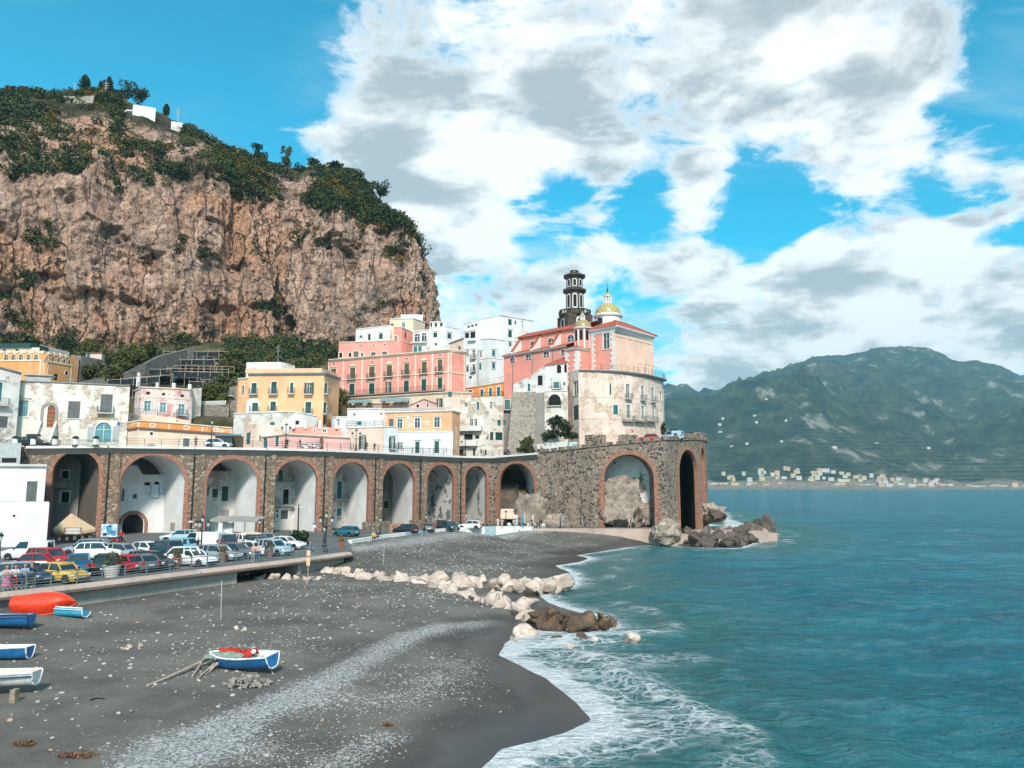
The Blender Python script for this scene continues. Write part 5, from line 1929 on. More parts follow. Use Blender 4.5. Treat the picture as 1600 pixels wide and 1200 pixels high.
bmesh.ops.translate(bm_,verts=bm_.verts,vec=-off_)
bm_.to_mesh(me_)
bm_.free()
me_.materials.append(WHITE)
no_ = bpy.data.objects.new('niche',me_)
COL.objects.link(no_)
no_.parent = r
mb = MB()
mb.sweep([P(383.5,583.0,142.3),P(447.3,582.6,141.3),P(503,582.2,140.8),P(526.5,590.8,148.7)],[(0.0,0.0),(0.0,0.85),(-0.35,0.85),(-0.35,0.0)])
mb.build('attic_wall',PEACH,r)
r,ff = bld('house','narrow ochre wing with white corner stones beside the yellow palazzo',[(367.5,147,591.5),(383,145.5,590)],YEL,[(377.5,602.6,381.2,616.4,'K','t')],depth=8,zbot=17,cornice=0.25)
strip(r,ff[0],367.8,593,371,660,TRIMW,0.05,'quoin_strip')
strip(r,ff[0],371,619,382.8,621,TRIMW,0.06,'string_course')
r,ff = bld('roof_house','white rooftop house with antenna on the yellow palazzo',[(379,150,566),(434,149,565.5),(456,152,571)],WHITE2,[],depth=5,zbot=29)
mb = MB()
p = P(434,565,150)
mb.tube([p,p + Vector((0,0,3.2))],0.04,5)
for k in range(4):
 mb.box((p.x,p.y,p.z + 2.0 + 0.3 * k),(1.2 - 0.2 * k,0.03,0.03))
mb.build('antenna',PALEIRON,r)
r,ff = bld('house','tall narrow stone house with laundry between garden and yellow palazzo',[(354,148,605),(368,149,602)],GSTONE,[(357,612,361,618,'K','b'),(357,630,361,636,'K')],depth=6,zbot=17)
r,ff = bld('terrace_house','long white terrace wall at the foot of the yellow palazzo',[(363,136.5,646),(383,135.5,645),(449,134.5,642.5),(472,135.5,645),(494,138,650)],WHITE2,[(422,659.5,429,667,'T'),(461,657,468,664,'K','t')],depth=6,zbot=14.5,cornice=0.15)
r,ff = bld('house','ruined peach stone house with a broken tile roof behind the railing',[(380,130,663),(402,128.5,662),(440,130,666)],OLDWALL,[(385,676,391,694,'T'),(405,680,408,690,'K')],depth=4.5,zbot=14,roofm=DULLTILE)
r,ff = bld('house','long low pink house with a brown door on the road',[(409,128,682),(446,126,677.5),(547,129.5,683)],PALEPINK,[(412,684.5,417.4,699.6,'T','t'),(430.5,682.4,435.6,697.6,'T','t'),(499,684.5,505.4,705,'B','')],depth=5,zbot=14,cornice=0.35,cm=TRIM,tm=TRIM)
r,ff = bld('house','rose red terrace house with small windows behind the long pink house',[(454,134,668),(493,133.5,666),(533,134,669)],PINK,[(490,671,494,676,'W','t'),(504,670.5,510,676,'W','t')],depth=4,zbot=16,tm=TRIMW)
for x in (459,478,500,526):
 p = P(x,668,133.6)
 mb = MB()
 mb.box((p.x,p.y,p.z + 0.5),(0.5,0.4,1.4))
 mb.build('roof_post',TRIMW,r)
r,ff = bld('house','tiny white cube house with one window above the long pink house',[(517,140,652),(524,138.5,650.5),(541,139.5,651)],WHITE,[(525.5,654.5,531,665,'W','t')],depth=5,zbot=17,cornice=0.12)
r,ff = bld('house','white terraced house with round vents below the pink palazzo',[(541,146,638.5),(566,145.5,637.5),(600,146,639)],WHITE,[(552,646,555.5,648.5,'R'),(594,645,597,648,'R'),(558,659,565,664,'T','t')],depth=7,zbot=18,cornice=0.2)
terrace_rail(r,[tuple(P(541,638.5,146.3)),tuple(P(566,637.5,145.8)),tuple(P(600,639,146.3))],IRON)
r,ff = bld('house','rust streaked cream house with green shutters on the road',[(541,131,668),(599,134.5,666.5)],STREAKP,[(560,681.5,572,702,'O','c')],depth=6,zbot=14,cornice=0.15)
terrace_rail(r,[tuple(P(541,668,131.3)),tuple(P(599,666.5,134.8))],IRON)
r,ff = bld('house','white corner house with tall green shutters and balcony on the road',[(599,134.8,666.5),(621,137,667)],WHITE,[(607,683.4,617,701,'O','cb')],depth=6,zbot=14,cornice=0.12)
r,ff = bld('house','house with orange upper floor, white ground floor and roof balustrade',[(600,143.5,643.5),(706,146,641),(718,149.5,644.5)],ORANGE2,[
 (607.5,654.7,614.7,666.6,'S',''),(620.7,654.4,629,669.7,'W','tsc'),(648,653,656.5,669,'W','tsc'),(678.4,652,687.4,668,'W','tsc')],depth=8,zbot=14,cornice=0.3)
f = ff[0]
for k in range(44):
 t = k / 43
 s_ = f.L * (0.01 + 0.98 * t)
 z_ = f.zt[0] + (f.zt[1] - f.zt[0]) * t
 mb = MB()
 c_ = f.p(s_,z_ + 0.03,-0.05)
 mb.lathe(c_,[(0.09,0),(0.05,0.08),(0.12,0.25),(0.05,0.5),(0.09,0.55)],5)
 mb.build('baluster',CONCL,r)
course(r,f,600.2,638.7,705.7,636.2,CONCL,0.14,0.1,'handrail')
r,ff = bld('house','white ground floor with two dark green doors below the orange storey',[(620.5,141.8,674),(707.5,144.2,674)],WHITE,[(648.8,690,655.4,708,'D','c'),(678.8,689.4,686,708,'D','c'),(621.5,691,629,702,'O')],depth=2.0,zbot=14,cornice=0.1)
terrace_rail(r,[tuple(P(630,709,141.0)),tuple(P(698,708.5,142.6))],IRON,bars=0.3)
r,ff = bld('house','tall white and bare stone house with two white parapet balconies',[(716,157,624),(755,155.5,620),(786.5,158,620)],PEELW,[
 (725.7,629,730,636,'W'),(745,627.7,749.3,639.4,'T','t'),(765.6,627.6,769.8,639,'W','t'),(777,656,782.5,665,'T','t'),(734,654.4,739,665.5,'W'),(741,654.4,745.5,665.5,'W'),
 (724.7,678,738.8,687.5,'K','t'),(742,680,749,686,'K'),(765.6,675,770.7,687.5,'G','t'),(774,675.4,785.3,687.7,'G','t'),(760,682,763,687.5,'K'),
 (716.9,702,724.7,716,'K'),(739,701,742.6,712,'D'),(750,703,753,709,'K'),(757.5,703,760.5,711.5,'D')],depth=8,zbot=13.5)
f = ff[0]
for (x0,x1,y0,y1) in ((717,754,665.5,674),(707,747,688,697.5)):
 s0,z0 = f.hit(x0,y1)
 s1,z1 = f.hit(x1,y0)
 mb = MB()
 f.fbox(mb,s0,s1,z0,z0 + 0.14,0.005,1.0)
 f.fbox(mb,s0,s1,z0 + 0.143,z1,0.86,1.0)
 for q in (s0,s1 - 0.14):
  f.fbox(mb,q,q + 0.14,z0 + 0.143,z1 - 0.003,0.005,0.857)
 mb.build('parapet_balcony',WHITE,r)
r,ff = bld('house','narrow shaded house with a green balcony door squeezed beside the stone tower',[(786,160,621),(801,160,622)],GREY,[(788.5,624.5,797,640,'T','bt'),(787,656,791,664,'T')],depth=6,zbot=14)
r,PF = bld('palazzo','large salmon pink palazzo with cream pilasters and two rows of tall shutters',[(511,173,562),(702.5,160,546),(727,163.5,549.7)],PINK,[
 (547,574.5,555.2,592.2,'L','tbpi'),(576.8,572.7,585.5,590.7,'L','tbci'),(604,570.5,612.5,588.3,'L','tbpi'),(631.7,567.9,639.5,585.8,'L','tbci'),(659,565.2,666.8,583.5,'L','tbpi'),(683.9,561.8,691.2,580.5,'L','tbci'),(517,576,525.2,587.2,'L','tc'),
 (545.8,599.7,554,617.5,'G','tp'),(576.5,598.8,585.2,616,'G','tc'),(602.3,597,611.8,614.7,'O','tp'),(631,594.8,638.8,612.8,'G','tc'),(658.6,592.5,666.2,610.2,'G','tp'),(683.9,589.8,691.3,607.5,'G','tc'),
 (519.8,566.8,523.8,569.2,'R'),(579.5,564.3,583.5,566.7,'R'),(633.7,559.4,637.7,561.8,'R'),(686,553.4,690,555.8,'R')],depth=13,zbot=22,tm=TRIM,cornice=0.55)
f = PF[0]
yl = lambda x,a,b: a + (b - a) * (x - 511) / (702.5 - 511)
for x in (513,536,565.7,596,622,649,675.5,700.5):
 y0,y1 = yl(x,565,549.5),yl(x,622,608)
 strip(r,f,x - 1.6,y0,x + 1.6,y1,TRIM,0.05)
strip(r,PF[1],702.9,550,706,610,TRIM,0.05)
strip(r,PF[1],724,553,726.7,611,TRIM,0.05)
course(r,f,511.5,595.5,702.2,581.5,TRIM,0.22,0.14)
course(r,PF[1],702.8,581.5,726.8,585,TRIM,0.22,0.14)
s0,z0 = f.hit(527,620.5)
s1,z1 = f.hit(696,608.5)
balcony(r,f,s0,s1,(z0 + z1) / 2,1.0,IRON,GREY,1.0)
r,ff = bld('terrace_house','cream basement storey with long cornice under the pink palazzo',[(527,170.5,623.5),(702.5,158.5,612),(736,162.5,613.5)],CREAM,[(682,622.5,692,637,'O','')],depth=3,zbot=18,cornice=0.4,cm=TRIM)
course(r,ff[0],528,634,640,627.5,TRIM,0.2,0.15)
def awning(label,x0,x1,y0,y1,Y,m,proj=2.0,group=None):
 a,b = P(x0,y0,Y),P(x1,y0,Y)
 zl = ZZ(y1,Y - proj)
 root = empty('awning',(a.x,a.y,zl),label,'awning',group)
 mb = MB()
 mb.add([(a.x,a.y,a.z),(b.x,b.y,b.z),(b.x,b.y - proj,zl),(a.x,a.y - proj,zl),(a.x,a.y,a.z - 0.06),(b.x,b.y,b.z - 0.06),(b.x,b.y - proj,zl - 0.06),(a.x,a.y - proj,zl - 0.06)],
   [(0,3,2,1),(4,5,6,7),(0,1,5,4),(1,2,6,5),(2,3,7,6),(3,0,4,7)])
 n = 12
 for k in range(n):
  xa,xb = a.x + (b.x - a.x) * k / n,a.x + (b.x - a.x) * (k + 1) / n
  ym = a.y - proj - 0.01
  mb.add([(xa,ym,zl - 0.02),(xb,ym,zl - 0.02),(xb,ym,zl - 0.28),((xa + xb) / 2,ym,zl - 0.36),(xa,ym,zl - 0.28)],[(0,1,2,3,4)])
 mb.build('canvas',m,root)
 for q in (a,b):
  mb = MB()
  mb.tube([(q.x,q.y,q.z - 0.7),(q.x,q.y - proj,zl)],0.035,5)
  mb.build('arm',PALEIRON,root)
 return root
AWN = flat('grey_teal_canvas',(0.20,0.27,0.27),0.8)
awning('faded grey teal awning over the pots of the cream basement',546,582,624.5,628.5,166,AWN)
awning('faded grey teal awning beside the small gabled pink hut',596,640,621.5,626,163,AWN)
r,ff = bld('terrace_house','white terrace with terracotta pots under the grey teal awnings',[(541,158,641),(600,155,640),(640,152,640)],WHITE2,[],depth=6,zbot=18,cornice=0.15)
terrace_rail(r,[tuple(P(541,641,158.3)),tuple(P(600,640,155.3)),tuple(P(640,640,152.3))],GREYIRON)
POT = flat('terracotta',(0.30,0.09,0.05),0.8)
for k,x in enumerate((545,556,562,575,598,604,616,628)):
 p = P(x,640,157.5 - (x - 541) * 0.055)
 g = ZZ(641,158) if x < 600 else ZZ(640,153.5)
 root = empty('potted_plant',(p.x,p.y + 0.9,g - 0.05),'terracotta pot with a small shrub on the awning terrace','plant pot','pots on the awning terrace')
 mb = MB()
 mb.lathe((p.x,p.y + 0.9,g - 0.05),[(0.0,0),(0.24,0),(0.36,0.75),(0.40,0.75),(0.40,0.86),(0.3,0.86)],10)
 mb.build('pot',POT,root)
 leaf_object('foliage',[((p.x,p.y + 0.9,g + 1.15),(0.42,0.42,0.4),90,0.13)],LEAFM,nrs,root)
r,ff = bld('hut','small salmon gabled hut with two dark windows below the pink palazzo',[(640,153,633),(661,151.5,623.5),(682,154,631)],PALEPINK,[(650,630,655,637,'K','t'),(667,629.5,670,637,'K','t')],depth=3,zbot=24,cornice=0.15,cm=DULLTILE,roofm=DULLTILE)
r,ff = bld('house','pale weathered rooftop house with railing at the corner of the pink palazzo',[(693,156.5,622),(718,155,621)],OLDWALL,[(700,612,706,620,'T')],depth=4,zbot=22)
terrace_rail(r,[tuple(P(693,622,156.8)),tuple(P(718,621,155.3))],GREYIRON)
r,ff = bld('house','upper salmon house with three oval holes and dark windows',[(524.5,184,535),(614,181,531)],PINK,[(561,539,564.6,541.3,'R'),(582.2,538,585.8,540.3,'R'),(599.3,537,602.9,539.3,'R'),(529.5,551,535,559,'K','t'),(544.5,551,549,558,'K','t'),(552.5,549,560.5,558,'S','t'),(564,551.5,568,557.5,'T','t'),(579.5,550.5,587,556.5,'S','t'),(597,549.5,605,555.5,'S','t')],depth=8,zbot=30,tm=TRIM,cornice=0.22)
r,ff = bld('tower_house','salmon tower with a white window rising between white houses',[(612,181,511),(624,180,510.8),(642.5,184,519)],PINK,[(616,525,620.5,534,'W','t'),(632.5,518.5,635.3,528.5,'Q')],depth=6,zbot=30,tm=TRIMW,cornice=0.2)
course(r,ff[1],624.3,531.5,642.2,537.5,TRIM,0.2,0.1)
r,ff = bld('house','long white house with green shutters and terrace rail below the cliff end',[(551,190,514.5),(606,188,508)],WHITE,[(562,524,566,528,'S','t'),(574.7,522,579,531.8,'K','tc'),(592.3,520.8,598,529.5,'G','tc')],depth=8,zbot=34,cornice=0.2)
terrace_rail(r,[tuple(P(551,532,186)),tuple(P(612,530,184))],IRON)
r,ff = bld('house','cream and white cube house directly below the cliff end',[(605,190,498),(642.5,189,497),(661,194,503)],CREAM,[(610.7,505.5,615,508.8,'G'),(627.8,503.7,632.8,511.8,'W','t')],depth=8,zbot=34,cornice=0.2)
r,ff = bld('roof_house','small white roof block crowning the cube house under the cliff',[(622,194,491.5),(657.5,193.5,491.5)],WHITE,[(651,493,653,495.5,'K')],depth=5,zbot=44)
r,ff = bld('house','white house with two arched windows over a stone loggia',[(642,179,517),(668,178,515)],WHITE2,[(647.8,521,656,534,'A',''),(658.7,520,666.5,533.7,'A',''),(646,541.5,652,550,'T','t'),(653.5,541,659,549.5,'T','t')],depth=7,zbot=30,cornice=0.2)
course(r,ff[0],642.3,536,667.7,535,CONCL,0.3,0.8,'balcony_slab')
r,ff = bld('house','white house with green shutters next to the arched windows',[(667.5,184,512),(694,182.5,509.5),(716,186,513.5)],WHITE,[(677,519.8,683.3,527,'G','tc'),(699,521,705,529,'G','tc'),(679,536,683,540,'K','t')],depth=8,zbot=30,cornice=0.12)
r,ff = bld('roof_house','white attic with three dark windows above the green shuttered house',[(669,187,502.5),(695,186,502.5)],WHITE,[(671,504.5,675.5,511,'K',''),(678.5,504.5,683,511,'K',''),(687,504.5,691.5,511,'K','')],depth=4,zbot=45,cornice=0.18)
r,ff = bld('house','small peach house with ruined tile roof between the white houses',[(700,172,536),(722.5,176,528)],PALEPEACH,[(716,541,720,546,'S')],depth=5,zbot=30,roofm=DULLTILE,cornice=0.25,cm=DULLTILE)
r,ff = bld('house','big white house with dark flat roof and glazed loggia behind the church',[(723.7,189,506),(752,187,498),(780.6,185,492),(835,191,501)],WHITE,[
 (726,520,733,528.5,'K','c'),(734.4,518,742.7,530,'K','c'),(728.7,547.5,732.2,557.5,'W','tc'),(738,547,742.5,560,'W','tcb'),(729,572.5,732.2,580.6,'G','tc'),(738.7,570.6,742.2,580,'G','tcb'),
 (730,508.5,734,512.5,'S'),(736,507,740,511,'S'),(742,505.5,746,509.5,'S'),(794,498.7,799.4,508,'G','t'),(804,501,807,507,'S'),(794,516,799.7,527,'G','tc'),(795,535,799,541,'S','tc'),(733,587.5,737,591.6,'G')],depth=10,zbot=30,cornice=0.18)
strip(r,ff[0],732.5,528.8,744,533.5,WHITE,0.7,'parapet_balcony',0.003)
r,ff = bld('house','lower white block with four windows standing forward of the big white house',[(747,184,530.5),(763,182,528.5),(789,185,531.5)],WHITE,[(749.4,549.4,753,558,'W','tc'),(768.7,547.5,773.7,556,'T','tcs'),(748.7,568.7,752.2,577.5,'T','tc'),(768.7,567,773.7,576,'T','tcs')],depth=3,zbot=30,cornice=0.15)
course(r,ff[0],747.3,562,762.8,559,WHITE,0.15,0.1)
course(r,ff[1],763.2,559,788.7,561,WHITE,0.15,0.1)
r,ff = bld('house','orange house with teal doors and a roof terrace of white railings',[(727.5,170,606),(788,166,596),(803,169,599.5)],ORANGE,[(732,609.5,737.5,620,'T','t'),(750.6,608.5,755.6,618,'T','t'),(764,606,768.7,618.5,'T','t'),(776.5,604.5,781.6,618.5,'T','t'),(792,605.5,796,615.6,'L','t')],depth=9,zbot=20,cornice=0.3,cm=TRIM)
terrace_rail(r,[tuple(P(742,603,169.3)),tuple(P(788,596,166.4)),tuple(P(803,599.5,169))],PALEIRON,1.1,1.2,bars=0.25)
s0,z0 = ff[0].hit(728,622)
s1,z1 = ff[0].hit(787,619.5)
balcony(r,ff[0],s0,s1,(z0 + z1) / 2,0.8,IRON)
# ------------------------------------------------------------------ church on its bastion
def _dome(c1,c2,c3,nseg,nrow):
 def bd(t):
  s = t.n('ShaderNodeSeparateXYZ')
  t.l(t.obj,s.inputs[0])
  ang = t.m('MULTIPLY',t.m('ARCTAN2',s.outputs[1],s.outputs[0]),nseg / (2 * math.pi))
  h = t.m('MULTIPLY',s.outputs[2],nrow)
  a = t.m('ABSOLUTE',t.m('SUBTRACT',t.m('FRACT',t.m('ADD',ang,h)),0.5))
  b = t.m('ABSOLUTE',t.m('SUBTRACT',t.m('FRACT',t.m('SUBTRACT',ang,h)),0.5))
  line = t.m('MAXIMUM',t.ramp(a,0.38,0.43),t.ramp(b,0.38,0.43))
  dot = t.ramp(t.m('MAXIMUM',a,b),0.17,0.12)
  n = t.noise(t.obj,5,4,0.6)
  c = t.mix(t.ramp(n,0.3,0.7),tuple(x * 0.75 for x in c1),c1)
  c = t.mix(line,c,c2)
  c = t.mix(dot,c,c3)
  t.l(c,t.b.inputs['Base Color'])
  t.b.inputs['Roughness'].default_value = 0.35
 return bd
DOME1 = mat('majolica_tiles',_dome((0.72,0.52,0.16),(0.02,0.14,0.10),(0.50,0.14,0.05),16,0.95))
DOME2 = mat('small_majolica_tiles',_dome((0.50,0.36,0.14),(0.16,0.16,0.10),(0.36,0.13,0.07),14,1.6))
CHPEACH = plaster('apse_peach_plaster',(0.82,0.55,0.42),0.2,(0.5,0.34,0.26))
BP = [(887,150.5),(905,145.2),(922,144.4),(940,144.2),(957,144.8),(972,145.8),(990,147.4),(1008,150),(1024,153.5),(1036,158),(1039.5,164)]
btop = lambda x: float(np.interp(x,[887,905,940,972,1010,1037,1040],[580,578,578.5,580,585,592,594]))
BW = [(896.2,595,904.2,617,'W','s'),(896,633.5,904.3,656,'G',''),(952.4,599,956.9,617,'G','t'),(978,600,983.5,623,'W','tb'),(1001.4,603,1007,625,'W','tb'),(1017.5,606,1023,628,'W','tb'),(1030,611.6,1033.8,625.6,'W','t'),
  (958,633,965.5,647.5,'T','t'),(979,632.6,984.8,653.6,'W','t'),(1002,634,1007.5,655.4,'W','t'),(1018.4,636.7,1023.6,657,'W','t'),(1031.5,640,1034.6,656,'W','t')]
bast,BF = bld('bastion','curved weathered pink and cream building carrying the church terrace',[(x,y,btop(x)) for x,y in BP],OLDWALL,BW,zbot=14.5,depth=10,tm=TRIMW,cat='building')
for i,f in enumerate(BF):
 xa,xb = BP[i][0],BP[i + 1][0]
 for (y0,h,o) in ((620.5,0.10,0.05),(654,0.14,0.06)):
  dy = lambda x: y0 + float(np.interp(x,[887,940,972,1010,1040],[0,0,0.5,2.5,7]))
  if i > 0:
   course(bast,f,xa + 0.1,dy(xa),xb - 0.1,dy(xb),OLDWALL,h,o)
edge = [P(x,btop(x),y) for x,y in BP[1:]]
mb = MB()
mb.sweep(edge,[(0.02,-0.42),(0.12,-0.42),(0.38,-0.12),(0.38,0.05),(-0.5,0.05),(-0.5,-0.3)])
mb.build('terrace_edge',GREY,bast)
terrace_rail(bast,[tuple(p + Vector((0,0.1,0.05))) for p in edge],GREYIRON,1.15,1.3)
for x in (975,997,1008,1019):
 q = P(x,572,150)
 z = P(x,btop(x),147).z
 mb = MB()
 pts = [(q.x,q.y,z),(q.x,q.y,z + 2.0)] + [(q.x + 0.42 * (1 - math.cos(k * math.pi / 6)),q.y,z + 2.0 + 0.42 * math.sin(k * math.pi / 6)) for k in range(1,7)]
 mb.tube(pts,0.04,5)
 mb.build('lamp_hook',IRON,bast)
for i in (5,6,7):
 f = BF[i]
 zb = f.hit(BP[i][0],657.5)[1]
 balcony(bast,f,0.05,f.L - 0.05,zb,0.9,GREYIRON,GREY)
for (x0,x1,fi) in ((914,921.9,1),(922.1,939.9,2),(940.1,947,3),(966,971.9,4),(972.1,989.9,5),(990.1,996,6)):
 strip(bast,BF[fi],x0,679.5,x1,697,BSTONE,0.04,'bare_masonry')
RED = flat('red_enamel',(0.45,0.02,0.02),0.4)
f = BF[5]
s_,z_ = f.hit(988,673)
mb = MB()
mb.add([f.p(s_ + 0.3 * math.cos(k * math.pi / 8),z_ + 0.3 * math.sin(k * math.pi / 8),0.06) for k in range(16)],[tuple(range(16))])
sg = mb.build('no_entry_sign',RED,bast)
mb = MB()
f.fbox(mb,s_ - 0.2,s_ + 0.2,z_ - 0.05,z_ + 0.05,0.062,0.07)
mb.build('sign_bar',FRAMEW,sg)
church = empty('church',(*XY(900,160),28.0),'pink church with red roofs and majolica dome above the bastion','church')
E1 = Vector((-0.735,0.678))
E2 = Vector((0.678,0.735))
C0 = Vector(XY(963,146.3))
ZB,ZE = 28.5,39.7
def cp(a,b,z):
 q = C0 + E1 * a + E2 * b
 return (q.x,q.y,z)
def cface(a0,b0,a1,b1,z0,z1):
 p,q = cp(a0,b0,0),cp(a1,b1,0)
 return Face(p,q,z0,z1,z1)
LEN_A = (Vector(XY(927,150.2)) - C0).length
LEN_B = (Vector(XY(1029.5,155.8)) - C0).length
fl = cface(LEN_A + 1.2,0,0,0,ZB,ZE)
fr = cface(0,0,0,LEN_B,ZB,ZE)
s0,z0 = fl.hit(942.8,546)
s1,z1 = fl.hit(952.2,520)
fl.holes.append((s0,s1,z0,z1,False))
mb = MB()
fl.wall(mb)
mb.build('apse_side_wall',CHPINK,church)
make_window(church,fl,s0,s1,z0,z1,'W','ts',TRIMW)
mb = MB()
fr.wall(mb)
mb.quad(cp(0,LEN_B,ZB),cp(9,LEN_B,ZB),cp(9,LEN_B,ZE),cp(0,LEN_B,ZE))
mb.quad(cp(9,LEN_B,ZB),cp(9,0,ZB),cp(9,0,ZE),cp(9,LEN_B,ZE))
mb.build('apse_wall',CHPEACH,church)
for k in (0.02,0.28,0.44,0.60,0.72,0.965):
 s_ = LEN_B * k
 mb = MB()
 fr.fbox(mb,s_,s_ + (0.55 if 0.1 < k < 0.9 else 0.4),ZB,ZE - 1.3,-0.02,0.09)
 mb.build('pilaster',CHPEACH,church)
mb = MB()
fr.fbox(mb,0.42,LEN_B - 0.45,ZE - 1.75,ZE - 1.25,-0.02,0.1)
mb.build('frieze',CHPEACH,church)
def quoins(f,s,z0,z1,side):
 z = z0
 k = 0
 while z < z1 - 0.2:
  w = 0.95 if k % 2 else 0.6
  mb = MB()
  a,b = (s,s + w) if side > 0 else (s - w,s)
  f.fbox(mb,a,b,z + 0.03,min(z + 0.5,z1),-0.02,0.09)
  mb.build('quoin',TRIMW,church)
  z += 0.53
  k += 1
quoins(fl,fl.L - 0.002,ZB,ZE - 0.9,-1)
quoins(fl,1.25,ZB,ZE - 0.9,1)
crn = [Vector(cp(LEN_A + 1.2,0,ZE)),Vector(cp(0,0,ZE)),Vector(cp(0,LEN_B,ZE)),Vector(cp(5,LEN_B,ZE))]
mb = MB()
mb.sweep(crn,[(0.02,-0.9),(0.12,-0.9),(0.18,-0.5),(0.62,-0.15),(0.66,0.12),(-0.3,0.12),(-0.3,-0.5)])
mb.build('cornice',TRIMW,church)
o = 0.75
e = [cp(-o,-o,ZE + .1),cp(-o,LEN_B + o,ZE + .1),cp(9.5,LEN_B + o,ZE + .1),cp(9.5,-o,ZE + .1)]
apx = [cp(3.2,LEN_B * 0.34,ZE + 2.5),cp(3.2,LEN_B * 0.62,ZE + 2.5)]
mb = MB()
mb.add(e + apx,[(0,1,5,4),(1,2,5),(2,3,4,5),(3,0,4)])
mb.build('apse_roof',REDTILE,church)
mb = MB()
mb.tube([cp(-o,-o,ZE + .18),apx[0],apx[1],cp(-o,LEN_B + o,ZE + .18)],0.14,6)
mb.build('ridge_tiles',REDTILE,church)
dc = P(949.8,492,159)
mb = MB()
mb.lathe((dc.x,dc.y,0),[(2.75,ZE - 0.5),(2.75,dc.z - 0.7),(3.05,dc.z - 0.6),(3.15,dc.z - 0.25),(2.85,dc.z - 0.15),(2.72,dc.z)],32)
mb.build('drum',TRIMW,church,smooth=30)
mb = MB()
R = 2.66
prof = [(R * math.cos(t),2.55 * math.sin(t)) for t in [k * math.pi / 2 / 14 for k in range(13)]]
mb.lathe((0,0,0),prof,40)
dm = mb.build('dome',DOME1,church,smooth='full',local=True)
dm.location = Vector((dc.x,dc.y,dc.z)) - wloc(church)
zl = dc.z + 2.5
mb = MB()
mb.lathe((dc.x,dc.y,zl),[(0.95,-0.12),(0.95,0.12),(0.72,0.18)],16)
for k in range(8):
 a = k * math.pi / 4 + 0.2
 mb.tube([(dc.x + 0.68 * math.cos(a),dc.y + 0.68 * math.sin(a),zl),(dc.x + 0.68 * math.cos(a),dc.y + 0.68 * math.sin(a),zl + 1.45)],0.14,6)
mb.lathe((dc.x,dc.y,zl),[(0.3,0.0),(0.3,1.5)],10)
mb.lathe((dc.x,dc.y,zl + 1.42),[(0.78,0),(0.86,0.08),(0.86,0.2),(0.7,0.24)],16)
mb.build('lantern',TRIMW,church)
mb = MB()
mb.lathe((0,0,0),[(0.72 * math.cos(t),0.75 * math.sin(t)) for t in [k * math.pi / 2 / 8 for k in range(8)]],20)
q_ = mb.build('lantern_dome',DOME1,church,smooth='full',local=True)
q_.location = Vector((dc.x,dc.y,zl + 1.62)) - wloc(church)
mb = MB()
mb.lathe((dc.x,dc.y,zl + 2.3),[(0.2,0),(0.28,0.1),(0.12,0.3),(0.16,0.6),(0.05,0.8),(0.14,0.95),(0.0,1.1)],10)
mb.tube([(dc.x,dc.y,zl + 3.3),(dc.x,dc.y,zl + 4.3)],0.04,5)
mb.box((dc.x,dc.y,zl + 4.0),(0.42,0.05,0.06))
mb.build('finial',IRON,church)
mb = MB()
p = P(937.5,500.5,156)
mb.box((p.x,p.y,p.z),(0.9,0.9,1.0))
mb.build('drum_window',DARK,church)
ca,cb = 6.4,-3.4
fL = cface(ca + 3.1,cb,ca,cb,ZB,35.9)
fR = cface(ca,cb,ca,0.1,ZB,35.9)
mb = MB()
for (fc,x0,y0,x1,y1) in ((fL,897.5,542,905.5,549.5),(fR,919.5,542.5,926.5,550)):
 s0,z0 = fc.hit(x0,y1)
 s1,z1 = fc.hit(x1,y0)
 if 0.1 < s0 < s1 < fc.L - 0.1:
  fc.holes.append((s0,s1,z0,z1,True))
 fc.wall(mb)
mb.quad(cp(ca + 3.1,cb,ZB),cp(ca + 3.1,cb,35.9),cp(ca + 3.1,0.1,35.9),cp(ca + 3.1,0.1,ZB))
mb.build('chapel_wall',CHPINK,church)
for fc in (fL,fR):
 for h in fc.holes:
  make_window(church,fc,*h[:4],'A','t',TRIMW)
quoins(fL,fL.L - 0.002,ZB,35.3,-1)
quoins(fL,0.01,ZB,35.3,1)
quoins(fR,0.012,ZB,35.3,1)
mb = MB()
mb.sweep([Vector(cp(ca + 3.1,cb,35.9)),Vector(cp(ca,cb,35.9)),Vector(cp(ca,0.1,35.9))],[(0.01,-0.4),(0.35,-0.1),(0.4,0.05),(-0.3,0.05),(-0.3,-0.3)])
mb.build('chapel_cornice',TRIMW,church)
mb = MB()
mb.add([cp(ca + 3.4,cb - 0.4,36.0),cp(ca - 0.4,cb - 0.4,36.0),cp(ca - 0.4,0.3,36.0),cp(ca + 3.4,0.3,36.0),cp(ca + 1.5,cb + 1.8,36.9)],[(0,1,4),(1,2,4),(2,3,4),(3,0,4)])
mb.build('chapel_roof',REDTILE,church)
sc_ = P(910.4,513,151.2)
mb = MB()
mb.lathe((sc_.x,sc_.y,0),[(1.55,36.1),(1.55,sc_.z - 0.25)],16)
mb.build('small_drum',CHPINK,church,smooth=30)
mb = MB()
for k in range(8):
 a = k * math.pi / 4 + 0.1
 mb.box((sc_.x + 1.56 * math.cos(a),sc_.y + 1.56 * math.sin(a),(36.1 + sc_.z - 0.25) / 2),(0.2,0.3,sc_.z - 36.4),a)
mb.build('drum_pilasters',TRIMW,church)
for k in range(8):
 a = k * math.pi / 4 + 0.1 + math.pi / 8
 mb = MB()
 mb.box((sc_.x + 1.45 * math.cos(a),sc_.y + 1.45 * math.sin(a),sc_.z - 1.6),(0.34,0.62,1.9),a)
 mb.build('drum_window',DARK,church)
mb = MB()
mb.lathe((sc_.x,sc_.y,sc_.z),[(1.6,-0.35),(1.95,-0.2),(1.98,0.0),(1.75,0.05)],24)
mb.build('small_drum_cornice',TRIMW,church,smooth=30)
mb = MB()
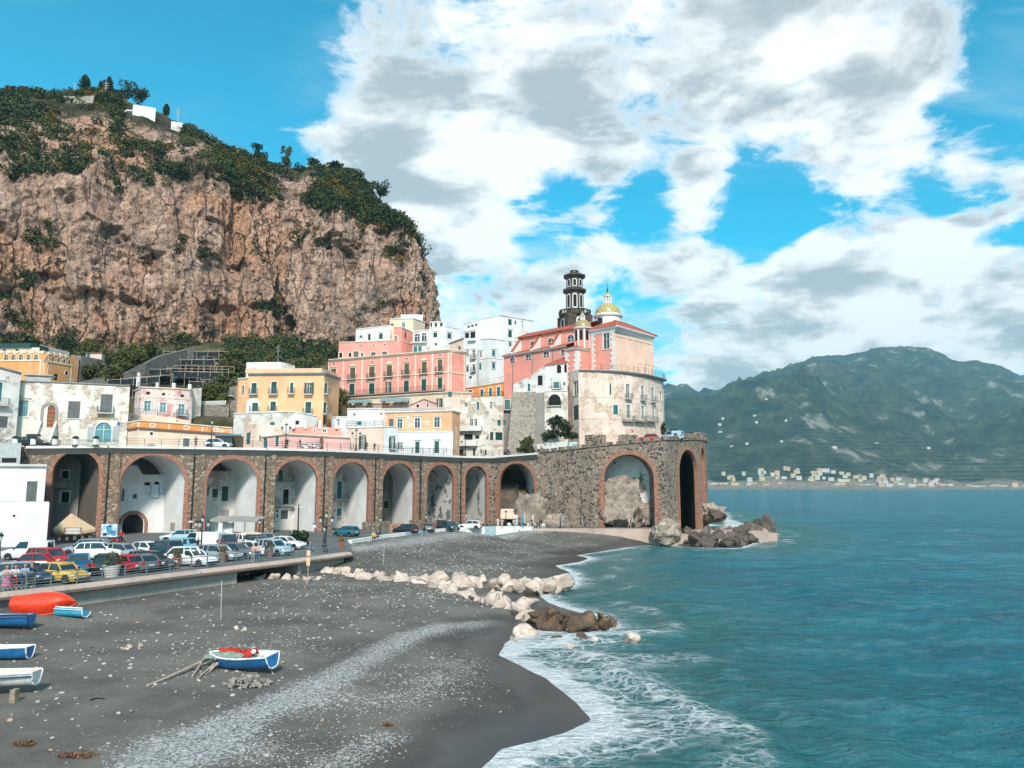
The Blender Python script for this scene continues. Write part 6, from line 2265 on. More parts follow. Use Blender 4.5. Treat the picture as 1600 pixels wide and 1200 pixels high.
mb.lathe((0,0,0),[(1.78 * math.cos(t),1.75 * math.sin(t)) for t in [k * math.pi / 2 / 12 for k in range(11)]],30)
q_ = mb.build('small_dome',DOME2,church,smooth='full',local=True)
q_.location = Vector((sc_.x,sc_.y,sc_.z + 0.03)) - wloc(church)
zl = sc_.z + 1.7
mb = MB()
mb.lathe((sc_.x,sc_.y,zl),[(0.62,-0.1),(0.62,0.08),(0.45,0.1)],12)
for k in range(8):
 a = k * math.pi / 4
 mb.tube([(sc_.x + 0.43 * math.cos(a),sc_.y + 0.43 * math.sin(a),zl),(sc_.x + 0.43 * math.cos(a),sc_.y + 0.43 * math.sin(a),zl + 0.85)],0.09,5)
mb.lathe((sc_.x,sc_.y,zl),[(0.22,0),(0.22,0.85),(0.54,0.86),(0.56,0.95),(0.4,1.0)],12)
mb.build('small_lantern',TRIMW,church)
mb = MB()
mb.lathe((0,0,0),[(0.44,0),(0.40,0.25),(0.2,0.5),(0.06,0.6),(0.1,0.75),(0.0,0.95)],14)
q_ = mb.build('small_lantern_dome',DOME2,church,smooth='full',local=True)
q_.location = Vector((sc_.x,sc_.y,zl + 0.98)) - wloc(church)
A0 = Vector(XY(886.5,153.0))
A1 = Vector(XY(787,165.0))
fa = Face(A1,A0,24.0,ZZ(556,165),ZZ(541,153))
zA = (fa.zt[0] + fa.zt[1]) / 2
fa.zt = (zA,zA)
for (x0,y0,x1,y1) in ((796.6,559.5,805,567.5),(821,555,830,563),(848.8,550.5,858.4,558.7),(876.5,547,885.5,555)):
 s0,z0 = fa.hit(x0,y1)
 s1,z1 = fa.hit(x1,y0)
 fa.holes.append((s0,s1,z0,z0 + (s1 - s0) * 0.75,True))
mb = MB()
fa.wall(mb)
ne = -fa.n
dpt = 7.0
def inn(f,s,z,d):
 return f.p(s,z,-d)
mb.quad(fa.p(0,24),fa.p(0,zA),inn(fa,0,zA,dpt),inn(fa,0,24,dpt))
mb.build('aisle_wall',CHPINK,church)
for h in fa.holes:
 make_window(church,fa,*h[:4],'A','t',TRIMW)
mb = MB()
fa.fbox(mb,-0.3,fa.L,zA - 0.25,zA + 0.1,-0.1,0.4)
mb.build('aisle_eave',GREY,church)
mb = MB()
NW = 3.3
zN0,zN1 = zA + 1.35,ZZ(524,163.5)
mb.add([fa.p(-0.3,zA + 0.11,0.4),fa.p(fa.L,zA + 0.11,0.4),fa.p(fa.L,zN0,-NW),fa.p(-0.3,zN0,-NW)],[(0,1,2,3)])
mb.build('aisle_roof',REDTILE,church)
fn = Face(fa.p(1.2,0,-NW)[:2],fa.p(fa.L + 1.5,0,-NW)[:2],zN0 - 1.0,zN1,zN1)
for t in (0.16,0.44,0.74):
 s_ = fn.L * t + 1.6
 fn.holes.append((s_ - 0.9,s_ + 0.9,zN0 + 0.3,zN0 + 1.65,True))
mb = MB()
fn.wall(mb)
mb.quad(fn.p(0,zN0 - 1),fn.p(0,zN1),fn.p(0,zN1,-7),fn.p(0,zN0 - 1,-7))
mb.build('nave_wall',CHPINK,church)
for h in fn.holes:
 make_window(church,fn,*h[:4],'A','t',TRIMW)
mb = MB()
zr = zN1 + 1.7
mb.add([fn.p(-0.5,zN1,0.5),fn.p(fn.L + 1,zN1,0.5),fn.p(fn.L + 1,zr,-3.6),fn.p(-0.5,zr,-3.6),fn.p(fn.L + 1,zN1,-7.6),fn.p(-0.5,zN1,-7.6),
  fn.p(-0.5,zN1 - 0.15,0.5),fn.p(fn.L + 1,zN1 - 0.15,0.5)],[(0,1,2,3),(3,2,4,5),(6,7,1,0),(0,3,5)])
mb.build('nave_roof',REDTILE,church)
for t in (0.0,0.315,0.63):
 s_ = fn.L * t + 0.5
 mb = MB()
 v = []
 for ds in (0,0.45):
  v += [fn.p(s_ + ds,zN0 - 0.2,0.0),fn.p(s_ + ds,zN1 - 0.3,0.0),fn.p(s_ + ds,zN0 - 0.6,NW - 0.5),fn.p(s_ + ds,zA,NW - 0.3)]
 mb.add(v,[(0,1,2,3),(7,6,5,4),(1,5,6,2),(2,6,7,3)])
 b_ = mb.build('buttress',TRIMW,church)
 mb = MB()
 v = []
 for ds in (-0.12,0.57):
  v += [fn.p(s_ + ds,zN1 - 0.27,0.0),fn.p(s_ + ds,zN0 - 0.57,NW - 0.45),fn.p(s_ + ds,zN0 - 0.45,NW - 0.45),fn.p(s_ + ds,zN1 - 0.1,0.0)]
 mb.add(v,[(0,1,2,3),(7,6,5,4),(3,2,6,7),(0,4,5,1),(1,5,6,2)])
 mb.build('buttress_tiles',REDTILE,b_)
 mb = MB()
 mb.tube([fa.p(min(fa.L,s_ + 2.2),25,0.08),fa.p(min(fa.L,s_ + 2.2),zA,0.08)],0.06,6)
 mb.build('rain_pipe',GREYIRON,church)
r_ = church
fw = Face(Vector(XY(803,171)),Vector(XY(836,176)),33,42,42)
mb = MB()
sh = [(0.0,33),(0.0,40.2),(0.3,41.6),(1.0,42.2),(1.3,43.4),(1.9,44.4),(2.8,44.9),(3.5,44.6),(4.2,44.5),(5.4,44.2),(5.6,42.4),(5.6,33)]
v = [fw.p(s_,z_,0) for s_,z_ in sh] + [fw.p(s_,z_,-0.6) for s_,z_ in sh]
n_ = len(sh)
mb.add(v,[tuple(range(n_)),tuple(range(2 * n_ - 1,n_ - 1,-1))] + [(k,(k + 1) % n_,n_ + (k + 1) % n_,n_ + k) for k in range(n_)])
mb.build('front_gable',TRIMW,church)
mb = MB()
c_ = fw.p(0.5,40.0,0.5)
mb.lathe((c_[0],c_[1],36.0),[(0.5,0),(0.5,3.2),(0.9,3.4),(0.9,3.7),(0.4,3.9),(0.6,4.6),(0.3,5.3),(0.5,5.7),(0.0,6.4)],12)
mb.build('front_urn',TRIMW,church,smooth=40)
mb = MB()
c_ = fw.p(3.2,44.7,-0.3)
mb.tube([c_,(c_[0],c_[1],47.4)],0.05,5)
mb.box((c_[0],c_[1],46.6),(0.8,0.06,0.07))
mb.build('front_cross',IRON,church)
tc_ = Vector(XY(900.4,173))
def zt(y):
 return ZZ(y,173)
bell = empty('bell_tower',(tc_.x,tc_.y,34.0),'dark tuff bell tower with octagonal storeys and white arched panels','bell tower')
mb = MB()
th = math.radians(20)
mb.box((tc_.x,tc_.y,(34 + zt(495)) / 2),(6.1,6.1,zt(495) - 34),th)
mb.build('square_stage',VOLC,bell)
def panel(cx,cy,ang,rad,z0,z1,w,parent):
 """arched opening in a white panel on a facet"""
 n = Vector((math.cos(ang),math.sin(ang)))
 c = Vector((cx,cy)) + n * rad
 u = Vector((-n.y,n.x))
 fc = Face(c - u * w,c + u * w,z0,z1,z1)
 if fc.n.dot(n) < 0:
  fc = Face(c + u * w,c - u * w,z0,z1,z1)
 q = w * 0.42
 i = arch_pts(w - w * 0.66,w + w * 0.66,z0 + (z1 - z0) * 0.09,z1 - (z1 - z0) * 0.08,10)
 o = [(0.0,z0),(2 * w,z0)]
 k = len(i) - 2
 o += [(2 * w,z0 + (z1 - z0) * 0.75)] + [(w + w * math.cos(math.pi * t / (k - 1)) * 1.0,min(z1,z0 + (z1 - z0) * 0.75 + (z1 - z0) * 0.25 * (1 if 0.2 < t / (k - 1) < 0.8 else 0.6))) for t in range(1,k - 1)] + [(0.0,z0 + (z1 - z0) * 0.75)]
 mb = MB()
 mb.add([fc.p(*p,0.03) for p in o],[tuple(range(len(o)))])
 po = mb.build('arched_panel',TRIMW,parent)
 mb = MB()
 mb.add([fc.p(*p,0.05) for p in i],[tuple(range(len(i)))])
 mb.build('opening',DARK,po)
for k in range(4):
 panel(tc_.x,tc_.y,th + k * math.pi / 2 - math.pi / 2,3.05,zt(514),zt(499),1.05,bell)
def octa(r,z0,z1,name,m=VOLC,r2=None):
 mb = MB()
 mb.lathe((tc_.x,tc_.y,0),[(0.0,z0),(r,z0),(r2 or r,z1),(0.0,z1)],8,math.pi / 8 - 0.05,math.pi / 8 - 0.05 + 2 * math.pi)
 return mb.build(name,m,bell)
octa(3.0,zt(496.5),zt(494),'ledge',VOLC,3.9)
octa(3.9,zt(494),zt(492.8),'ledge')
for k in range(24):
 a = k * 2 * math.pi / 24
 mb = MB()
 mb.box((tc_.x + 3.6 * math.cos(a),tc_.y + 3.6 * math.sin(a),(zt(492.8) + zt(487.5)) / 2),(0.25,0.3,zt(487.5) - zt(492.8)),a)
 mb.build('baluster',VOLC,bell)
mb = MB()
mb.lathe((tc_.x,tc_.y,0),[(3.35,zt(487.5)),(3.85,zt(487.5)),(3.85,zt(486.2)),(3.35,zt(486.2)),(3.35,zt(487.5))],8,math.pi / 8,math.pi / 8 + 2 * math.pi)
mb.build('handrail',VOLC,bell)
octa(2.15,zt(492.8),zt(459),'octagon_stage')
for k in range(8):
 panel(tc_.x,tc_.y,k * math.pi / 4 - 0.05 + math.pi / 4,2.15 * math.cos(math.pi / 8),zt(484),zt(461),0.58,bell)
octa(2.2,zt(459),zt(456),'ledge',VOLC,2.85)
octa(2.85,zt(456),zt(453.5),'ledge')
octa(2.85,zt(453.5),zt(451.5),'ledge',VOLC,2.1)
octa(1.98,zt(452),zt(435),'upper_stage')
for k in range(8):
 panel(tc_.x,tc_.y,k * math.pi / 4 - 0.05 + math.pi / 4,1.98 * math.cos(math.pi / 8),zt(450),zt(438),0.5,bell)
octa(2.0,zt(436.5),zt(433),'ledge',VOLC,2.7)
octa(2.7,zt(433),zt(431),'ledge')
octa(2.65,zt(431),zt(427.5),'cap',VOLC,1.4)
for k in range(6):
 a = k * math.pi / 3
 mb = MB()
 mb.box((tc_.x + 0.8 * math.cos(a),tc_.y + 0.8 * math.sin(a),(zt(428) + zt(424)) / 2),(0.22,0.26,zt(424) - zt(428)),a)
 mb.build('crown_post',VOLC,bell)
mb = MB()
mb.lathe((tc_.x,tc_.y,0),[(0.55,zt(424.6)),(1.0,zt(424.6)),(1.0,zt(423.4)),(0.55,zt(423.4)),(0.55,zt(424.6))],12)
mb.build('crown_ring',VOLC,bell)
r,ff = bld('house','white lean-to house with one arched window against the pink aisle',[(829.5,151.5,588),(852.5,150,571),(853.5,150.5,570.5)],WHITE2,[(840,585,848,602,'Q','t')],depth=6,zbot=20,cornice=0.12)
r,ff = bld('house','white house with arched windows under a red lean-to roof beside the chapel',[(852.6,150,570.5),(887.5,149,567)],WHITE2,[(870,570,877,583,'Q','t'),(881.5,569,886.5,582,'Q','t'),(865,596.7,873.6,607,'T','b'),(880,597,883.5,602.5,'T','')],depth=1.5,zbot=20)
mb = MB()
f = ff[0]
mb.add([f.p(-0.3,f.zt[0] - 0.02,0.35),f.p(f.L,f.zt[1] + 0.0,0.35),f.p(f.L,f.zt[1] + 1.7,-3),f.p(3.2,f.zt[0] + 1.9,-3)],[(0,1,2,3)])
mb.build('lean_to_roof',REDTILE,r)
r,ff = bld('house','small white stepped house at the foot of the pink aisle',[(802,153,601),(824,151.5,590),(830,151,594)],WHITE2,[(824.5,599.5,828.8,611,'T','t')],depth=4,zbot=18)
r,ff = bld('stone_tower','massive pale rubble stone tower beside a dark shaft on the road',[(799.5,150,613),(837.5,148.5,612)],TSTONE,[(815,634,818,638,'K')],zbot=13.5,depth=6,cat='tower',tm=TSTONE)
mb = MB()
f = ff[0]
mb.add([f.p(-0.7,13.5,1.3),f.p(f.L,13.5,1.3),f.p(f.L,24.5,0.02),f.p(0,24.5,0.02),f.p(-0.7,13.5,0),f.p(0,24.5,0)],[(0,1,2,3),(4,0,3,5)])
mb.build('battered_base',TSTONE,r)
r,ff = bld('wall_shaft','dark grey recessed wall strip between stone tower and arched terrace',[(837.5,149.6,614),(851,149.4,613)],GREY,[],zbot=13.5,depth=4,cat='wall')
r,ff = bld('house','rubble house with one deep arched terrace opening and flower rail',[(851,148.8,611),(888,147.5,610)],PEELW,[(857,616,876,634,'Q','')],zbot=13.5,depth=3,cornice=0.15)
s0,z0 = ff[0].hit(857,634)
s1,z1 = ff[0].hit(876,634)
balcony(r,ff[0],s0 - 0.2,s1 + 0.2,z0,0.35,IRON)
mb = MB()
mb.sweep([P(838,694,144.8),P(887,689,142.4)],[(0,-1.5),(0,0),(-0.4,0),(-0.4,-1.5)])
o = mb.build('roadside_wall',WHITE2)
setp(o,'low white roadside wall below the green bushes','wall')
# ------------------------------------------------------------------ below and around the arches
def arch_house(label,seg,d,wallm,wins,ztop=13.9,x0=None,x1=None,tm=TRIMW):
 """house front filling part of the space behind an arch, d metres behind its face"""
 a,b,L,u,n = local_frame(seg)
 A = Vector((a[0] - n[0] * d,a[1] - n[1] * d))
 U = Vector(u)
 s0 = plane_hit(A,U,x0)
 s1 = plane_hit(A,U,x1)
 pa,pb = A + U * s0,A + U * s1
 root = empty('house',(pa.x,pa.y,PROM),label,'house')
 f = Face(pa,pb,PROM - 0.3,ztop,ztop)
 jobs = []
 for w in wins:
  xa,ya,xb,yb,kind = w[:5]
  sa,zl = f.hit(xa,yb)
  sb_,zh = f.hit(xb,ya)
  if kind == 'AW':
   continue
  f.holes.append((sa,sb_,zl,zh,kind in ('A','Q','B')))
  jobs.append((sa,sb_,zl,zh,kind,w[5] if len(w) > 5 else ''))
 mb = MB()
 f.wall(mb)
 mb.quad(f.p(f.L,f.zb),f.p(f.L,ztop),f.p(f.L,ztop,-1.5),f.p(f.L,f.zb,-1.5))
 mb.quad(f.p(0,ztop),f.p(f.L,ztop),f.p(f.L,ztop,-1.5),f.p(0,ztop,-1.5))
 mb.build('wall',wallm,root)
 for j in jobs:
  make_window(root,f,*j[:4],j[4],j[5],tm)
 return root,f
r,f = arch_house('shaded house with outside stair behind the sooty arch',1,7.0,GREY,[(95,735,108,748,'K','t'),(94,768,109,786,'K','t')],x0=60,x1=124)
mb = MB()
s0,z0 = f.hit(78,762)
s1,z1 = f.hit(108,752)
f.fbox(mb,s0,s1,z1 - 1.0,z1,0.0,1.2)
mb.build('landing',CONC,r)
r,f = arch_house('white house above a dark road tunnel behind the wide arch',2,7.5,WHITE,[(190,764,194.5,783,'T','t'),(207,772,214,779,'T',''),(225,753,235,759,'K',''),(241,752,249,758,'Q',''),(189,803,225,846,'Q','')],x0=172,x1=258,ztop=10.8)
sI,sJ = f.hit(189,830)[0],f.hit(225,830)[0]
zI,zB = f.hit(207,803)[1],PROM
i_,o_ = arch_pts(sI,sJ,zB,zI,14),arch_pts(sI - 0.5,sJ + 0.5,zB,zI + 0.5,14)
mb = MB()
for t in range(1,len(i_) - 1):
 mb.quad(f.p(*i_[t],0.07),f.p(*o_[t],0.07),f.p(*o_[t + 1],0.07),f.p(*i_[t + 1],0.07))
 mb.quad(f.p(*o_[t],0.07),f.p(*o_[t],0.0),f.p(*o_[t + 1],0.0),f.p(*o_[t + 1],0.07))
mb.build('tunnel_arch',BRICK,r)
mb = MB()
for (x0,y0,x1,y1) in ((236,757,249,777),(230,762,236,770),(250,758,256,770)):
 sa,zl = f.hit(x0,y1)
 sb_,zh = f.hit(x1,y0)
 mb = MB()
 f.fbox(mb,sa,sb_,zl,zh,0.35,0.38)
 mb.build('washing',flat('washing_cloth',(0.55,0.60,0.66),0.9),r)
mb = MB()
mb.add([f.p(0,10.78,0.1),f.p(f.hit(222,750)[0],10.78,0.1),f.p(f.hit(214,748)[0],12.2,0.1),f.p(0,12.2,0.1)],[(0,1,2,3)])
mb.build('stepped_parapet',WHITE,r)
r,f = arch_house('white house with green shutters and diagonal stair behind the third arch',3,7.5,WHITE2,[(323.5,761,326.5,775,'G',''),(331.5,763.5,340.5,777,'G',''),(346,759.5,357,783,'G','')],x0=312,x1=368,ztop=11.4)
strip(r,f,345,796,357,815,GREY,0.3,'entry')
r,f = arch_house('white house with two balconies and air conditioners behind the fourth arch',4,7.5,WHITE2,[(441.5,764,452,788,'K','t'),(435,735,442,752,'T','t'),(438.5,797,450,811,'S','t')],x0=424,x1=462,ztop=14.0)
for y in (753,789):
 s0,z0 = f.hit(428,y)
 s1,_ = f.hit(457,y)
 balcony(r,f,s0,s1,z0,1.0,GREYIRON)
for (x,y) in ((433,798),(433,806)):
 s_,z_ = f.hit(x,y)
 mb = MB()
 f.fbox(mb,s_ - 0.4,s_ + 0.4,z_ - 0.3,z_ + 0.3,0.02,0.35)
 ac = mb.build('air_conditioner',FRAMEW,r)
 mb = MB()
 mb.add([f.p(s_ - 0.08 + 0.2 * math.cos(k * math.pi / 6),z_ + 0.2 * math.sin(k * math.pi / 6),0.36) for k in range(12)],[tuple(range(12))])
 mb.build('fan',DARK,ac)
r,f = arch_house('white house with iron balcony cage behind the fifth arch',5,7.5,WHITE2,[(526.5,752,534,778,'T','t'),(526,794,533.5,806,'T','t')],x0=512,x1=545,ztop=12.5)
s0,z0 = f.hit(520,780)
s1,_ = f.hit(545,780)
balcony(r,f,s0,s1,z0,1.0,GREYIRON)
r,f = arch_house('shaded stone house in the gap behind the sixth arch',6,8.2,GSTONE,[(600,782,608,795,'K',''),(600,742,606,768,'W','')],x0=590,x1=622,ztop=13.5)
def blk(name,label,x0,x1,yt,Y,dep,m,wins=(),zb=PROM - 0.3,roofm=None,cat='house'):
 return bld(name,label,[(x0,Y,yt),(x1,Y + 1.0,yt + 0.6)],m,wins,zbot=zb,depth=dep,roofm=roofm,cat=cat)
r,ff = blk('house','plain white house with one narrow window beside the sooty arch',-60,75,727.5,100.5,6,WHITE,[(41.5,752,58,783.5,'S','t')])
course(r,ff[0],-59,726.5,75.5,727.2,CONCL,0.28,0.4,'roof_slab')
r,ff = blk('house','low white block with a round vent in front of the plain white house',-70,84,784.5,90.5,7,WHITE,[(20,804,25,808,'R')])
strip(r,ff[0],-66,858,83.8,874,GSTONE,0.08,'stone_plinth')
r,ff = blk('hut','pale grey metal hut at the end of the viaduct road',-60,33,691.5,105.5,5,PALEIRON,[(1,715,26,724,'K')],zb=PROM)
TAN = flat('tan_canvas',(0.52,0.36,0.22),0.85)
tr = empty('market_tent',(*XY(117,100),PROM),'tan peaked market tent with a printed sign under the sooty arch','tent')
apex = P(111,802,101)
e0,e1,e2,e3 = P(83,826,98),P(118,832,96.5),P(150,825.5,98.5),P(135,818,104)
mb = MB()
mb.add([apex,e0,e1,e2,e3],[(0,1,2),(0,2,3),(0,3,4),(0,4,1)])
for a,b in ((e0,e1),(e1,e2)):
 mb.add([a,b,b - Vector((0,0,0.35)),a - Vector((0,0,0.35))],[(0,1,2,3)])
mb.build('canopy',TAN,tr)
for e in (e0,e2,e3):
 mb = MB()
 mb.tube([e,(e.x,e.y,PROM)],0.05,6)
 mb.build('pole',IRON,tr)
a,b = P(100,829,96.3),P(128,829,96.3)
mb = MB()
mb.box(((a.x + b.x) / 2,a.y,a.z - 0.05),(b.x - a.x,0.06,0.85),0,0)
sb = mb.build('sign_board',WOOD,tr)
mb = MB()
for row in (0,1):
 for k in range(8):
  mb.box((a.x + 0.25 + (b.x - a.x - 0.5) * (k + 0.5) / 8,a.y - 0.04,a.z + 0.13 - row * 0.36),(0.19,0.02,0.26))
mb.build('sign_letters',FRAMEW,sb)
mb = MB()
p0,p1 = P(86,850,100.5),P(146,850,100.5)
for k in range(5):
 x = p0.x + (p1.x - p0.x) * (k + 0.5) / 5
 mb = MB()
 mb.box((x,p0.y,PROM + 0.8),(0.95,0.7,0.08))
 mb.box((x - 0.4,p0.y,PROM + 0.4),(0.06,0.6,0.8))
 mb.box((x + 0.4,p0.y,PROM + 0.4),(0.06,0.6,0.8))
 st = mb.build('stall_table',WOOD,tr)
 cols = [(0.5,0.3,0.03),(0.45,0.05,0.03),(0.08,0.2,0.04),(0.5,0.45,0.1),(0.4,0.4,0.38)]
 mb = MB()
 for q in range(6):
  mb.box((x - 0.36 + 0.145 * q,p0.y - 0.1,PROM + 0.94),(0.13,0.5,0.2))
 mb.build('goods',flat('goods_%d' % k,cols[k],0.7),st)
BILL = flat('poster_blue',(0.10,0.36,0.55),0.5,0.5,1.5)
bp = [P(158.5,819,104.5),P(184,817.5,104.5),P(183,839,104.5),P(158,839,104.5)]
br = empty('billboard',(bp[3].x,bp[3].y,PROM),'blue and white billboard fixed to the brick pier beside the tunnel','billboard')
cx_,cz_ = (bp[0].x + bp[1].x) / 2,(bp[0].z + bp[3].z) / 2
w_,h_ = bp[1].x - bp[0].x,bp[0].z - bp[3].z
mb = MB()
mb.box((cx_,bp[0].y + 0.06,cz_),(w_ + 0.12,0.08,h_ + 0.12))
mb.build('frame',GREYIRON,br)
mb = MB()
mb.box((cx_,bp[0].y,cz_),(w_,0.03,h_))
pan = mb.build('poster',flat('poster_white',(0.52,0.62,0.68),0.5,0.35,1.2),br)
for (dx,dz,sx,sz,m) in ((0.05,0.05,0.75,1.1,BILL),(-0.55,-0.5,0.5,0.35,IRON),(0.65,-0.35,0.6,0.7,BILL),(0.1,0.62,0.4,0.3,GLASSB),(-0.5,0.4,0.6,0.5,flat('poster_pale',(0.3,0.5,0.6),0.5,0.3,2))):
 mb = MB()
 mb.box((cx_ + dx,bp[0].y - 0.025,cz_ + dz),(sx,0.015,sz))
 mb.build('print',m,pan)
for dx in (-0.8,0.8):
 mb = MB()
 mb.tube([(cx_ + dx,bp[0].y + 0.15,PROM),(cx_ + dx,bp[0].y + 0.15,cz_)],0.06,6)
 mb.build('leg',GREYIRON,br)
cn = empty('shelter',(*XY(360,110),PROM),'flat thatched shelter on thin posts in front of the third arch','shelter')
a,b = P(325,813,108.5),P(402,814,110)
mb = MB()
mb.add([a,b,b + Vector((0.3,3,0.5)),a + Vector((0.3,3,0.5)),a - Vector((0,0,.16)),b - Vector((0,0,.16)),b + Vector((0.3,3,0.3)),a + Vector((0.3,3,0.3))],[(0,1,2,3),(7,6,5,4),(0,4,5,1),(1,5,6,2),(2,6,7,3),(3,7,4,0)])
mb.build('roof',GREY,cn)
for t in (0.03,0.25,0.5,0.74,0.97):
 q = a + (b - a) * t
 mb = MB()
 mb.tube([(q.x,q.y + 0.2,PROM),(q.x,q.y + 0.2,q.z - 0.05)],0.05,6)
 mb.build('post',IRON,cn)
mb = MB()
q = a + (b - a) * 0.22
mb.box((q.x + 0.3,q.y + 1.5,PROM + 0.95),(2.6,0.1,1.9))
mb.build('white_screen',FRAMEW,cn)
def post_sign(label,px,py0,py1,Y,panels,m_post=PALEIRON,zg=PROM):
 p0 = P(px,py0,Y)
 root = empty('sign_post',(p0.x,p0.y,zg),label,'sign')
 mb = MB()
 mb.tube([(p0.x,p0.y,zg),(p0.x,p0.y,p0.z)],0.045,6)
 mb.build('post',m_post,root)
 for (ya,yb,w,m,shape,extra) in panels:
  za,zb = ZZ(ya,Y),ZZ(yb,Y)
  mb = MB()
  if shape == 'disc':
   r_ = w / 2
   c = (p0.x,p0.y - 0.07,(za + zb) / 2)
   mb.add([(c[0] + r_ * math.cos(k * math.pi / 9),c[1],c[2] + r_ * math.sin(k * math.pi / 9)) for k in range(18)] + [(c[0] + r_ * math.cos(k * math.pi / 9),c[1] + .03,c[2] + r_ * math.sin(k * math.pi / 9)) for k in range(18)],
     [tuple(range(18)),tuple(range(35,17,-1))] + [(k,18 + k,18 + (k + 1) % 18,(k + 1) % 18) for k in range(18)])
  else:
   mb.box((p0.x,p0.y - 0.06,(za + zb) / 2),(w,0.04,za - zb))
  pn_ = mb.build('sign_panel',m,root)
  if extra:
   t_,s_,mm = extra
   text_mesh('lettering',t_,s_,mm,(p0.x,p0.y - 0.10,(za + zb) / 2),0,pn_,depth=0.006)
 return root
BLUE = flat('sign_blue',(0.02,0.16,0.42),0.4)
SIGNW = flat('sign_white',(0.68,0.68,0.66),0.5)
post_sign('white parking sign board with a blue and red no parking disc',345,816,835,103,[(817,833,1.5 * 0.36,SIGNW,'box',None),(818,824,0.5,RED,'disc',None)])
post_sign('small blue parking sign on the brick pier',491.5,815,824,119.5,[(815.5,820,0.5,BLUE,'box',('P',0.45,SIGNW)),(820.5,824,0.5,SIGNW,'box',None)])
post_sign('tall white information strip sign beside the round clipped bush',455,828,845,96,[(829,842,0.28,SIGNW,'box',('i',0.3,BLUE))])
post_sign('wooden beach warning sign with two peach panels on a thin pole',482.5,859.5,905,70.0,[(860,868.5,0.32,PEACH,'box',None),(871,884,0.32,PEACH,'box',None)],DRIFT,zg=0.2)
mb = MB()
for (x,y0,y1,lb) in ((345,908,970,'thin bare pole standing in the sand beside the sea wall'),(599,849,888,'thin bare pole standing behind the pale breakwater')):
 g = G(x,y1,0.3)
 t = P(x + 1.5,y0,g.y)
 mb = MB()
 mb.tube([(g.x,g.y,bz(g.x,g.y) - 0.1),t],0.035,6)
 o = mb.build('beach_pole',PALEIRON)
 setp(o,lb,'pole')
for (x,y,Y,w,h,m,lb) in ((293.5,832,112.6,0.5,0.28,SIGNW,'small white street name plate on the second brick pier'),(298,815,112.7,0.55,0.2,SIGNW,'narrow white plate above the street name plate'),(269.5,823,113,0.65,1.2,WOOD,'framed dark notice board on the white vault wall')):
 p = P(x,y,Y)
 mb = MB()
 mb.box((p.x,p.y,p.z),(w,0.06,h))
 o = mb.build('wall_plate',m)
 setp(o,lb,'plate')
LAMPG = flat('lamp_glass',(0.55,0.56,0.52),0.2)
def street_lamp(label,px,py_top,Y,zg,heads=1,group=None,m=IRON):
 t = P(px,py_top,Y)
 x,y,zt_ = t.x,t.y,t.z
 root = empty('street_lamp',(x,y,zg),label,'street lamp',group)
 H = zt_ - zg
 mb = MB()
 mb.lathe((x,y,zg),[(0.0,0),(0.24,0),(0.24,0.25),(0.15,0.35),(0.13,0.9),(0.085,1.0),(0.06,H * 0.6),(0.05,H - 0.7)],8)
 mb.build('post',m,root,smooth=40)
 spots = [(0,0,H - 0.75)] if heads == 1 else [(0,0,H - 0.75),(-0.62,0,H - 1.25),(0.62,0,H - 1.25),(0,-0.62,H - 1.25)][:heads]
 for (dx,dy,dz) in spots:
  if dx or dy:
   mb = MB()
   mb.tube([(x,y,zg + dz - 0.5),(x + dx * 0.6,y + dy * 0.6,zg + dz - 0.35),(x + dx,y + dy,zg + dz)],0.03,5)
   mb.build('arm',m,root)
  mb = MB()
  mb.lathe((x + dx,y + dy,zg + dz),[(0.05,0.0),(0.11,0.05),(0.20,0.42)],6)
  hd = mb.build('lantern',LAMPG,root)
  mb = MB()
  mb.lathe((x + dx,y + dy,zg + dz),[(0.26,0.42),(0.17,0.56),(0.05,0.66),(0.04,0.75),(0.0,0.78)],6)
  mb.build('cap',m,hd)
street_lamp('tall black triple lantern lamp among the parked cars',317,804,81,PROM,4)
street_lamp('black lantern lamp in front of the pier between third and fourth arch',406,810,106,PROM,1)
street_lamp('black double lantern lamp at the end of the car park',510.5,798,84,PROM,3)
street_lamp('slim black post beside the double lantern lamp',507,820,91,PROM,1)
street_lamp('black lantern lamp on the white kerb beside the seated pair',594.5,806.5,107.3,PROM,1)
street_lamp('black lantern lamp on the white kerb between parked dark cars',666,802,120.5,PROM,1)
street_lamp('black lantern lamp on the white kerb before the mouldy arch',728.5,800,129.2,PROM,1)
street_lamp('black lantern lamp before the cafe awning',790.5,797,132,PROM,1)
street_lamp('black lantern lamp before the rock outcrop on the walkway',875.5,798,131,PROM,1)
street_lamp('black lantern on the white house wall beside the promenade',2,831,62,PROM,1)
street_lamp('triple lantern lamp on the viaduct road before the long pink house',447.5,661,119.0,14.75,3)
street_lamp('triple lantern lamp on the viaduct road before the rust streaked house',557,670,126.5,14.75,3)
street_lamp('green lantern lamp on the viaduct road before the orange parapet',332,655,115.4,14.75,2)
street_lamp('slim lantern lamp on the viaduct road before the tall stone house',727,684,144.0,14.6,2)
p = P(467,788,100)
rt = empty('street_lamp',(p.x,p.y,PROM),'plain dark lamp pole with two flat white arms','street lamp')
mb = MB()
mb.tube([(p.x,p.y,PROM),(p.x,p.y,p.z)],[0.11,0.08],8)
mb.build('post',IRON,rt)
for s_ in (-1,1):
 mb = MB()
 mb.box((p.x + s_ * 0.3,p.y,p.z - 0.32),(0.5,0.22,0.07))
 mb.build('lamp_head',FRAMEW,rt)
rl = empty('promenade_railing',(fine[8].x,fine[8].y,PROM),'grey steel railing with horizontal bars along the car park edge','railing')
off_in = []
for k,p in enumerate(fine):
 t = (fine[min(k + 1,nF - 1)] - fine[max(k - 1,0)]).normalized()
 off_in.append(Vector((p.x - t.y * 0.1,p.y + t.x * 0.1,PROM + 0.05)))
rp_ = [off_in[0]]
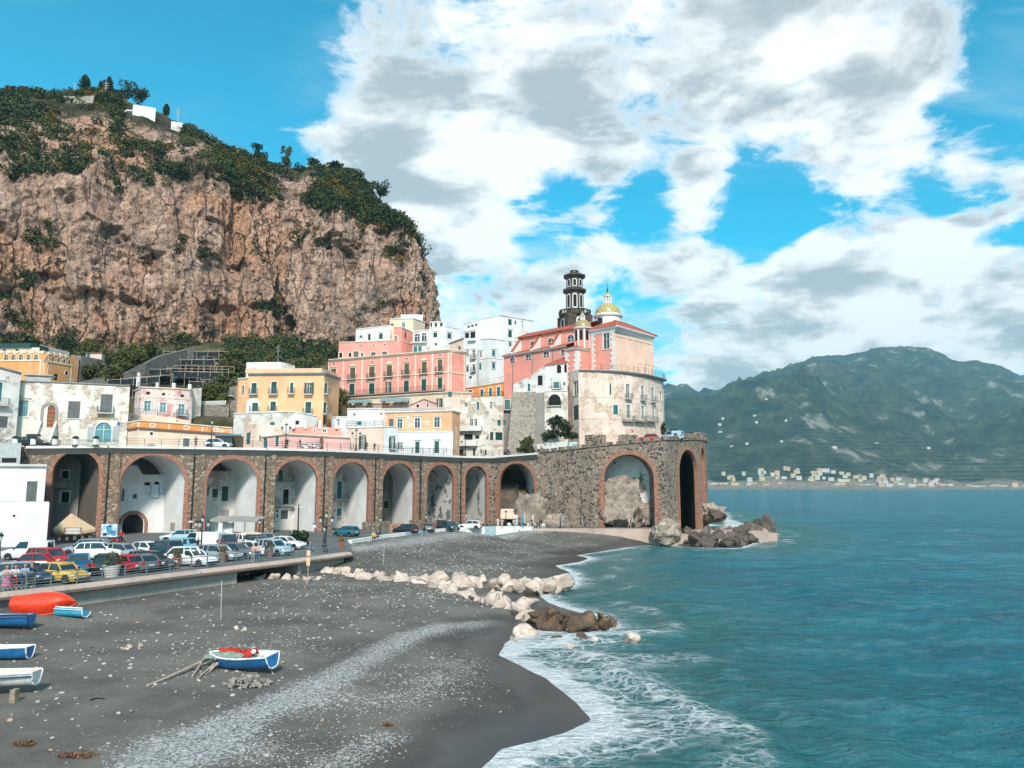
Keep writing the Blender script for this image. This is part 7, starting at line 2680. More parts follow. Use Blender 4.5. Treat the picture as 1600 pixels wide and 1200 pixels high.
for a,b in zip(off_in[:-1],off_in[1:]):
 n = max(1,round((b - a).length / 1.75))
 rp_ += [a + (b - a) * (k / n) for k in range(1,n + 1)]
RAILM = flat('railing_grey_paint',(0.16,0.21,0.22),0.45,metal=0.2)
for k,p in enumerate(rp_):
 if p.y < 40:
  continue
 t = (rp_[min(k + 1,len(rp_) - 1)] - rp_[max(k - 1,0)]).normalized()
 mb = MB()
 mb.box((p.x,p.y,p.z + 0.53),(0.08,0.05,1.06),math.atan2(t.y,t.x))
 mb.build('post',RAILM,rl)
for h in (0.2,0.38,0.56,0.74):
 mb = MB()
 mb.tube([p + Vector((0,0,h)) for p in rp_],0.026,5)
 mb.build('rail',RAILM,rl)
mb = MB()
mb.tube([p + Vector((0,0,1.06)) for p in rp_],0.035,6)
mb.build('handrail',RAILM,rl)
rb = empty('information_board',tuple(P(895,700,141.5)),'large framed map board on the road beside the bastion','sign board')
a,b = P(888,689.5,141.5),P(903,699.5,141.5)
mb = MB()
mb.box(((a.x + b.x) / 2,a.y,(a.z + b.z) / 2),(b.x - a.x,0.08,a.z - b.z))
mb.build('frame',IRON,rb)
mb = MB()
mb.box(((a.x + b.x) / 2,a.y - 0.05,(a.z + b.z) / 2),(b.x - a.x - 0.16,0.03,a.z - b.z - 0.16))
mb.build('map',flat('map_print',(0.36,0.46,0.46),0.5,0.6,2.5),rb)
for s_ in (0.2,-0.2):
 mb = MB()
 mb.box(((a.x + b.x) / 2 + s_ * 3,a.y + 0.05,b.z - 0.5),(0.1,0.1,1.0))
 mb.build('leg',IRON,rb)
def bush(name,label,spots,m,trunk=True,zg=None,cat='bush',dens=190,leaf=0.17):
 p0 = P(*spots[0][:3])
 zg_ = zg if zg is not None else p0.z - spots[0][3]
 root = empty(name,(p0.x,p0.y,zg_),label,cat)
 if trunk:
  mb = MB()
  mb.tube([(p0.x,p0.y,zg_ - 0.1),(p0.x + 0.05,p0.y,(zg_ + p0.z) / 2),(p0.x,p0.y,p0.z + spots[0][3] * 0.4)],[0.22,0.16,0.05],6)
  for k in range(4):
   a = k * 1.6
   mb.tube([(p0.x,p0.y,(zg_ + p0.z) / 2),(p0.x + math.cos(a) * spots[0][3] * .6,p0.y + math.sin(a) * .5,p0.z)],[0.09,0.03],5)
  mb.build('trunk',BARK,root)
 cl = []
 for (px,py,Y,r,*rr) in spots:
  p = P(px,py,Y)
  rz = rr[0] if rr else r * 0.85
  cl.append((tuple(p),(r * .8,r * .8,rz * .85),int(dens * r * rz),leaf))
  for j in range(5):
   a = rng.uniform(0,6.28)
   cl.append(((p.x + math.cos(a) * r * .7,p.y + math.sin(a) * r * .6,p.z + rng.uniform(-.7,.7) * rz),(r * .45,r * .45,rz * .4),int(dens * .35 * r * rz),leaf))
 leaf_object('crown',cl,m,nrs,root)
 return root
bush('pine_bush','broad dark pine bush growing over the roadside wall below the bastion',[(872,669,143.5,2.3,2.2),(856,681,143.8,1.2,1.1),(892,680,143.2,1.3,0.7),(868,658,143.5,1.4,1.0)],LEAFD,zg=18.6)
bush('shrub','green roadside shrub at the foot of the stone tower',[(821,696,144.5,1.5,1.6),(826,688,144.5,0.9,0.9),(814,703,144.5,0.8,0.7)],LEAFM,zg=14.5)
bush('clipped_bush','round dark bush with a light flower beside the lamp pole',[(471,843,93.5,0.95,1.0),(476,836,93.5,0.5,0.5),(461,836,94.5,0.6,0.5)],LEAFD,zg=PROM)
bush('headland_bush','dark bush behind the open parapet on the headland',[(1053,676,141,1.0,0.9),(1060,678,142,0.7,0.6),(1078,679.5,150,0.9,0.5),(1070,680,148,0.8,0.5)],LEAFD,zg=17.0)
bush('headland_shrub','thin grey green shrub at the seaward corner of the bastion',[(1036,672,147,0.5,1.1),(1036.5,664,147,0.35,0.6)],LEAFM,zg=16.9)
bush('arch_shrub','yellowing shrub climbing the rock in the dark cafe arch',[(815,776,145,0.9,1.3),(818,785,144.6,0.7,0.8)],LEAFY,zg=6)
def planter(label,px,py,zg,r=0.32,h=0.75,leafm=LEAFY,pot=POT,tall=0.5):
 g = G(px,py,zg)
 root = empty('planter',(g.x,g.y,zg),label,'planter')
 mb = MB()
 mb.lathe((g.x,g.y,zg),[(0.0,0),(r * .75,0),(r,h),(r * 1.08,h),(r * 1.08,h + .08),(r * .8,h + .08)],12)
 mb.build('pot',pot,root,smooth=40)
 leaf_object('foliage',[((g.x,g.y,zg + h + tall * .6),(r * 1.1,r * 1.1,tall),150,0.09)],leafm,nrs,root)
planter('terracotta planter with orange flowers behind the railing near the white jeep',275,886,PROM)
planter('terracotta planter with orange shrub behind the railing before the silver hatchback',347.5,879,PROM)
planter('terracotta planter beside the couple at the railing',421,871.5,PROM,leafm=LEAFM)
planter('terracotta planter with a golden bush at the tip of the promenade',533,858,PROM,0.3,0.8)
planter('large pale tub with a tall bush behind the railing',174,902,PROM,0.62,0.85,LEAFM,CONCL,0.75)
mb = MB()
a = G(447,866,PROM)
rt = empty('blue_banner',(a.x,a.y,PROM),'light blue banner board hung on the promenade railing','banner')
mb.box((a.x - 0.15,a.y - 0.05,PROM + 0.72),(1.9,0.04,0.75),math.atan2(32,16))
mb.build('board',flat('banner_blue',(0.10,0.36,0.52),0.5,0.4,2.0),rt)
for s_ in (-0.7,0.7):
 mb = MB()
 mb.box((a.x - 0.15 + s_ * 0.44,a.y - 0.05 + s_ * 0.89,PROM + 0.35),(0.06,0.06,0.7))
 mb.build('leg',GREYIRON,rt)
aw = awning('cream cafe awning over the bar in the dark rocky arch',782.5,809,795,808,140,flat('cream_canvas',(0.66,0.48,0.36),0.85),3.0)
mb = MB()
a,b = P(784,806,140),P(808,806,140)
mb.box(((a.x + b.x) / 2,141,(a.z + PROM) / 2),(b.x - a.x,0.4,a.z - PROM))
o = mb.build('bar_kiosk',DARK)
setp(o,'dark bar kiosk under the cream cafe awning','kiosk')
for k,(x,yt,m,lb) in enumerate(((816,803.5,flat('turquoise_canvas',(0.02,0.28,0.42),0.8),'folded turquoise parasol beside the cafe awning'),(820,801,flat('sand_canvas',(0.55,0.40,0.30),0.8),'tall folded sand coloured parasol beside the cafe awning'),(832.5,803,flat('pale_canvas',(0.62,0.50,0.38),0.8),'folded pale parasol against the rock outcrop'),(808,807,flat('blush_canvas',(0.55,0.40,0.38),0.8),'short folded blush parasol at the awning corner'))):
 t = P(x,yt,133)
 root = empty('parasol',(t.x,t.y,PROM),lb,'parasol')
 mb = MB()
 mb.tube([(t.x,t.y,PROM),(t.x,t.y,t.z)],0.03,5)
 mb.lathe((t.x,t.y,PROM),[(0.0,0),(0.3,0),(0.3,0.1),(0.0,0.12)],10)
 mb.build('pole',GREYIRON,root)
 H = t.z - PROM
 mb = MB()
 mb.lathe((t.x,t.y,PROM),[(0.13,H * .28),(0.19,H * .34),(0.13,H * .55),(0.17,H * .7),(0.08,H * .93),(0.0,H)],8)
 mb.build('folded_canopy',m,root,smooth=True)
CH = flat('white_plastic',(0.66,0.66,0.64),0.5)
def chair(label,px,py,rz,group):
 g = G(px,py,PROM)
 root = empty('cafe_chair',(g.x,g.y,PROM),label,'chair',group,rz)
 mb = MB()
 mb.box((0,0,0.44),(0.44,0.44,0.05))
 mb.build('seat',CH,root,local=True)
 mb = MB()
 mb.box((0,0.2,0.68),(0.42,0.05,0.42))
 mb.build('backrest',CH,root,local=True)
 for sx in (-.18,.18):
  for sy in (-.18,.18):
   mb = MB()
   mb.box((sx,sy,0.21),(0.045,0.045,0.42))
   mb.build('leg',CH,root,local=True)
for k,(x,y) in enumerate(((795,825),(800,826),(826,825.5),(829,825),(835,825.5),(839,826),(847,826),(850,826),(812,826))):
 chair('white plastic cafe chair on the walkway before the rock outcrop',x,y,k * 1.3,'white cafe chairs')
def picket(label,x0,x1,y,Y0,Y1,m):
 a,b = P(x0,y,Y0),P(x1,y,Y1)
 root = empty('picket_fence',(a.x,a.y,PROM),label,'fence')
 n = int((b - a).length / 0.42)
 for k in range(n + 1):
  q = a + (b - a) * (k / n)
  mb = MB()
  mb.box((q.x,q.y,PROM + 0.75),(0.11,0.06,1.5))
  mb.build('slat',m,root)
 for h in (0.4,1.2):
  mb = MB()
  mb.tube([(a.x,a.y + .06,PROM + h),(b.x,b.y + .06,PROM + h)],0.04,4)
  mb.build('rail',m,root)
FW = flat('fence_wood',(0.36,0.18,0.10),0.85,0.25)
picket('reddish wooden fence before the black car under the sixth arch',609,629,838,117,121,FW)
picket('reddish wooden fence under the mouldy seventh arch',676,696,830,127,130,FW)
picket('reddish wooden fence under the eighth arch',738,755,827,133,135,FW)
# ------------------------------------------------------------------ rocks, pebbles, driftwood
def ico(sub):
 bm = bmesh.new()
 bmesh.ops.create_icosphere(bm,subdivisions=sub,radius=1.0)
 V = np.array([v.co[:] for v in bm.verts])
 Fq = np.array([[v.index for v in f.verts] for f in bm.faces])
 bm.free()
 return V,Fq
def chunk(V,seed,planes=11,depth=0.36,rough=0.05):
 rs = np.random.RandomState(seed)
 V = np.sign(V) * np.abs(V) ** 0.62
 V = V / np.abs(V).max() * 1.02
 for _ in range(planes):
  n = rs.normal(size=3)
  n /= np.linalg.norm(n)
  d = rs.uniform(depth,0.80)
  over = V @ n - d
  V -= np.where(over > 0,over,0)[:,None] * n[None,:]
 return V * (1 + rough * fbm(V[:,0] * 2 + seed,V[:,1] * 2,V[:,2] * 2,4))[:,None]
def rockmat(name,c0,c1,c2,sc=1.2,rough=0.9):
 def bd(t):
  wv = t.n('ShaderNodeTexNoise',i_Scale=sc * 1.3,i_Detail=5.0)
  t.l(t.pos,wv.inputs['Vector'])
  ck = t.vor(t.v('ADD',t.pos,t.v('SCALE',wv.outputs['Color'],0.9 / sc)),sc * 1.5,'DISTANCE_TO_EDGE').outputs['Distance']
  ck = t.ramp(ck,0.0,0.07,1.0,0.0)
  n = t.noise(t.pos,sc,7,0.65,0.4)
  n2 = t.noise(t.pos,sc * 6,5,0.7)
  c = t.mix(t.ramp(n,0.32,0.68),c0,c1)
  c = t.mix(t.ramp(n2,0.5,0.78,0,0.7),c,c2)
  c = t.mix(t.m('MULTIPLY',ck,0.12),c,tuple(x * 0.6 for x in c2))
  oi = t.n('ShaderNodeObjectInfo')
  c = t.mix(t.ramp(oi.outputs['Random'],0,1,0.0,0.28),c,tuple(x * 0.7 for x in c0))
  t.l(c,t.b.inputs['Base Color'])
  t.b.inputs['Roughness'].default_value = rough
  t.b.inputs['Specular IOR Level'].default_value = 0.2 if rough > 0.6 else 0.5
  hh = t.m('SUBTRACT',t.m('ADD',n,t.m('MULTIPLY',n2,0.6)),t.m('MULTIPLY',ck,0.12))
  t.l(t.bump(hh,1.0,0.22 / sc),t.b.inputs['Normal'])
 return mat(name,bd)
R_PALE = rockmat('pale_limestone',(0.56,0.43,0.35),(0.80,0.66,0.56),(0.28,0.19,0.15))
R_COB = rockmat('grey_cobble',(0.22,0.20,0.18),(0.42,0.38,0.34),(0.15,0.13,0.12),3.0)
R_WET = rockmat('wet_brown_rock',(0.055,0.034,0.02),(0.21,0.12,0.065),(0.015,0.012,0.01),1.6,0.42)
R_DARK = rockmat('dark_sea_rock',(0.10,0.08,0.065),(0.19,0.15,0.12),(0.035,0.03,0.026))
R_GREY = rockmat('grey_outcrop',(0.24,0.195,0.16),(0.54,0.43,0.345),(0.06,0.052,0.046),0.7)
I2,I2F = ico(3)
BMESH = {}
for mk,m in (('p',R_PALE),('w',R_WET),('d',R_DARK),('c',R_COB)):
 for k in range(7):
  o = np_mesh('boulder',chunk(I2,30 + k),I2F,m,False)
  BMESH[mk,k] = o.data
  bpy.data.objects.remove(o)
def boulder(parent,x,y,z,s,kind='p',k=None,name='boulder'):
 o = bpy.data.objects.new(name,BMESH[kind,rng.randrange(7) if k is None else k])
 COL.objects.link(o)
 o.parent = parent
 w = wloc(parent) if parent else Vector((0,0,0))
 o.location = (x - w.x,y - w.y,z - w.z)
 o.rotation_euler = (rng.uniform(-.9,.9),rng.uniform(-.9,.9),rng.uniform(0,6.3))
 o.scale = (s * rng.uniform(1.0,1.65),s * rng.uniform(.95,1.25),s * rng.uniform(.75,1.1))
 return o
def rock_row(label,pts,n,s0,s1,kinds,rows=2,zb=0.0):
 """heap boulders along a measured line: (column, row of the foot)"""
 W = [G(a,b,zb) for a,b in pts]
 root = empty('breakwater',tuple(W[0]),label,'breakwater')
 d = [0]
 for a,b in zip(W[:-1],W[1:]):
  d.append(d[-1] + (b - a).length)
 for r_ in range(rows):
  nn = n - r_ * 2
  for i in range(nn):
   t = (i + 0.5 + rng.uniform(-.25,.25)) / nn * d[-1]
   x = float(np.interp(t,d,[p.x for p in W]))
   y = float(np.interp(t,d,[p.y for p in W]))
   fr = t / d[-1]
   s = rng.uniform(s0,s1) * (1 if r_ == 0 else 0.85)
   kd = kinds(fr)
   boulder(root,x + rng.uniform(-.3,.3),y + r_ * s * 0.75 + rng.uniform(-.3,.3),zb + s * 0.4 + r_ * s * 0.42,s,kd)
 return root
rock_row('pale boulder breakwater running from the promenade tip to the sea',[(505,905),(560,912),(640,918),(720,920),(780,922),(840,925),(893,920)],34,0.62,1.05,lambda f: 'p',2,-0.3)
rock_row('second pale boulder breakwater ending in wet brown rocks',[(672,930),(715,937),(760,952),(800,960),(828,975),(866,984),(905,985),(955,983)],24,0.5,0.95,lambda f: 'p' if f < 0.72 else 'w',2,-0.5)
rock_row('small pale stones heaped under the promenade beside the culvert',[(376,905),(410,910),(450,911),(500,912)],11,0.28,0.55,lambda f: 'p',2,0.1)
rock_row('dark boulder heap before the bathing platform',[(1072,853),(1105,857),(1140,856),(1162,852),(1190,842),(1208,836)],26,1.1,1.9,lambda f: 'd',3,-0.7)
rock_row('row of dark boulders along the platform edge',[(1070,836),(1110,838),(1150,836),(1190,830)],16,0.7,1.15,lambda f: 'd',2,0.2)
for (x,y,s,kd,lb) in ((823,993,0.75,'p','flat orange pale boulder at the swash below the second breakwater'),(804,1003,0.35,'p','small flat rosy stone at the swash edge'),(905,1000,0.55,'w','wet brown rock awash off the second breakwater'),(890,1017,0.42,'p','small pale rock awash in the foam'),
       (870,1000,0.5,'w','wet brown rock beside the breakwater end'),(925,1003,0.35,'p','small rosy rock awash beside the wet brown rock'),(985,1006,0.55,'p','pale rock just breaking the surface of the sea'),(500,888,0.9,'p','large round pale boulder under the promenade tip'),(1125,842,1.0,'p','single tan boulder among the dark headland rocks')):
 g = G(x,y,SEA)
 setp(boulder(None,g.x,g.y,SEA + s * 0.2,s,kd,name='rock'),lb,'rock')
I4,I4F = ico(5)
def outcrop(label,px,py,Y,rad,seed,m,sub=(1,1,1)):
 p = P(px,py,Y)
 V = chunk(I4,seed,16,0.55,0.42)
 V = V * (0.80 + 0.34 * fbm(V[:,0] * 5 + seed,V[:,1] * 5,V[:,2] * 5,4,ridge=True))[:,None]
 o = np_mesh('rock_outcrop',V * np.array(rad)[None,:],I4F,m,True)
 o.location = p
 setp(o,label,'rock')
outcrop('jagged wet brown rock ending the second breakwater',900,972,55.5,(1.5,0.9,0.85),21,R_WET)
outcrop('pointed wet brown rock at the seaward tip of the second breakwater',938,979,54.5,(1.2,0.8,0.7),22,R_WET)
outcrop('big pale rock at the corner of walkway and platform',1040,830,127.5,(3.3,2.4,2.5),3,R_GREY)
outcrop('tall rock outcrop climbing beside the cafe arch',836,806,139,(3.0,2.6,4.2),5,R_GREY)
outcrop('low rock outcrop at the foot of the headland wall',868,818,135.5,(3.6,1.8,2.0),6,R_GREY)
outcrop('huge rock bulging out of the wide headland arch',972,796,136.0,(4.4,2.6,5.0),8,R_GREY)
outcrop('dark rock slab low in the wide headland arch',1002,805,137.5,(3.2,2.5,4.0),9,R_GREY)
outcrop('dark rock filling the back of the cafe arch',797,790,151,(4.6,3.0,7.0),10,R_DARK)
outcrop('grey sea rock behind the platform at the headland corner',1112,800,148,(3.4,2.6,2.2),12,R_GREY)
outcrop('smaller grey sea rock seaward of the headland corner',1122,806,146,(2.0,1.6,1.3),13,R_DARK)
def build_pebbles():
 rs = np.random.RandomState(21)
 base,bf = ico(1)
 V1 = base * np.array([1,.8,.45])
 out = []
 def sow(n,xr,yr,smin,smax,fn,power=2.0):
  X,Y = rs.uniform(*xr,n),rs.uniform(*yr,n)
  s = land_dist(X,Y)
  pr = fn(X,Y,s)
  k = (rs.rand(n) < pr) & (s > 1.0)
  ex = np.interp(Y,[p[1] for p in PEDGE],[p[0] for p in PEDGE])
  k &= (X > ex + 0.7) | (Y > 84)
  cy = np.interp(X,[c[0] for c in CURB + WALK[1:]],[c[1] for c in CURB + WALK[1:]])
  k &= (Y < cy - 0.6) | (X < CURB[0][0])
  k &= ~((X < CURB[0][0] + 0.3) & (Y > 84))
  X,Y,s = X[k],Y[k],s[k]
  sz = smin + (smax - smin) * rs.rand(len(X)) ** power
  out.append((X,Y,beach_h(X,Y,s),sz))
 def peb(X,Y,s):
  return beach_attrs(X,Y,s)[1]
 nz = lambda X,Y: np.clip(0.5 + 1.3 * fbm(X * .25,Y * .25,6.0,3),0,1)
 sow(85000,(-26,8),(19,46),0.018,0.055,lambda X,Y,s: np.clip(peb(X,Y,s) * 1.4 - .12,0,1) * np.clip(s / 6,0,1),1.6)
 sow(19000,(-36,10),(20,75),0.035,0.14,lambda X,Y,s: np.clip(0.15 + 0.85 * nz(X,Y),0,1) * np.clip((s - 4) / 6,0,1) * (0.30 + 0.7 * line_f(X,Y,BAND_D,7)),3.2)
 sow(26000,(-22,14),(62,128),0.05,0.14,lambda X,Y,s: np.clip(peb(X,Y,s) + 0.10,0,1) * np.clip((s - 3) / 6,0,1),2.2)
 sow(9000,(-9,8),(20,46),0.02,0.06,lambda X,Y,s: 0.5 * np.clip((s - 2.5) / 3,0,1),2)
 for idx,(nm,m,lb) in enumerate((('pale_pebbles',flat('pebble_pale',(0.40,0.375,0.345),0.9,0.3,2.0),'pale pebbles strewn over the beach'),('grey_pebbles',flat('pebble_grey',(0.19,0.185,0.18),0.9,0.3,2.0),'grey pebbles in the shingle bands'),('rosy_pebbles',flat('pebble_rosy',(0.40,0.26,0.19),0.9,0.3,2.0),'rosy pebbles among the shingle'))):
  Vs,Fs,b = [],[],0
  for (X,Y,Z,S) in out:
   u = (np.arange(len(X)) * 7919 % 100) / 100
   k = ((u < .56),(u >= .56) & (u < .93),(u >= .93))[idx]
   x,y,z,s = X[k],Y[k],Z[k],S[k]
   n = len(x)
   a = rs.uniform(0,6.28,n)
   big = s > 0.05
   for sel,(bv,bfc) in ((~big,(np.array([[1,0,0],[0,.8,0],[-1,0,0],[0,-.8,0],[0,0,.5]]),np.array([[0,1,4],[1,2,4],[2,3,4],[3,0,4]]))),(big,(V1,bf))):
    m_ = int(sel.sum())
    if not m_:
     continue
    c,s_ = np.cos(a[sel]),np.sin(a[sel])
    jit = 1 + 0.25 * rs.normal(size=(m_,len(bv),1))
    B = bv[None] * s[sel][:,None,None] * jit
    VX = B[...,0] * c[:,None] - B[...,1] * s_[:,None] + x[sel][:,None]
    VY = B[...,0] * s_[:,None] + B[...,1] * c[:,None] + y[sel][:,None]
    VZ = B[...,2] + (z[sel] + s[sel] * 0.22)[:,None]
    Vs.append(np.stack([VX,VY,VZ],-1).reshape(-1,3))
    Fs.append((bfc[None] + (b + np.arange(m_) * len(bv))[:,None,None]).reshape(-1,3))
    b += m_ * len(bv)
  o = np_mesh(nm,np.concatenate(Vs),np.concatenate(Fs),m,False)
  setp(o,lb,'pebbles',kind='stuff')
build_pebbles()
g = G(388,1068,0.3)
zg = bz(g.x,g.y)
root = empty('stone_pile',(g.x,g.y,zg),'heap of rounded grey stones beside the blue fishing boat','stone pile')
for k in range(130):
 a,rr = rng.uniform(0,6.28),rng.uniform(0,1) ** 0.6
 boulder(root,g.x + math.cos(a) * rr * 1.05,g.y + math.sin(a) * rr * 0.75,zg + 0.05 + 0.42 * (1 - rr) * rng.uniform(.6,1),rng.uniform(.07,.125),'c',name='stone')
for (x,y,n,lb) in ((207,1015,9,'small scatter of pale stones on the open sand'),(372,985,4,'loose group of pale rocks on the sand')):
 g = G(x,y,0.3)
 root = empty('stone_group',(g.x,g.y,bz(g.x,g.y)),lb,'stones')
 for k in range(n):
  boulder(root,g.x + rng.uniform(-.5,.5),g.y + rng.uniform(-.5,.5),bz(g.x,g.y) + 0.05,rng.uniform(.08,.16),'p',name='stone')
def stick(pts,r,label,name='driftwood',m=DRIFT):
 W = [Vector(p) for p in pts]
 mb = MB()
 mb.tube(W,[r * (1 - 0.4 * i / max(1,len(W) - 1)) for i in range(len(W))],7)
 setp(mb.build(name,m,smooth=True),label,'driftwood')
def gz(px,py,dz=0.05):
 g = G(px,py,0.25)
 return (g.x,g.y,bz(g.x,g.y) + dz)
stick([gz(330,1040,.35),gz(300,1050,.2),gz(262,1065,.1),gz(230,1076)],0.085,'long bare driftwood pole leaning under the blue fishing boat')
stick([gz(335,1034,.42),gz(315,1045,.25),gz(300,1062)],0.07,'short driftwood branch under the bow of the fishing boat')
stick([gz(345,1038,.3),gz(328,1050,.15),gz(308,1065)],0.07,'second driftwood branch crossing under the fishing boat')
stick([gz(343,1040,.2),gz(331,1052,.1),gz(322,1057)],0.06,'stubby driftwood fork below the fishing boat')
stick([gz(141,1099),gz(150,1096),gz(164,1097)],0.03,'small black bent branch lying on the sand',m=IRON)
for (x,y,r,lb) in ((120,1182,0.55,'brown tangle of dry weed on the sand'),(38,1167,0.35,'small brown tangle of dry weed near the white boat'),(606,1118,0.2,'thin brown weed strand on the shingle')):
 p = gz(x,y)
 o = leaf_object('dry_weed',[((p[0],p[1],p[2] + .02),(r,r * .5,0.06),int(500 * r),0.05)],flat('dry_weed',(0.17,0.085,0.05),0.9,0.4,8),nrs)
 setp(o,lb,'weed',kind='stuff')
# ------------------------------------------------------------------ boats
def paint(name,col,rough=0.45):
 return flat(name,col,rough,0.2,4.0)
def boat(label,L,B,D,hull,rim,inside,loc,rot,cover=None,strip_=None,extras=None,flip=False):
 root = empty('rowing_boat',loc,label,'boat')
 root.rotation_euler = rot
 n,m = 15,7
 xs = [-L / 2 + L * i / (n - 1) for i in range(n)]
 def half(i):
  t = i / (n - 1)
  return B / 2 * (0.74 + 0.26 * math.sin(min(1,t / 0.5) * math.pi / 2)) if t < 0.5 else B / 2 * max(0.015,1 - ((t - 0.5) / 0.5) ** 2.4)
 def sheer(i):
  t = i / (n - 1)
  return D * (1.0 + 0.42 * max(0,t - 0.4) ** 1.6 * 1.8 + 0.05 * (1 - t))
 def keel(i):
  t = i / (n - 1)
  return D * 0.9 * max(0,(t - 0.72) / 0.28) ** 2.2
 def shell(k,zoff):
  v = []
  for i in range(n):
   h,s,kz = half(i) * k,sheer(i),keel(i) + zoff
   for j in range(2 * m + 1):
    a = (j - m) / m
    y = h * math.copysign(abs(a) ** 0.62,a)
    z = kz + (s - kz) * abs(a) ** 2.1
    v.append((xs[i] * (1 if k == 1 else 0.985),y,z))
  f = []
  w = 2 * m + 1
  for i in range(n - 1):
   for j in range(w - 1):
    f.append((i * w + j,(i + 1) * w + j,(i + 1) * w + j + 1,i * w + j + 1))
  return v,f,w
 v,f,w = shell(1.0,0)
 mb = MB()
 mb.add(v,f + [tuple(range(w))])
 h_ = mb.build('hull',hull,root,smooth=35,local=True)
 v2,f2,w = shell(0.93,0.07)
 mb = MB()
 mb.add(v2,[q[::-1] for q in f2] + [tuple(range(w - 1,-1,-1))])
 mb.build('interior',inside,root,smooth=35,local=True)
 for sgn in (0,2 * m):
  mb = MB()
  mb.tube([(v[i * w + sgn][0],v[i * w + sgn][1] * 0.985,v[i * w + sgn][2]) for i in range(n)],0.045,6)
  mb.build('gunwale',rim,root,local=True,smooth=True)
  if strip_:
   mb = MB()
   mb.tube([(v[i * w + sgn][0],v[i * w + sgn][1] * 1.012,v[i * w + sgn][2] - 0.14) for i in range(n)],0.03,5)
   mb.build('rubbing_strake',strip_,root,local=True)
 mb = MB()
 mb.tube([v[j] for j in range(0,w,2)],0.04,5)
 mb.build('transom_edge',rim,root,local=True)
 for t in (0.3,0.55):
  i = int(t * (n - 1))
  mb = MB()
  mb.box((xs[i],0,sheer(i) * 0.72),(0.26,half(i) * 1.75,0.04))
  mb.build('thwart',rim,root,local=True)
 mb = MB()
 i = n - 5
 mb.add([(xs[k],s_ * half(k) * 0.95,sheer(k) - 0.02) for k in range(i,n) for s_ in (-1,1)],[(2 * q,2 * q + 1,2 * q + 3,2 * q + 2) for q in range(n - 1 - i)])
 mb.build('foredeck',rim,root,local=True)
 if cover:
  mb = MB()
  cv = []
  for i in range(1,n):
   for j in range(9):
    a = (j - 4) / 4
    cv.append((xs[i],half(i) * a * 1.03,sheer(i) + 0.03 + 0.12 * (1 - a * a) * math.sin(math.pi * (i / n) ** .6)))
  mb.add(cv,[(i * 9 + j,i * 9 + j + 1,(i + 1) * 9 + j + 1,(i + 1) * 9 + j) for i in range(n - 2) for j in range(8)])
  mb.build('cover',cover,root,local=True,smooth=True)
 if extras:
  extras(root,xs,half,sheer)
 return root
NAVY = paint('boat_navy_paint',(0.012,0.06,0.15))
BLUEP = paint('boat_blue_paint',(0.015,0.14,0.34))
REDP = paint('boat_red_paint',(0.72,0.045,0.012))
WHITEP = paint('boat_white_paint',(0.68,0.67,0.64))
SKYP = paint('boat_sky_paint',(0.05,0.38,0.60))
BLACKP = paint('boat_black_cover',(0.012,0.016,0.02),0.7)
TEALP = paint('boat_teal_paint',(0.015,0.13,0.19))
BUFF = paint('boat_buff_paint',(0.60,0.46,0.38))
NETR = flat('red_net',(0.42,0.025,0.015),0.9,0.5,9.0)
TARP = flat('sage_tarp',(0.22,0.26,0.21),0.85,0.25,3.0)
def fishing(root,xs,half,sheer):
 def heap(name,pts,wv,m,hgt,seed):
  mb = MB()
  vs = []
  k = len(pts)
  for i,(x,y) in enumerate(pts):
   for j in range(9):
    a = (j - 4) / 4
    vs.append((x + 0.05 * math.sin(i * 2.1 + j),y + wv * a * (0.8 + 0.2 * math.sin(i * 1.7 + seed)),0.60 + hgt * (1 - a * a) + 0.05 * math.sin(i * 3 + j * 2.3 + seed)))
  mb.add(vs,[(i * 9 + j,i * 9 + j + 1,(i + 1) * 9 + j + 1,(i + 1) * 9 + j) for i in range(k - 1) for j in range(8)])
  mb.build(name,m,root,local=True,smooth=True)
 heap('tarpaulin',[(-0.55 + 0.2 * i,0.04 * math.sin(i)) for i in range(13)],0.62,TARP,0.16,1)
 heap('red_net',[(-0.95 + 0.2 * i,-0.05 + 0.16 * math.sin(i * .6)) for i in range(12)],0.24,NETR,0.30,4)
 for (x,y) in ((-0.7,-0.1),(-1.0,0.25)):
  mb = MB()
  mb.lathe((x,y,0.72),[(0,0),(0.1,0.03),(0.13,0.11),(0.08,0.2),(0,0.22)],8)
  mb.build('float',WHITEP,root,local=True,smooth=True)
def at(px,py,dz=0.0):
 g = G(px,py,0.3)
 return (g.x,g.y,bz(g.x,g.y) + dz)
ang = math.radians
b0 = at(378,1046,0.10)
boat('blue and white fishing boat heaped with red net and sage tarpaulin',3.75,1.35,0.58,BLUEP,WHITEP,WHITEP,b0,(ang(-6),ang(5),ang(158)),extras=fishing)
stick([(b0[0] + 1.5,b0[1] - .5,b0[2] + .1),(b0[0] + 1.75,b0[1] - .75,b0[2] - .15)],0.04,'short prop stick under the stern of the fishing boat')
stick([(b0[0] - 1.1,b0[1] - .2,b0[2] + .25),(b0[0] - 1.5,b0[1] - .6,b0[2] - .05)],0.08,'square prop timber under the bow of the fishing boat')
p = at(62,975,1.0)
boat('bright red rowing boat turned over against the sea wall',3.7,1.6,0.72,REDP,REDP,REDP,(p[0],p[1],p[2]),(ang(180 + 52),ang(-3),ang(8)),strip_=paint('boat_red_trim',(0.62,0.10,0.05)))
p = at(103,974,0.0)
boat('small sky blue dinghy with a taut black cover',2.5,1.2,0.42,SKYP,WHITEP,WHITEP,p,(ang(24),0,ang(172)),cover=BLACKP,strip_=WHITEP)
p = at(-14,992,0.02)
boat('deep blue rowing boat with a white cloth inside',4.4,1.5,0.66,BLUEP,NAVY,WHITEP,p,(ang(6),0,ang(184)),strip_=paint('boat_brown_strake',(0.2,0.08,0.05)),cover=None)
p = at(-24,962,0.05)
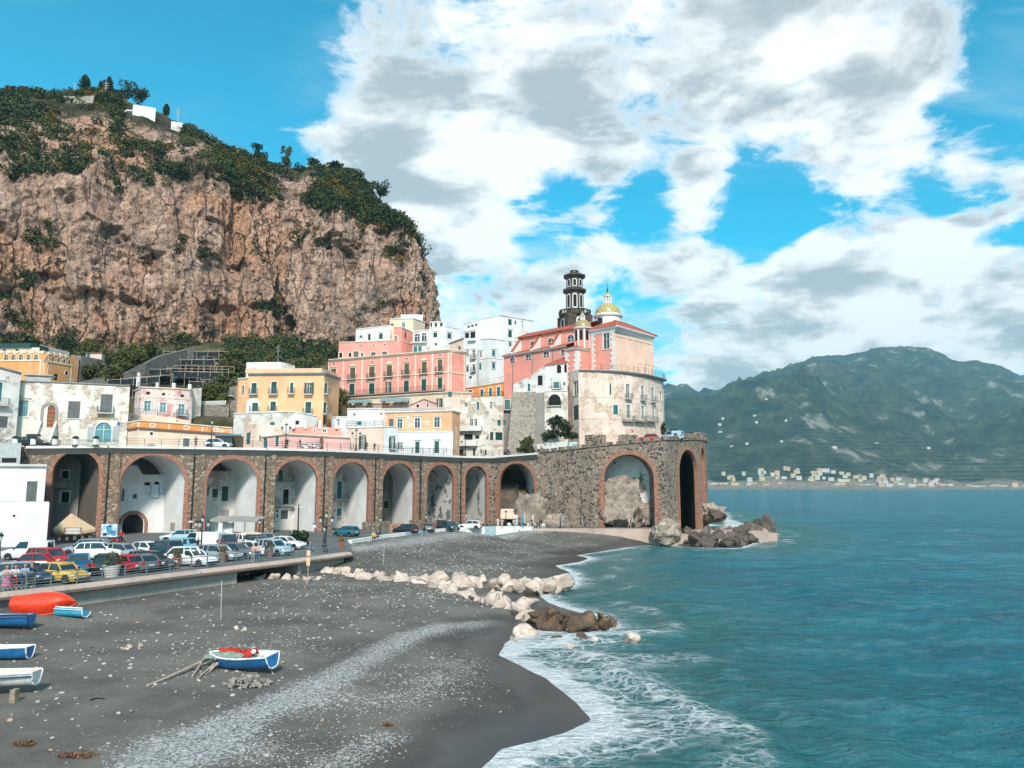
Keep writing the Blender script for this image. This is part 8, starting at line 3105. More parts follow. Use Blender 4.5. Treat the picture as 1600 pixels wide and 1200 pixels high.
boat('dark teal rowing boat with white gunwale against the sea wall',4.2,1.4,0.62,TEALP,WHITEP,TEALP,p,(ang(8),0,ang(6)))
p = at(-8,1036,0.02)
boat('blue rowing boat with white inside standing on open sand',3.2,1.3,0.56,BLUEP,WHITEP,WHITEP,p,(ang(4),0,ang(186)))
p = at(-14,1090,0.35)
boat('white rowing boat with buff inside propped on a timber block',3.4,1.35,0.52,WHITEP,WHITEP,BUFF,p,(ang(3),0,ang(188)),strip_=NAVY)
q = at(14,1104)
mb = MB()
mb.box((q[0],q[1] + .3,q[2] + .2),(0.22,0.3,0.6))
setp(mb.build('timber_block',WOOD),'weathered timber block under the white rowing boat','timber')
def pallet(label,px,py,L,n,rz,tilt):
 p = at(px,py)
 root = empty('pallet',p,label,'pallet',None,rz)
 for k in range(n):
  mb = MB()
  mb.box((0,-0.12 * k * math.sin(tilt),0.1 + 0.2 * k),(L,0.04,0.12))
  mb.build('slat',DRIFT,root,local=True)
 for s_ in (-.48,0,.48):
  mb = MB()
  mb.box((s_ * L,0.05,0.42),(0.08,0.08,0.85))
  mb.build('batten',WOOD,root,local=True)
pallet('grey slatted pallet leaning against the sea wall',245,924,2.3,5,ang(62),0.3)
p = at(174,934)
root = empty('low_table',p,'low dark table on pale legs against the sea wall','table')
mb = MB()
mb.box((0,0,0.72),(0.9,0.7,0.14))
mb.build('top',BLACKP,root,local=True)
for sx in (-.35,.35):
 for sy in (-.28,.28):
  mb = MB()
  mb.box((sx,sy,0.33),(0.1,0.1,0.66))
  mb.build('leg',DRIFT,root,local=True)
# ------------------------------------------------------------------ vehicles
TYRE = flat('tyre_rubber',(0.018,0.018,0.018),0.85)
RIM = flat('alloy_rim',(0.42,0.43,0.44),0.35,metal=0.7)
CARGL = glassy('car_glass',(0.02,0.035,0.042),0.05)
HEADL = flat('head_lamp',(0.60,0.62,0.62),0.15)
TAILL = flat('tail_lamp',(0.42,0.015,0.012),0.25)
PLATE = flat('number_plate',(0.62,0.62,0.60),0.5)
TRIMB = flat('black_trim',(0.02,0.021,0.022),0.6)
def carpaint(name,col,metal=0.0):
 return flat('car_' + name,col,0.28,0.04,1.0,metal,0.5,0.5)
CP = {'white': carpaint('white',(0.70,0.70,0.69)),'silver': carpaint('silver',(0.42,0.44,0.46),0.5),'grey': carpaint('grey',(0.16,0.17,0.185),0.4),'black': carpaint('black',(0.014,0.016,0.018)),'red': carpaint('red',(0.40,0.012,0.022)),
  'navy': carpaint('navy',(0.012,0.035,0.075)),'teal': carpaint('teal',(0.012,0.15,0.22),0.2),'petrol': carpaint('petrol',(0.015,0.075,0.10),0.2),'yellow': carpaint('yellow',(0.58,0.38,0.07)),'sky': carpaint('sky',(0.16,0.42,0.55)),'blue': carpaint('blue',(0.012,0.10,0.20)),'ice': carpaint('ice',(0.40,0.52,0.58),0.2)}
STY = {'hatch': (3.9,1.68,1.47,.86,.94,.62,.18,-1.35,-1.86,.96),'mini': (3.55,1.63,1.5,.88,.95,.72,.30,-1.05,-1.68,.92),'wagon': (4.5,1.76,1.5,.86,.95,.78,.25,-1.75,-2.18,.98),'sedan': (4.4,1.75,1.45,.86,.94,.72,.15,-1.05,-1.75,1.02),
  'suv': (4.35,1.84,1.68,1.02,1.08,.70,.22,-1.72,-2.10,1.08),'mpv': (4.3,1.78,1.68,.98,1.02,1.05,.45,-1.70,-2.08,1.02),'van': (4.9,1.92,1.98,1.15,1.2,1.55,1.0,-2.40,-2.44,1.2),'kombi': (4.2,1.78,1.80,1.02,1.08,.95,.42,-2.02,-2.08,1.08),'pickup': (4.7,1.74,1.66,1.0,1.05,.75,.30,-.35,-.62,1.05)}
STYLE_CACHE = {}
def car_meshes(style):
 if style in STYLE_CACHE:
  return STYLE_CACHE[style]
 L,W,H,hz,bz_,cw,rf,rr,tb,tz = STY[style]
 h2,w2 = L / 2,W / 2
 g = 0.20
 xs = [-h2,-h2 + .06,-h2 + .35,tb * .9,rr * .5,0,cw * .6,cw,cw + .25,h2 - .5,h2 - .12,h2]
 def top(x):
  return float(np.interp(x,[-h2,-h2 + .06,tb,rr * .5,cw,cw + .2,h2 - .45,h2 - .1,h2],[tz * .72,tz * .96,tz,bz_,bz_,bz_ * .985,hz * .93,hz * .80,hz * .62]))
 def wid(x):
  return float(np.interp(x,[-h2,-h2 + .08,-h2 + .4,h2 - .7,h2 - .15,h2],[w2 * .80,w2 * .93,w2,w2,w2 * .90,w2 * .74]))
 mb = MB()
 vs = []
 for x in xs:
  t,w = top(x),wid(x)
  lo = g + (0.12 if abs(x) > h2 - .1 else 0)
  vs += [(x,-w * .90,lo),(x,-w,lo + .14),(x,-w * 1.0,(lo + t) / 2 + .05),(x,-w * .955,t - .07),(x,-w * .86,t),(x,w * .86,t),(x,w * .955,t - .07),(x,w,(lo + t) / 2 + .05),(x,w,lo + .14),(x,w * .90,lo)]
 k,n = 10,len(xs)
 fs = [(i * k + j,(i + 1) * k + j,(i + 1) * k + (j + 1) % k,i * k + (j + 1) % k) for i in range(n - 1) for j in range(k)]
 fs += [tuple(range(k)),tuple(range(n * k - 1,(n - 1) * k - 1,-1))]
 mb.add(vs,fs)
 wr = w2 * .74
 A = [(cw + .02,w2 * .86,bz_ - .02),(rf,wr,H - .06),(rr,wr,H - .05),(tb,w2 * .84,tz - .02)]
 if style == 'van':
  wr = w2 * .86
 rx = [rf + .10,rf - .05,(rf + rr) / 2,rr + .05,rr - .06]
 rz_ = [H - .10,H - .03,H,H - .03,H - .10]
 rv = []
 for x,z in zip(rx,rz_):
  rv += [(x,-wr - .015,z - .06),(x,-wr * .9,z),(x,wr * .9,z),(x,wr + .015,z - .06),(x,wr * .9,z - .09),(x,-wr * .9,z - .09)]
 mb.add(rv,[(i * 6 + j,(i + 1) * 6 + j,(i + 1) * 6 + (j + 1) % 6,i * 6 + (j + 1) % 6) for i in range(4) for j in range(6)] + [tuple(range(6)),tuple(range(29,23,-1))])
 for s in (-1,1):
  for (p,q,r_) in ((A[0],A[1],.05),(A[3],A[2],.075),((rf * .25 + rr * .45,w2 * .90,bz_ - .02),(rf * .25 + rr * .45,wr + .01,H - .07),.045)):
   mb.tube([(p[0],s * p[1],p[2]),(q[0],s * q[1],q[2])],r_,5)
  if style in ('wagon','mpv','suv','kombi'):
   mb.tube([(rr * .72,s * w2 * .90,bz_),(rr * .72,s * (wr + .01),H - .07)],.05,5)
 if style in ('van','kombi'):
  x0,x1 = (rf * .2 if style == 'van' else -.35),(tb - .0)
  for s in (-1,1):
   mb.add([(x0,s * w2 * .965,bz_ - .05),(x1,s * w2 * .93,bz_ - .05),(rr,s * (wr + .02),H - .06),(x0,s * (wr + .02),H - .06)],[(0,1,2,3)])
  if style == 'van':
   mb.add([(tb - .02,-w2 * .9,bz_ - .1),(tb - .02,w2 * .9,bz_ - .1),(rr - .03,wr,H - .08),(rr - .03,-wr,H - .08)],[(0,1,2,3)])
 if style == 'pickup':
  for s in (-1,1):
   mb.box((-1.5,s * (w2 - .06),bz_ + .10),(1.65,.07,.24))
  mb.box((-h2 + .05,0,bz_ + .08),(.07,W * .9,.28))
 out = [('body',mb,'PAINT',40)]
 mb = MB()
 gv = [(cw,-w2 * .84,bz_ - .03),(cw,w2 * .84,bz_ - .03),(rf,wr - .02,H - .09),(rf,-wr + .02,H - .09),(tb,-w2 * .82,tz - .03),(tb,w2 * .82,tz - .03),(rr,wr - .02,H - .09),(rr,-wr + .02,H - .09)]
 mb.add(gv,[(0,1,2,3),(5,4,7,6),(1,5,6,2),(4,0,3,7),(3,2,6,7)])
 out.append(('windows',mb,CARGL,None))
 for s in (-1,1):
  for wx in (h2 - .78,-h2 + .72):
   mb = MB()
   c = (wx,s * (w2 - .09))
   pr = [(.0,-.10),(.20,-.10),(.30,-.08),(.32,0),(.30,.08),(.20,.10)]
   v = []
   for (r_,o_) in pr:
    for a in range(14):
     v.append((c[0] + r_ * math.cos(a * math.pi / 7),c[1] + s * o_,.32 + r_ * math.sin(a * math.pi / 7)))
   mb.add(v,[(i * 14 + j,i * 14 + (j + 1) % 14,(i + 1) * 14 + (j + 1) % 14,(i + 1) * 14 + j) for i in range(5) for j in range(14)])
   m2 = MB()
   m2.add([(c[0] + r_ * math.cos(a * math.pi / 7),c[1] + s * .102,.32 + r_ * math.sin(a * math.pi / 7)) for r_ in (.20,) for a in range(14)] + [(c[0],c[1] + s * .09,.32)],[(a,(a + 1) % 14,14) for a in range(14)])
   m3 = MB()
   m3.add([(c[0] + .37 * math.cos(a * math.pi / 10),s * (w2 + .012),.33 + .37 * math.sin(a * math.pi / 10)) for a in range(-1,12)],[tuple(range(13))])
   out.append(('wheel',mb,TYRE,40,[('rim',m2,RIM)]))
   out.append(('wheel_arch',m3,TRIMB,None))
  mb = MB()
  mb.box((h2 - .16,s * w2 * .66,hz * .76),(.16,.34,.15),-s * .3)
  out.append(('headlight',mb,HEADL,None))
  mb = MB()
  mb.box((-h2 + .07,s * w2 * .80,tz * .83),(.12,.20,.34 if style not in ('sedan',) else .2))
  out.append(('tail_light',mb,TAILL,None))
  mb = MB()
  mb.box((cw - .12,s * (w2 + .07),bz_ + .05),(.12,.18,.14))
  out.append(('mirror',mb,TRIMB,None))
 for x,z in ((h2 + .0,.42),(-h2 - .0,.62)):
  mb = MB()
  mb.box((x,0,z),(.03,.5,.12))
  out.append(('number_plate',mb,PLATE,None))
 for x,s in ((h2 - .03,1),(-h2 + .03,-1)):
  mb = MB()
  mb.box((x,0,.36),(.10,W * .80,.15))
  out.append(('bumper',mb,TRIMB,None))
 root = bpy.data.objects.new('car',None)
 recs = []
 for it in out:
  o = it[1].build(it[0],it[2] if it[2] != 'PAINT' else CP['white'],None,smooth=it[3] or False,local=True)
  subs = [(q[0],q[1].build(q[0],q[2],None,local=True).data,None) for q in (it[4] if len(it) > 4 else [])]
  recs.append((it[0],o.data,it[2] == 'PAINT',subs))
  bpy.data.objects.remove(o)
 for o in [o for o in COL.objects if o.parent is None and o.name.split('.')[0] == 'rim']:
  bpy.data.objects.remove(o)
 bpy.data.objects.remove(root)
 STYLE_CACHE[style] = recs
 return recs
def car(style,color,px,py,deg,label,zg=PROM,Y=None,cat='car',name='parked_car',group='cars parked below the viaduct'):
 """px, py: where the middle of the car meets the ground; deg: heading of the bonnet, 0 = seaward side (+X)"""
 if Y is None:
  g = G(px,py,zg)
  x,y = g.x,g.y
 else:
  x,y = XY(px,Y)
 root = empty(name,(x,y,zg + .004),label,cat,group,math.radians(deg))
 for (nm,me,pnt,subs) in car_meshes(style):
  o = bpy.data.objects.new(nm,me)
  COL.objects.link(o)
  o.parent = root
  if pnt:
   o.material_slots[0].link = 'OBJECT'
   o.material_slots[0].material = CP[color]
  for (n2,m2,_) in subs:
   q = bpy.data.objects.new(n2,m2)
   COL.objects.link(q)
   q.parent = o
 return root
CARS = [('wagon','silver',3,912,200,'silver estate with red tail lamp at the end of the car row'),('hatch','navy',42,912,-20,'dark navy hatchback behind the people leaning on the railing'),('hatch','yellow',97,910,-18,'mustard yellow hatchback parked behind the seated man'),
  ('mini','red',44,893,200,'small red hatchback beside the silver estate'),('mpv','red',76,886,-22,'dark red people carrier behind the yellow hatchback'),('kombi','white',42,874,186,'white delivery van with a round red emblem'),
  ('pickup','blue',122,897,118,'old blue pickup truck with slatted tail'),('suv','black',166,897,112,'black off-roader beside the blue pickup'),('hatch','red',192,894,150,'dark red hatchback beside the black off-roader'),('hatch','grey',213,893,150,'grey hatchback seen from behind at the railing'),
  ('wagon','black',236,889,-24,'black estate car facing the sea behind the railing'),('mpv','silver',133,868,196,'silver people carrier before the market tent'),('suv','white',156,874,15,'white and dark off-roader behind the blue pickup'),('wagon','silver',193,873,-12,'silver estate beside the white city car'),
  ('mini','white',221,869,160,'tiny white rounded city car'),('suv','petrol',254,870,150,'petrol blue off-roader beside the tiny white city car'),('van','white',315,859,168,'tall white panel van behind the lamp post'),('suv','navy',348,858,130,'dark blue off-roader next to the white panel van'),
  ('suv','white',273,884,200,'white jeep with black bumper at the railing'),('sedan','white',302,884,-22,'white saloon with its bonnet at the railing'),('wagon','silver',342,876,-20,'silver estate between white saloon and grey estate'),('wagon','grey',371,872,-20,'grey estate beside the silver estate'),
  ('suv','white',373,856,140,'white off-roader facing away beside the dark blue one'),('hatch','grey',392,857,155,'grey hatchback with a beige covered dinghy on its roof'),('hatch','white',397,868,-22,'white hatchback behind the pink couple'),('mpv','ice',426,868,-25,'pale ice blue people carrier behind the blue banner'),
  ('sedan','white',447,858,-14,'white saloon at the seaward end of the back row'),('hatch','silver',421,852,20,'silver hatchback in the back row by the pier'),('wagon','ice',279,846,200,'pale estate in front of the white vault wall')]
for (st,co,x,y,dg,lb) in CARS:
 c = car(st,co,x,y,dg,lb)
 if 'emblem' in lb:
  w2 = STY['kombi'][1] / 2
  mb = MB()
  mb.add([(-0.95 + .42 * math.cos(k * math.pi / 8),w2 + .005,1.05 + .22 * math.sin(k * math.pi / 8)) for k in range(16)] + [(-0.95 + .38 * math.cos(k * math.pi / 8),w2 + .005,1.05 + .19 * math.sin(k * math.pi / 8)) for k in range(16)],[(k,(k + 1) % 16,16 + (k + 1) % 16,16 + k) for k in range(16)])
  mb.build('emblem_ring',TRIMB,c,local=True)
  mb = MB()
  mb.add([(-0.95 + .10 * math.cos(k * math.pi / 5),w2 + .005,1.12 + .10 * math.sin(k * math.pi / 5)) for k in range(10)],[tuple(range(10))])
  mb.build('emblem_dot',RED,c,local=True)
 if 'dinghy' in lb:
  mb = MB()
  mb.lathe((0,0,0),[(0.0,-1.5),(.45,-1.2),(.62,-.4),(.62,.4),(.4,1.2),(0,1.6)],10)
  o = mb.build('roof_dinghy',BUFF,c,local=True,smooth=True)
  o.rotation_euler = (0,math.pi / 2,0)
  o.scale = (.35,1,1)
  o.location = (0.1,0,1.66)
car('hatch','teal',541,838,150,'teal hatchback parked under the fifth arch')
car('hatch','black',633,834,150,'black hatchback behind the wooden fence of the sixth arch')
car('hatch','grey',669,831,100,'grey car beside the pier of the seventh arch')
car('sedan','petrol',703,829,-60,'dark car nose out beside the mouldy seventh arch')
car('mini','black',684,827,170,'black city car behind the fence of the seventh arch')
car('hatch','white',734,827,170,'white car half hidden behind the low wall of the eighth arch')
car('hatch','white',341,0,4,'white hatchback driving on the viaduct road',14.75,117.2,group='cars on the viaduct road',name='car')
c = car('wagon','black',52,0,2,'black estate with a roof box before the insurance house',14.75,113.2,group='cars on the viaduct road',name='car')
mb = MB()
mb.box((-.1,0,1.72),(1.9,.8,.34),0,0,.82)
mb.build('roof_box',TRIMB,c,local=True)
car('hatch','red',1012,0,170,'red car behind the headland parapet',16.75,136,group='cars on the viaduct road',name='car')
car('kombi','ice',1049,0,150,'pale blue van behind the headland parapet',17.05,137.5,group='cars on the viaduct road',name='car')
def ape():
 g = G(288,864,PROM)
 root = empty('three_wheeler',(g.x,g.y,PROM),'sky blue three-wheeled pickup among the parked cars','three-wheeler',None,ang(-20))
 mb = MB()
 pr = [(.15,.35),(1.15,.35),(1.32,.75),(1.12,1.0),(.85,1.55),(.15,1.6)]
 n = len(pr)
 mb.add([(x,-.6 * (1 - .1 * (z > 1.2)),z) for x,z in pr] + [(x,.6 * (1 - .1 * (z > 1.2)),z) for x,z in pr],[tuple(range(n)),tuple(range(2 * n - 1,n - 1,-1))] + [(k,n + k,n + (k + 1) % n,(k + 1) % n) for k in range(n)])
 mb.build('cab',CP['sky'],root,local=True)
 mb = MB()
 mb.add([(1.135,-.5,1.02),(1.135,.5,1.02),(.90,.46,1.5),(.90,-.46,1.5)],[(0,1,2,3)])
 mb.build('windscreen',CARGL,root,local=True)
 for s in (-1,1):
  mb = MB()
  mb.add([(.28,s * .585,1.0),(.95,s * .585,1.0),(.8,s * .56,1.48),(.28,s * .56,1.48)],[(0,1,2,3)])
  mb.build('side_window',CARGL,root,local=True)
  mb = MB()
  mb.lathe((0,0,0),[(0,-.08),(.24,-.08),(.26,0),(.24,.08),(0,.08)],12)
  o = mb.build('wheel',TYRE,root,local=True)
  o.rotation_euler = (math.pi / 2,0,0)
  o.location = (-.85,s * .55,.26)
  mb = MB()
  mb.box((1.22,s * .42,.78),(.1,.16,.14))
  mb.build('headlight',HEADL,root,local=True)
 mb = MB()
 mb.lathe((0,0,0),[(0,-.07),(.24,-.07),(.26,0),(.24,.07),(0,.07)],12)
 o = mb.build('wheel',TYRE,root,local=True)
 o.rotation_euler = (math.pi / 2,0,0)
 o.location = (.95,0,.26)
 mb = MB()
 mb.box((-.72,0,.55),(1.6,1.3,.1))
 for s in (-1,1):
  mb.box((-.72,s * .62,.78),(1.6,.06,.36))
 mb.box((-1.5,0,.78),(.06,1.3,.36))
 mb.build('cargo_bed',CP['sky'],root,local=True)
ape()
def scooter(label,px,py,zg,rz,col,Y=None):
 g = G(px,py,zg) if Y is None else Vector((*XY(px,Y),zg))
 root = empty('scooter',(g.x,g.y,zg),label,'scooter',None,rz)
 for x in (-.6,.6):
  mb = MB()
  mb.lathe((0,0,0),[(.12,-.05),(.22,-.05),(.25,0),(.22,.05),(.12,.05)],12)
  o = mb.build('wheel',TYRE,root,local=True)
  o.rotation_euler = (math.pi / 2,0,0)
  o.location = (x,0,.25)
 mb = MB()
 mb.tube([(-.75,0,.55),(-.35,0,.58),(-.1,0,.35),(.35,0,.33),(.5,0,.7),(.42,0,.95)],[.10,.17,.12,.12,.12,.07],8)
 mb.build('body',CP[col],root,local=True,smooth=True)
 mb = MB()
 mb.box((-.4,0,.77),(.7,.26,.1))
 mb.build('seat',TRIMB,root,local=True)
 mb = MB()
 mb.tube([(.38,-.32,1.05),(.42,0,1.0),(.38,.32,1.05)],.025,5)
 mb.build('handlebar',TRIMB,root,local=True)
 mb = MB()
 mb.lathe((.5,0,.88),[(0,-.07),(.07,-.04),(.07,.04),(0,.07)],8)
 mb.build('headlight',HEADL,root,local=True)
scooter('white scooter on the viaduct road before the long pink house',478,0,14.75,0.1,'white',121.5)
scooter('grey scooter beside the seated rider on the viaduct road',496,0,14.75,0.2,'silver',122.5)
scooter('dark motor scooter beside the stone tower',793,0,14.75,0.3,'black',147.5)
scooter('black scooter by the walkway wall at the eighth arch',757,826,PROM,0.2,'black')
scooter('red scooter at the mouth of the road tunnel',184,850,PROM,0.6,'red')
scooter('small scooter behind the rider in red',845,0,15.1,0.2,'black',143.5)
# ------------------------------------------------------------------ people
SKIN = flat('skin',(0.46,0.25,0.17),0.6)
def pose(kind):
 J = {'pel': (0,0,.95,.135),'wai': (0,0,1.08,.125),'che': (0,-.01,1.28,.145),'nec': (0,0,1.47,.06),'hd0': (0,-.015,1.55,.075),'hd1': (0,-.01,1.65,.098),'hd2': (0,0,1.73,.07)}
 for s,k in ((-1,'l'),(1,'r')):
  J.update({'sh' + k: (s * .18,0,1.40,.068),'el' + k: (s * .25,.02,1.12,.045),'wr' + k: (s * .27,-.06,.87,.032),'ha' + k: (s * .27,-.08,.79,.038),
     'hi' + k: (s * .10,0,.90,.10),'kn' + k: (s * .11,-.02,.50,.065),'an' + k: (s * .11,.02,.09,.045),'to' + k: (s * .12,-.14,.05,.04)})
 def mv(**kw):
  for n,v in kw.items():
   J[n] = (*v,J[n][3])
 if kind == 'lean':
  mv(wai=(0,-.03,1.07),che=(0,-.14,1.25),nec=(0,-.22,1.43),hd0=(0,-.25,1.51),hd1=(0,-.26,1.61),hd2=(0,-.25,1.69))
  for s,k in ((-1,'l'),(1,'r')):
   mv(**{'sh' + k: (s * .18,-.20,1.37),'el' + k: (s * .24,-.32,1.13),'wr' + k: (s * .12,-.50,1.13),'ha' + k: (s * .06,-.55,1.13)})
 elif kind == 'walk':
  mv(knl=(-.11,-.16,.52),anl=(-.11,-.22,.09),tol=(-.11,-.38,.05),knr=(.11,.06,.50),anr=(.11,.26,.14),tor=(.11,.14,.05),ell=(-.25,.10,1.13),wrl=(-.25,.14,.89),hal=(-.25,.13,.81),elr=(.25,-.08,1.13),wrr=(.24,-.24,.95),har=(.24,-.29,.89))
 elif kind == 'hips':
  mv(ell=(-.40,.06,1.18),wrl=(-.22,-.04,1.0),hal=(-.16,-.07,.98),elr=(.40,.06,1.18),wrr=(.22,-.04,1.0),har=(.16,-.07,.98))
 elif kind == 'sit':
  d = -.45
  for n in ('pel','wai','che','nec','hd0','hd1','hd2','shl','shr'):
   x,y,z,r = J[n]
   J[n] = (x,y + .02,z + d,r)
  for s,k in ((-1,'l'),(1,'r')):
   mv(**{'hi' + k: (s * .10,-.04,.47),'kn' + k: (s * .13,-.45,.50),'an' + k: (s * .13,-.46,.09),'to' + k: (s * .13,-.62,.05),'el' + k: (s * .25,-.12,.72),'wr' + k: (s * .17,-.34,.60),'ha' + k: (s * .14,-.40,.58)})
 E = [('pel','wai',2),('wai','che',2),('che','nec',2),('nec','hd0',0),('hd0','hd1',0),('hd1','hd2',1)]
 for k in 'lr':
  E += [('che','sh' + k,2),('sh' + k,'el' + k,2),('el' + k,'wr' + k,0),('wr' + k,'ha' + k,0),('pel','hi' + k,3),('hi' + k,'kn' + k,3),('kn' + k,'an' + k,3),('an' + k,'to' + k,4)]
 return J,E
BODY = {}
def body_mesh(kind):
 if kind in BODY:
  return BODY[kind]
 J,E = pose(kind)
 names = list(J)
 me = bpy.data.meshes.new('person_skin')
 me.from_pydata([J[n][:3] for n in names],[(names.index(a),names.index(b)) for a,b,_ in E],[])
 o = bpy.data.objects.new('person_skin',me)
 COL.objects.link(o)
 o.modifiers.new('skin','SKIN')
 sv = me.skin_vertices[0].data if me.skin_vertices else None
 if sv is None:
  bm = bmesh.new()
  bm.from_mesh(me)
  bm.verts.layers.skin.verify()
  bm.to_mesh(me)
  bm.free()
  sv = me.skin_vertices[0].data
 for i,n in enumerate(names):
  r = J[n][3]
  sv[i].radius = (r * (1.15 if n in ('che','wai','pel') else 1),r * (.78 if n in ('che','wai','pel') else 1))
  sv[i].use_root = (n == 'pel')
 o.modifiers.new('sub','SUBSURF').levels = 1
 bpy.context.view_layer.update()
 ev = o.evaluated_get(bpy.context.evaluated_depsgraph_get())
 out = bpy.data.meshes.new_from_object(ev)
 bpy.data.objects.remove(o)
 mb = MB()
 hd = Vector(J['hd1'][:3])
 for (a,b,r) in (((0,-.08,-.01),(0,-.125,-.03),.016),((-.085,.01,-.01),(-.105,.02,0),.022),((.085,.01,-.01),(.105,.02,0),.022)):
  mb.tube([hd + Vector(a),hd + Vector(b)],[r,r * .7],5)
 for k in 'lr':
  w,h = Vector(J['wr' + k][:3]),Vector(J['ha' + k][:3])
  d = (h - w).normalized()
  sx = d.cross(Vector((0,0,1)))
  sx = sx.normalized() if sx.length > .2 else Vector((0,1,0))
  for q,(off,ln) in enumerate(((-.030,.055),(-.010,.075),(.010,.08),(.030,.07))):
   p0 = h + sx * off
   mb.tube([p0,p0 + d * ln * .6,p0 + d * ln + Vector((0,-.01,-.012))],[.010,.009,.007],4)
  mb.tube([w + d * .03 + sx * -.03,w + d * .07 + sx * -.055],[.011,.008],4)
 bm = bmesh.new()
 bm.from_mesh(out)
 b0 = len(bm.faces)
 vs = [bm.verts.new(v) for v in mb.v]
 for f in mb.f:
  bm.faces.new([vs[i] for i in f])
 bm.normal_update()
 seg = [(Vector(J[a][:3]),Vector(J[b][:3]),z) for a,b,z in E]
 for i,f in enumerate(bm.faces):
  if i >= b0:
   f.material_index = 0
   continue
  c = f.calc_center_median()
  best = None
  for (a,b,z) in seg:
   t = max(0,min(1,(c - a).dot(b - a) / (b - a).length_squared))
   dd = (c - a - (b - a) * t).length
   if best is None or dd < best[0]:
    best = (dd,z)
  z = best[1]
  if c.z > hd.z - .06 and z in (0,1) and (c.y > hd.y + .0 or c.z > hd.z + .055):
   z = 1
  elif z == 1:
   z = 0
  f.material_index = z
 bm.to_mesh(out)
 bm.free()
 out.polygons.foreach_set('use_smooth',[True] * len(out.polygons))
 for _ in range(5):
  out.materials.append(SKIN)
 BODY[kind] = out
 return out
def cloth(c):
 return flat('cloth_%d_%d_%d' % tuple(int(x * 100) for x in c),c,0.85,0.15,8)
HB,HD,HG = (0.05,0.025,0.012),(0.012,0.01,0.008),(0.35,0.32,0.28)
def person(label,px,py,zg,kind,deg,shirt,legs,hair=HD,shoes=(0.5,0.5,0.48),Y=None,s=1.0,skirt=None,z=None):
 g = G(px,py,zg) if Y is None else Vector((*XY(px,Y),zg))
 o = bpy.data.objects.new('person',body_mesh(kind))
 COL.objects.link(o)
 o.location = (g.x,g.y,(zg if z is None else z))
 o.rotation_euler = (0,0,math.radians(deg))
 o.scale = (s,s,s)
 for k,m in enumerate((SKIN,cloth(hair),cloth(shirt),cloth(legs),cloth(shoes))):
  o.material_slots[k].link = 'OBJECT'
  o.material_slots[k].material = m
 if skirt:
  mb = MB()
  mb.lathe((0,0,0),[(.15,1.04),(.19,.9),(.27,.55),(.33,.28)],14)
  sk = mb.build('skirt',cloth(skirt),o,local=True,smooth=True)
 setp(o,label,'person')
WT,BK = (0.6,0.6,0.58),(0.02,0.02,0.024)
DN = (0.05,0.12,0.24)
person('person in a pale pink top and floral skirt leaning on the railing',9,923,PROM,'lean',25,(0.62,0.42,0.38),SKIN.diffuse_color[:3],HB,skirt=(0.45,0.16,0.24))
person('person in a white top and red trousers leaning on the railing',22,922,PROM,'lean',30,WT,(0.35,0.05,0.03),HB)
person('person in a light blue shirt leaning on the railing',37,920,PROM,'lean',30,(0.30,0.44,0.56),(0.10,0.11,0.13),HB)
person('person in a navy polo shirt standing with a hand on the railing',52,918.5,PROM,'lean',-15,(0.02,0.04,0.09),(0.12,0.12,0.13),HG)
person('person in jeans and dark jacket sitting behind the railing',119,910,PROM,'sit',60,(0.02,0.03,0.06),DN,HD)
person('fair-haired person in a pink top at the railing',395,879,PROM,'hips',-20,(0.60,0.36,0.34),(0.3,0.3,0.3),(0.3,0.2,0.1))
person('person in a blush shirt and jeans beside the pink top',403,878,PROM,'walk',20,(0.58,0.42,0.40),DN,HG)
person('person in a dark jacket carrying a lime bag at the railing',415,876,PROM,'hips',10,(0.03,0.05,0.09),(0.08,0.09,0.11),HB)
person('person in a long black coat beside the three-wheeler',308.5,866,PROM,'hips',30,BK,BK,HD,BK)
person('person in blue bending beside the promenade lamp',484,866,PROM,'sit',40,(0.03,0.15,0.26),(0.02,0.06,0.12),HD)
person('person in a yellow jacket sitting on the white kerb',583.5,845,PROM,'sit',10,(0.62,0.40,0.02),BK,HD,BK)
person('person in black sitting on the white kerb beside the lamp',591,844,PROM,'sit',-20,BK,BK,HD)
person('person in orange standing at the wooden fence',611.5,838.5,PROM,'hips',60,(0.5,0.22,0.14),(0.35,0.2,0.14),HB)
person('person in dark clothes walking at the seventh arch pier',663,833,PROM,'walk',80,(0.03,0.05,0.07),BK)
person('person in white standing before the bar',778,825,PROM,'hips',20,WT,WT,HD)
person('person in a blush shirt and shorts before the cafe awning',784.5,826,PROM,'hips',-30,(0.55,0.42,0.40),(0.5,0.4,0.36),HB)
person('person in white walking under the awning corner',803,826,PROM,'walk',50,(0.45,0.45,0.45),(0.35,0.36,0.4),HD)
person('person in pale blue beside the folded parasols',806.5,826,PROM,'hips',0,(0.35,0.50,0.60),(0.5,0.5,0.5),HB)
person('person in black sitting at the cafe tables',813,827,PROM,'sit',60,BK,(0.02,0.22,0.28),HD)
person('person in black standing among white chairs',831,826,PROM,'hips',60,BK,BK,HD)
person('person in dark blue seated by the rock',839.5,826,PROM,'sit',-40,(0.03,0.04,0.07),BK,HD)
person('person in a light blue shirt walking along the walkway',910,824,PROM,'walk',90,(0.20,0.36,0.48),(0.35,0.3,0.26),HD)
person('person in white walking before the wide headland arch',983.5,825,PROM,'walk',80,WT,(0.5,0.3,0.26),HD)
person('companion in white and black before the wide headland arch',988,825,PROM,'walk',80,(0.5,0.5,0.5),BK,HB)
person('person in black shorts at the end of the walkway',1006,825.5,PROM,'walk',70,(0.45,0.45,0.44),BK,HD)
RD = 14.77
person('person with hands on hips at the road railing before the peach building',305.5,0,RD,'hips',160,(0.10,0.12,0.12),(0.12,0.11,0.10),HD,Y=115.2)
person('person in black standing beside the road lamp',448.5,0,RD,'hips',20,BK,BK,HD,BK,Y=119.6)
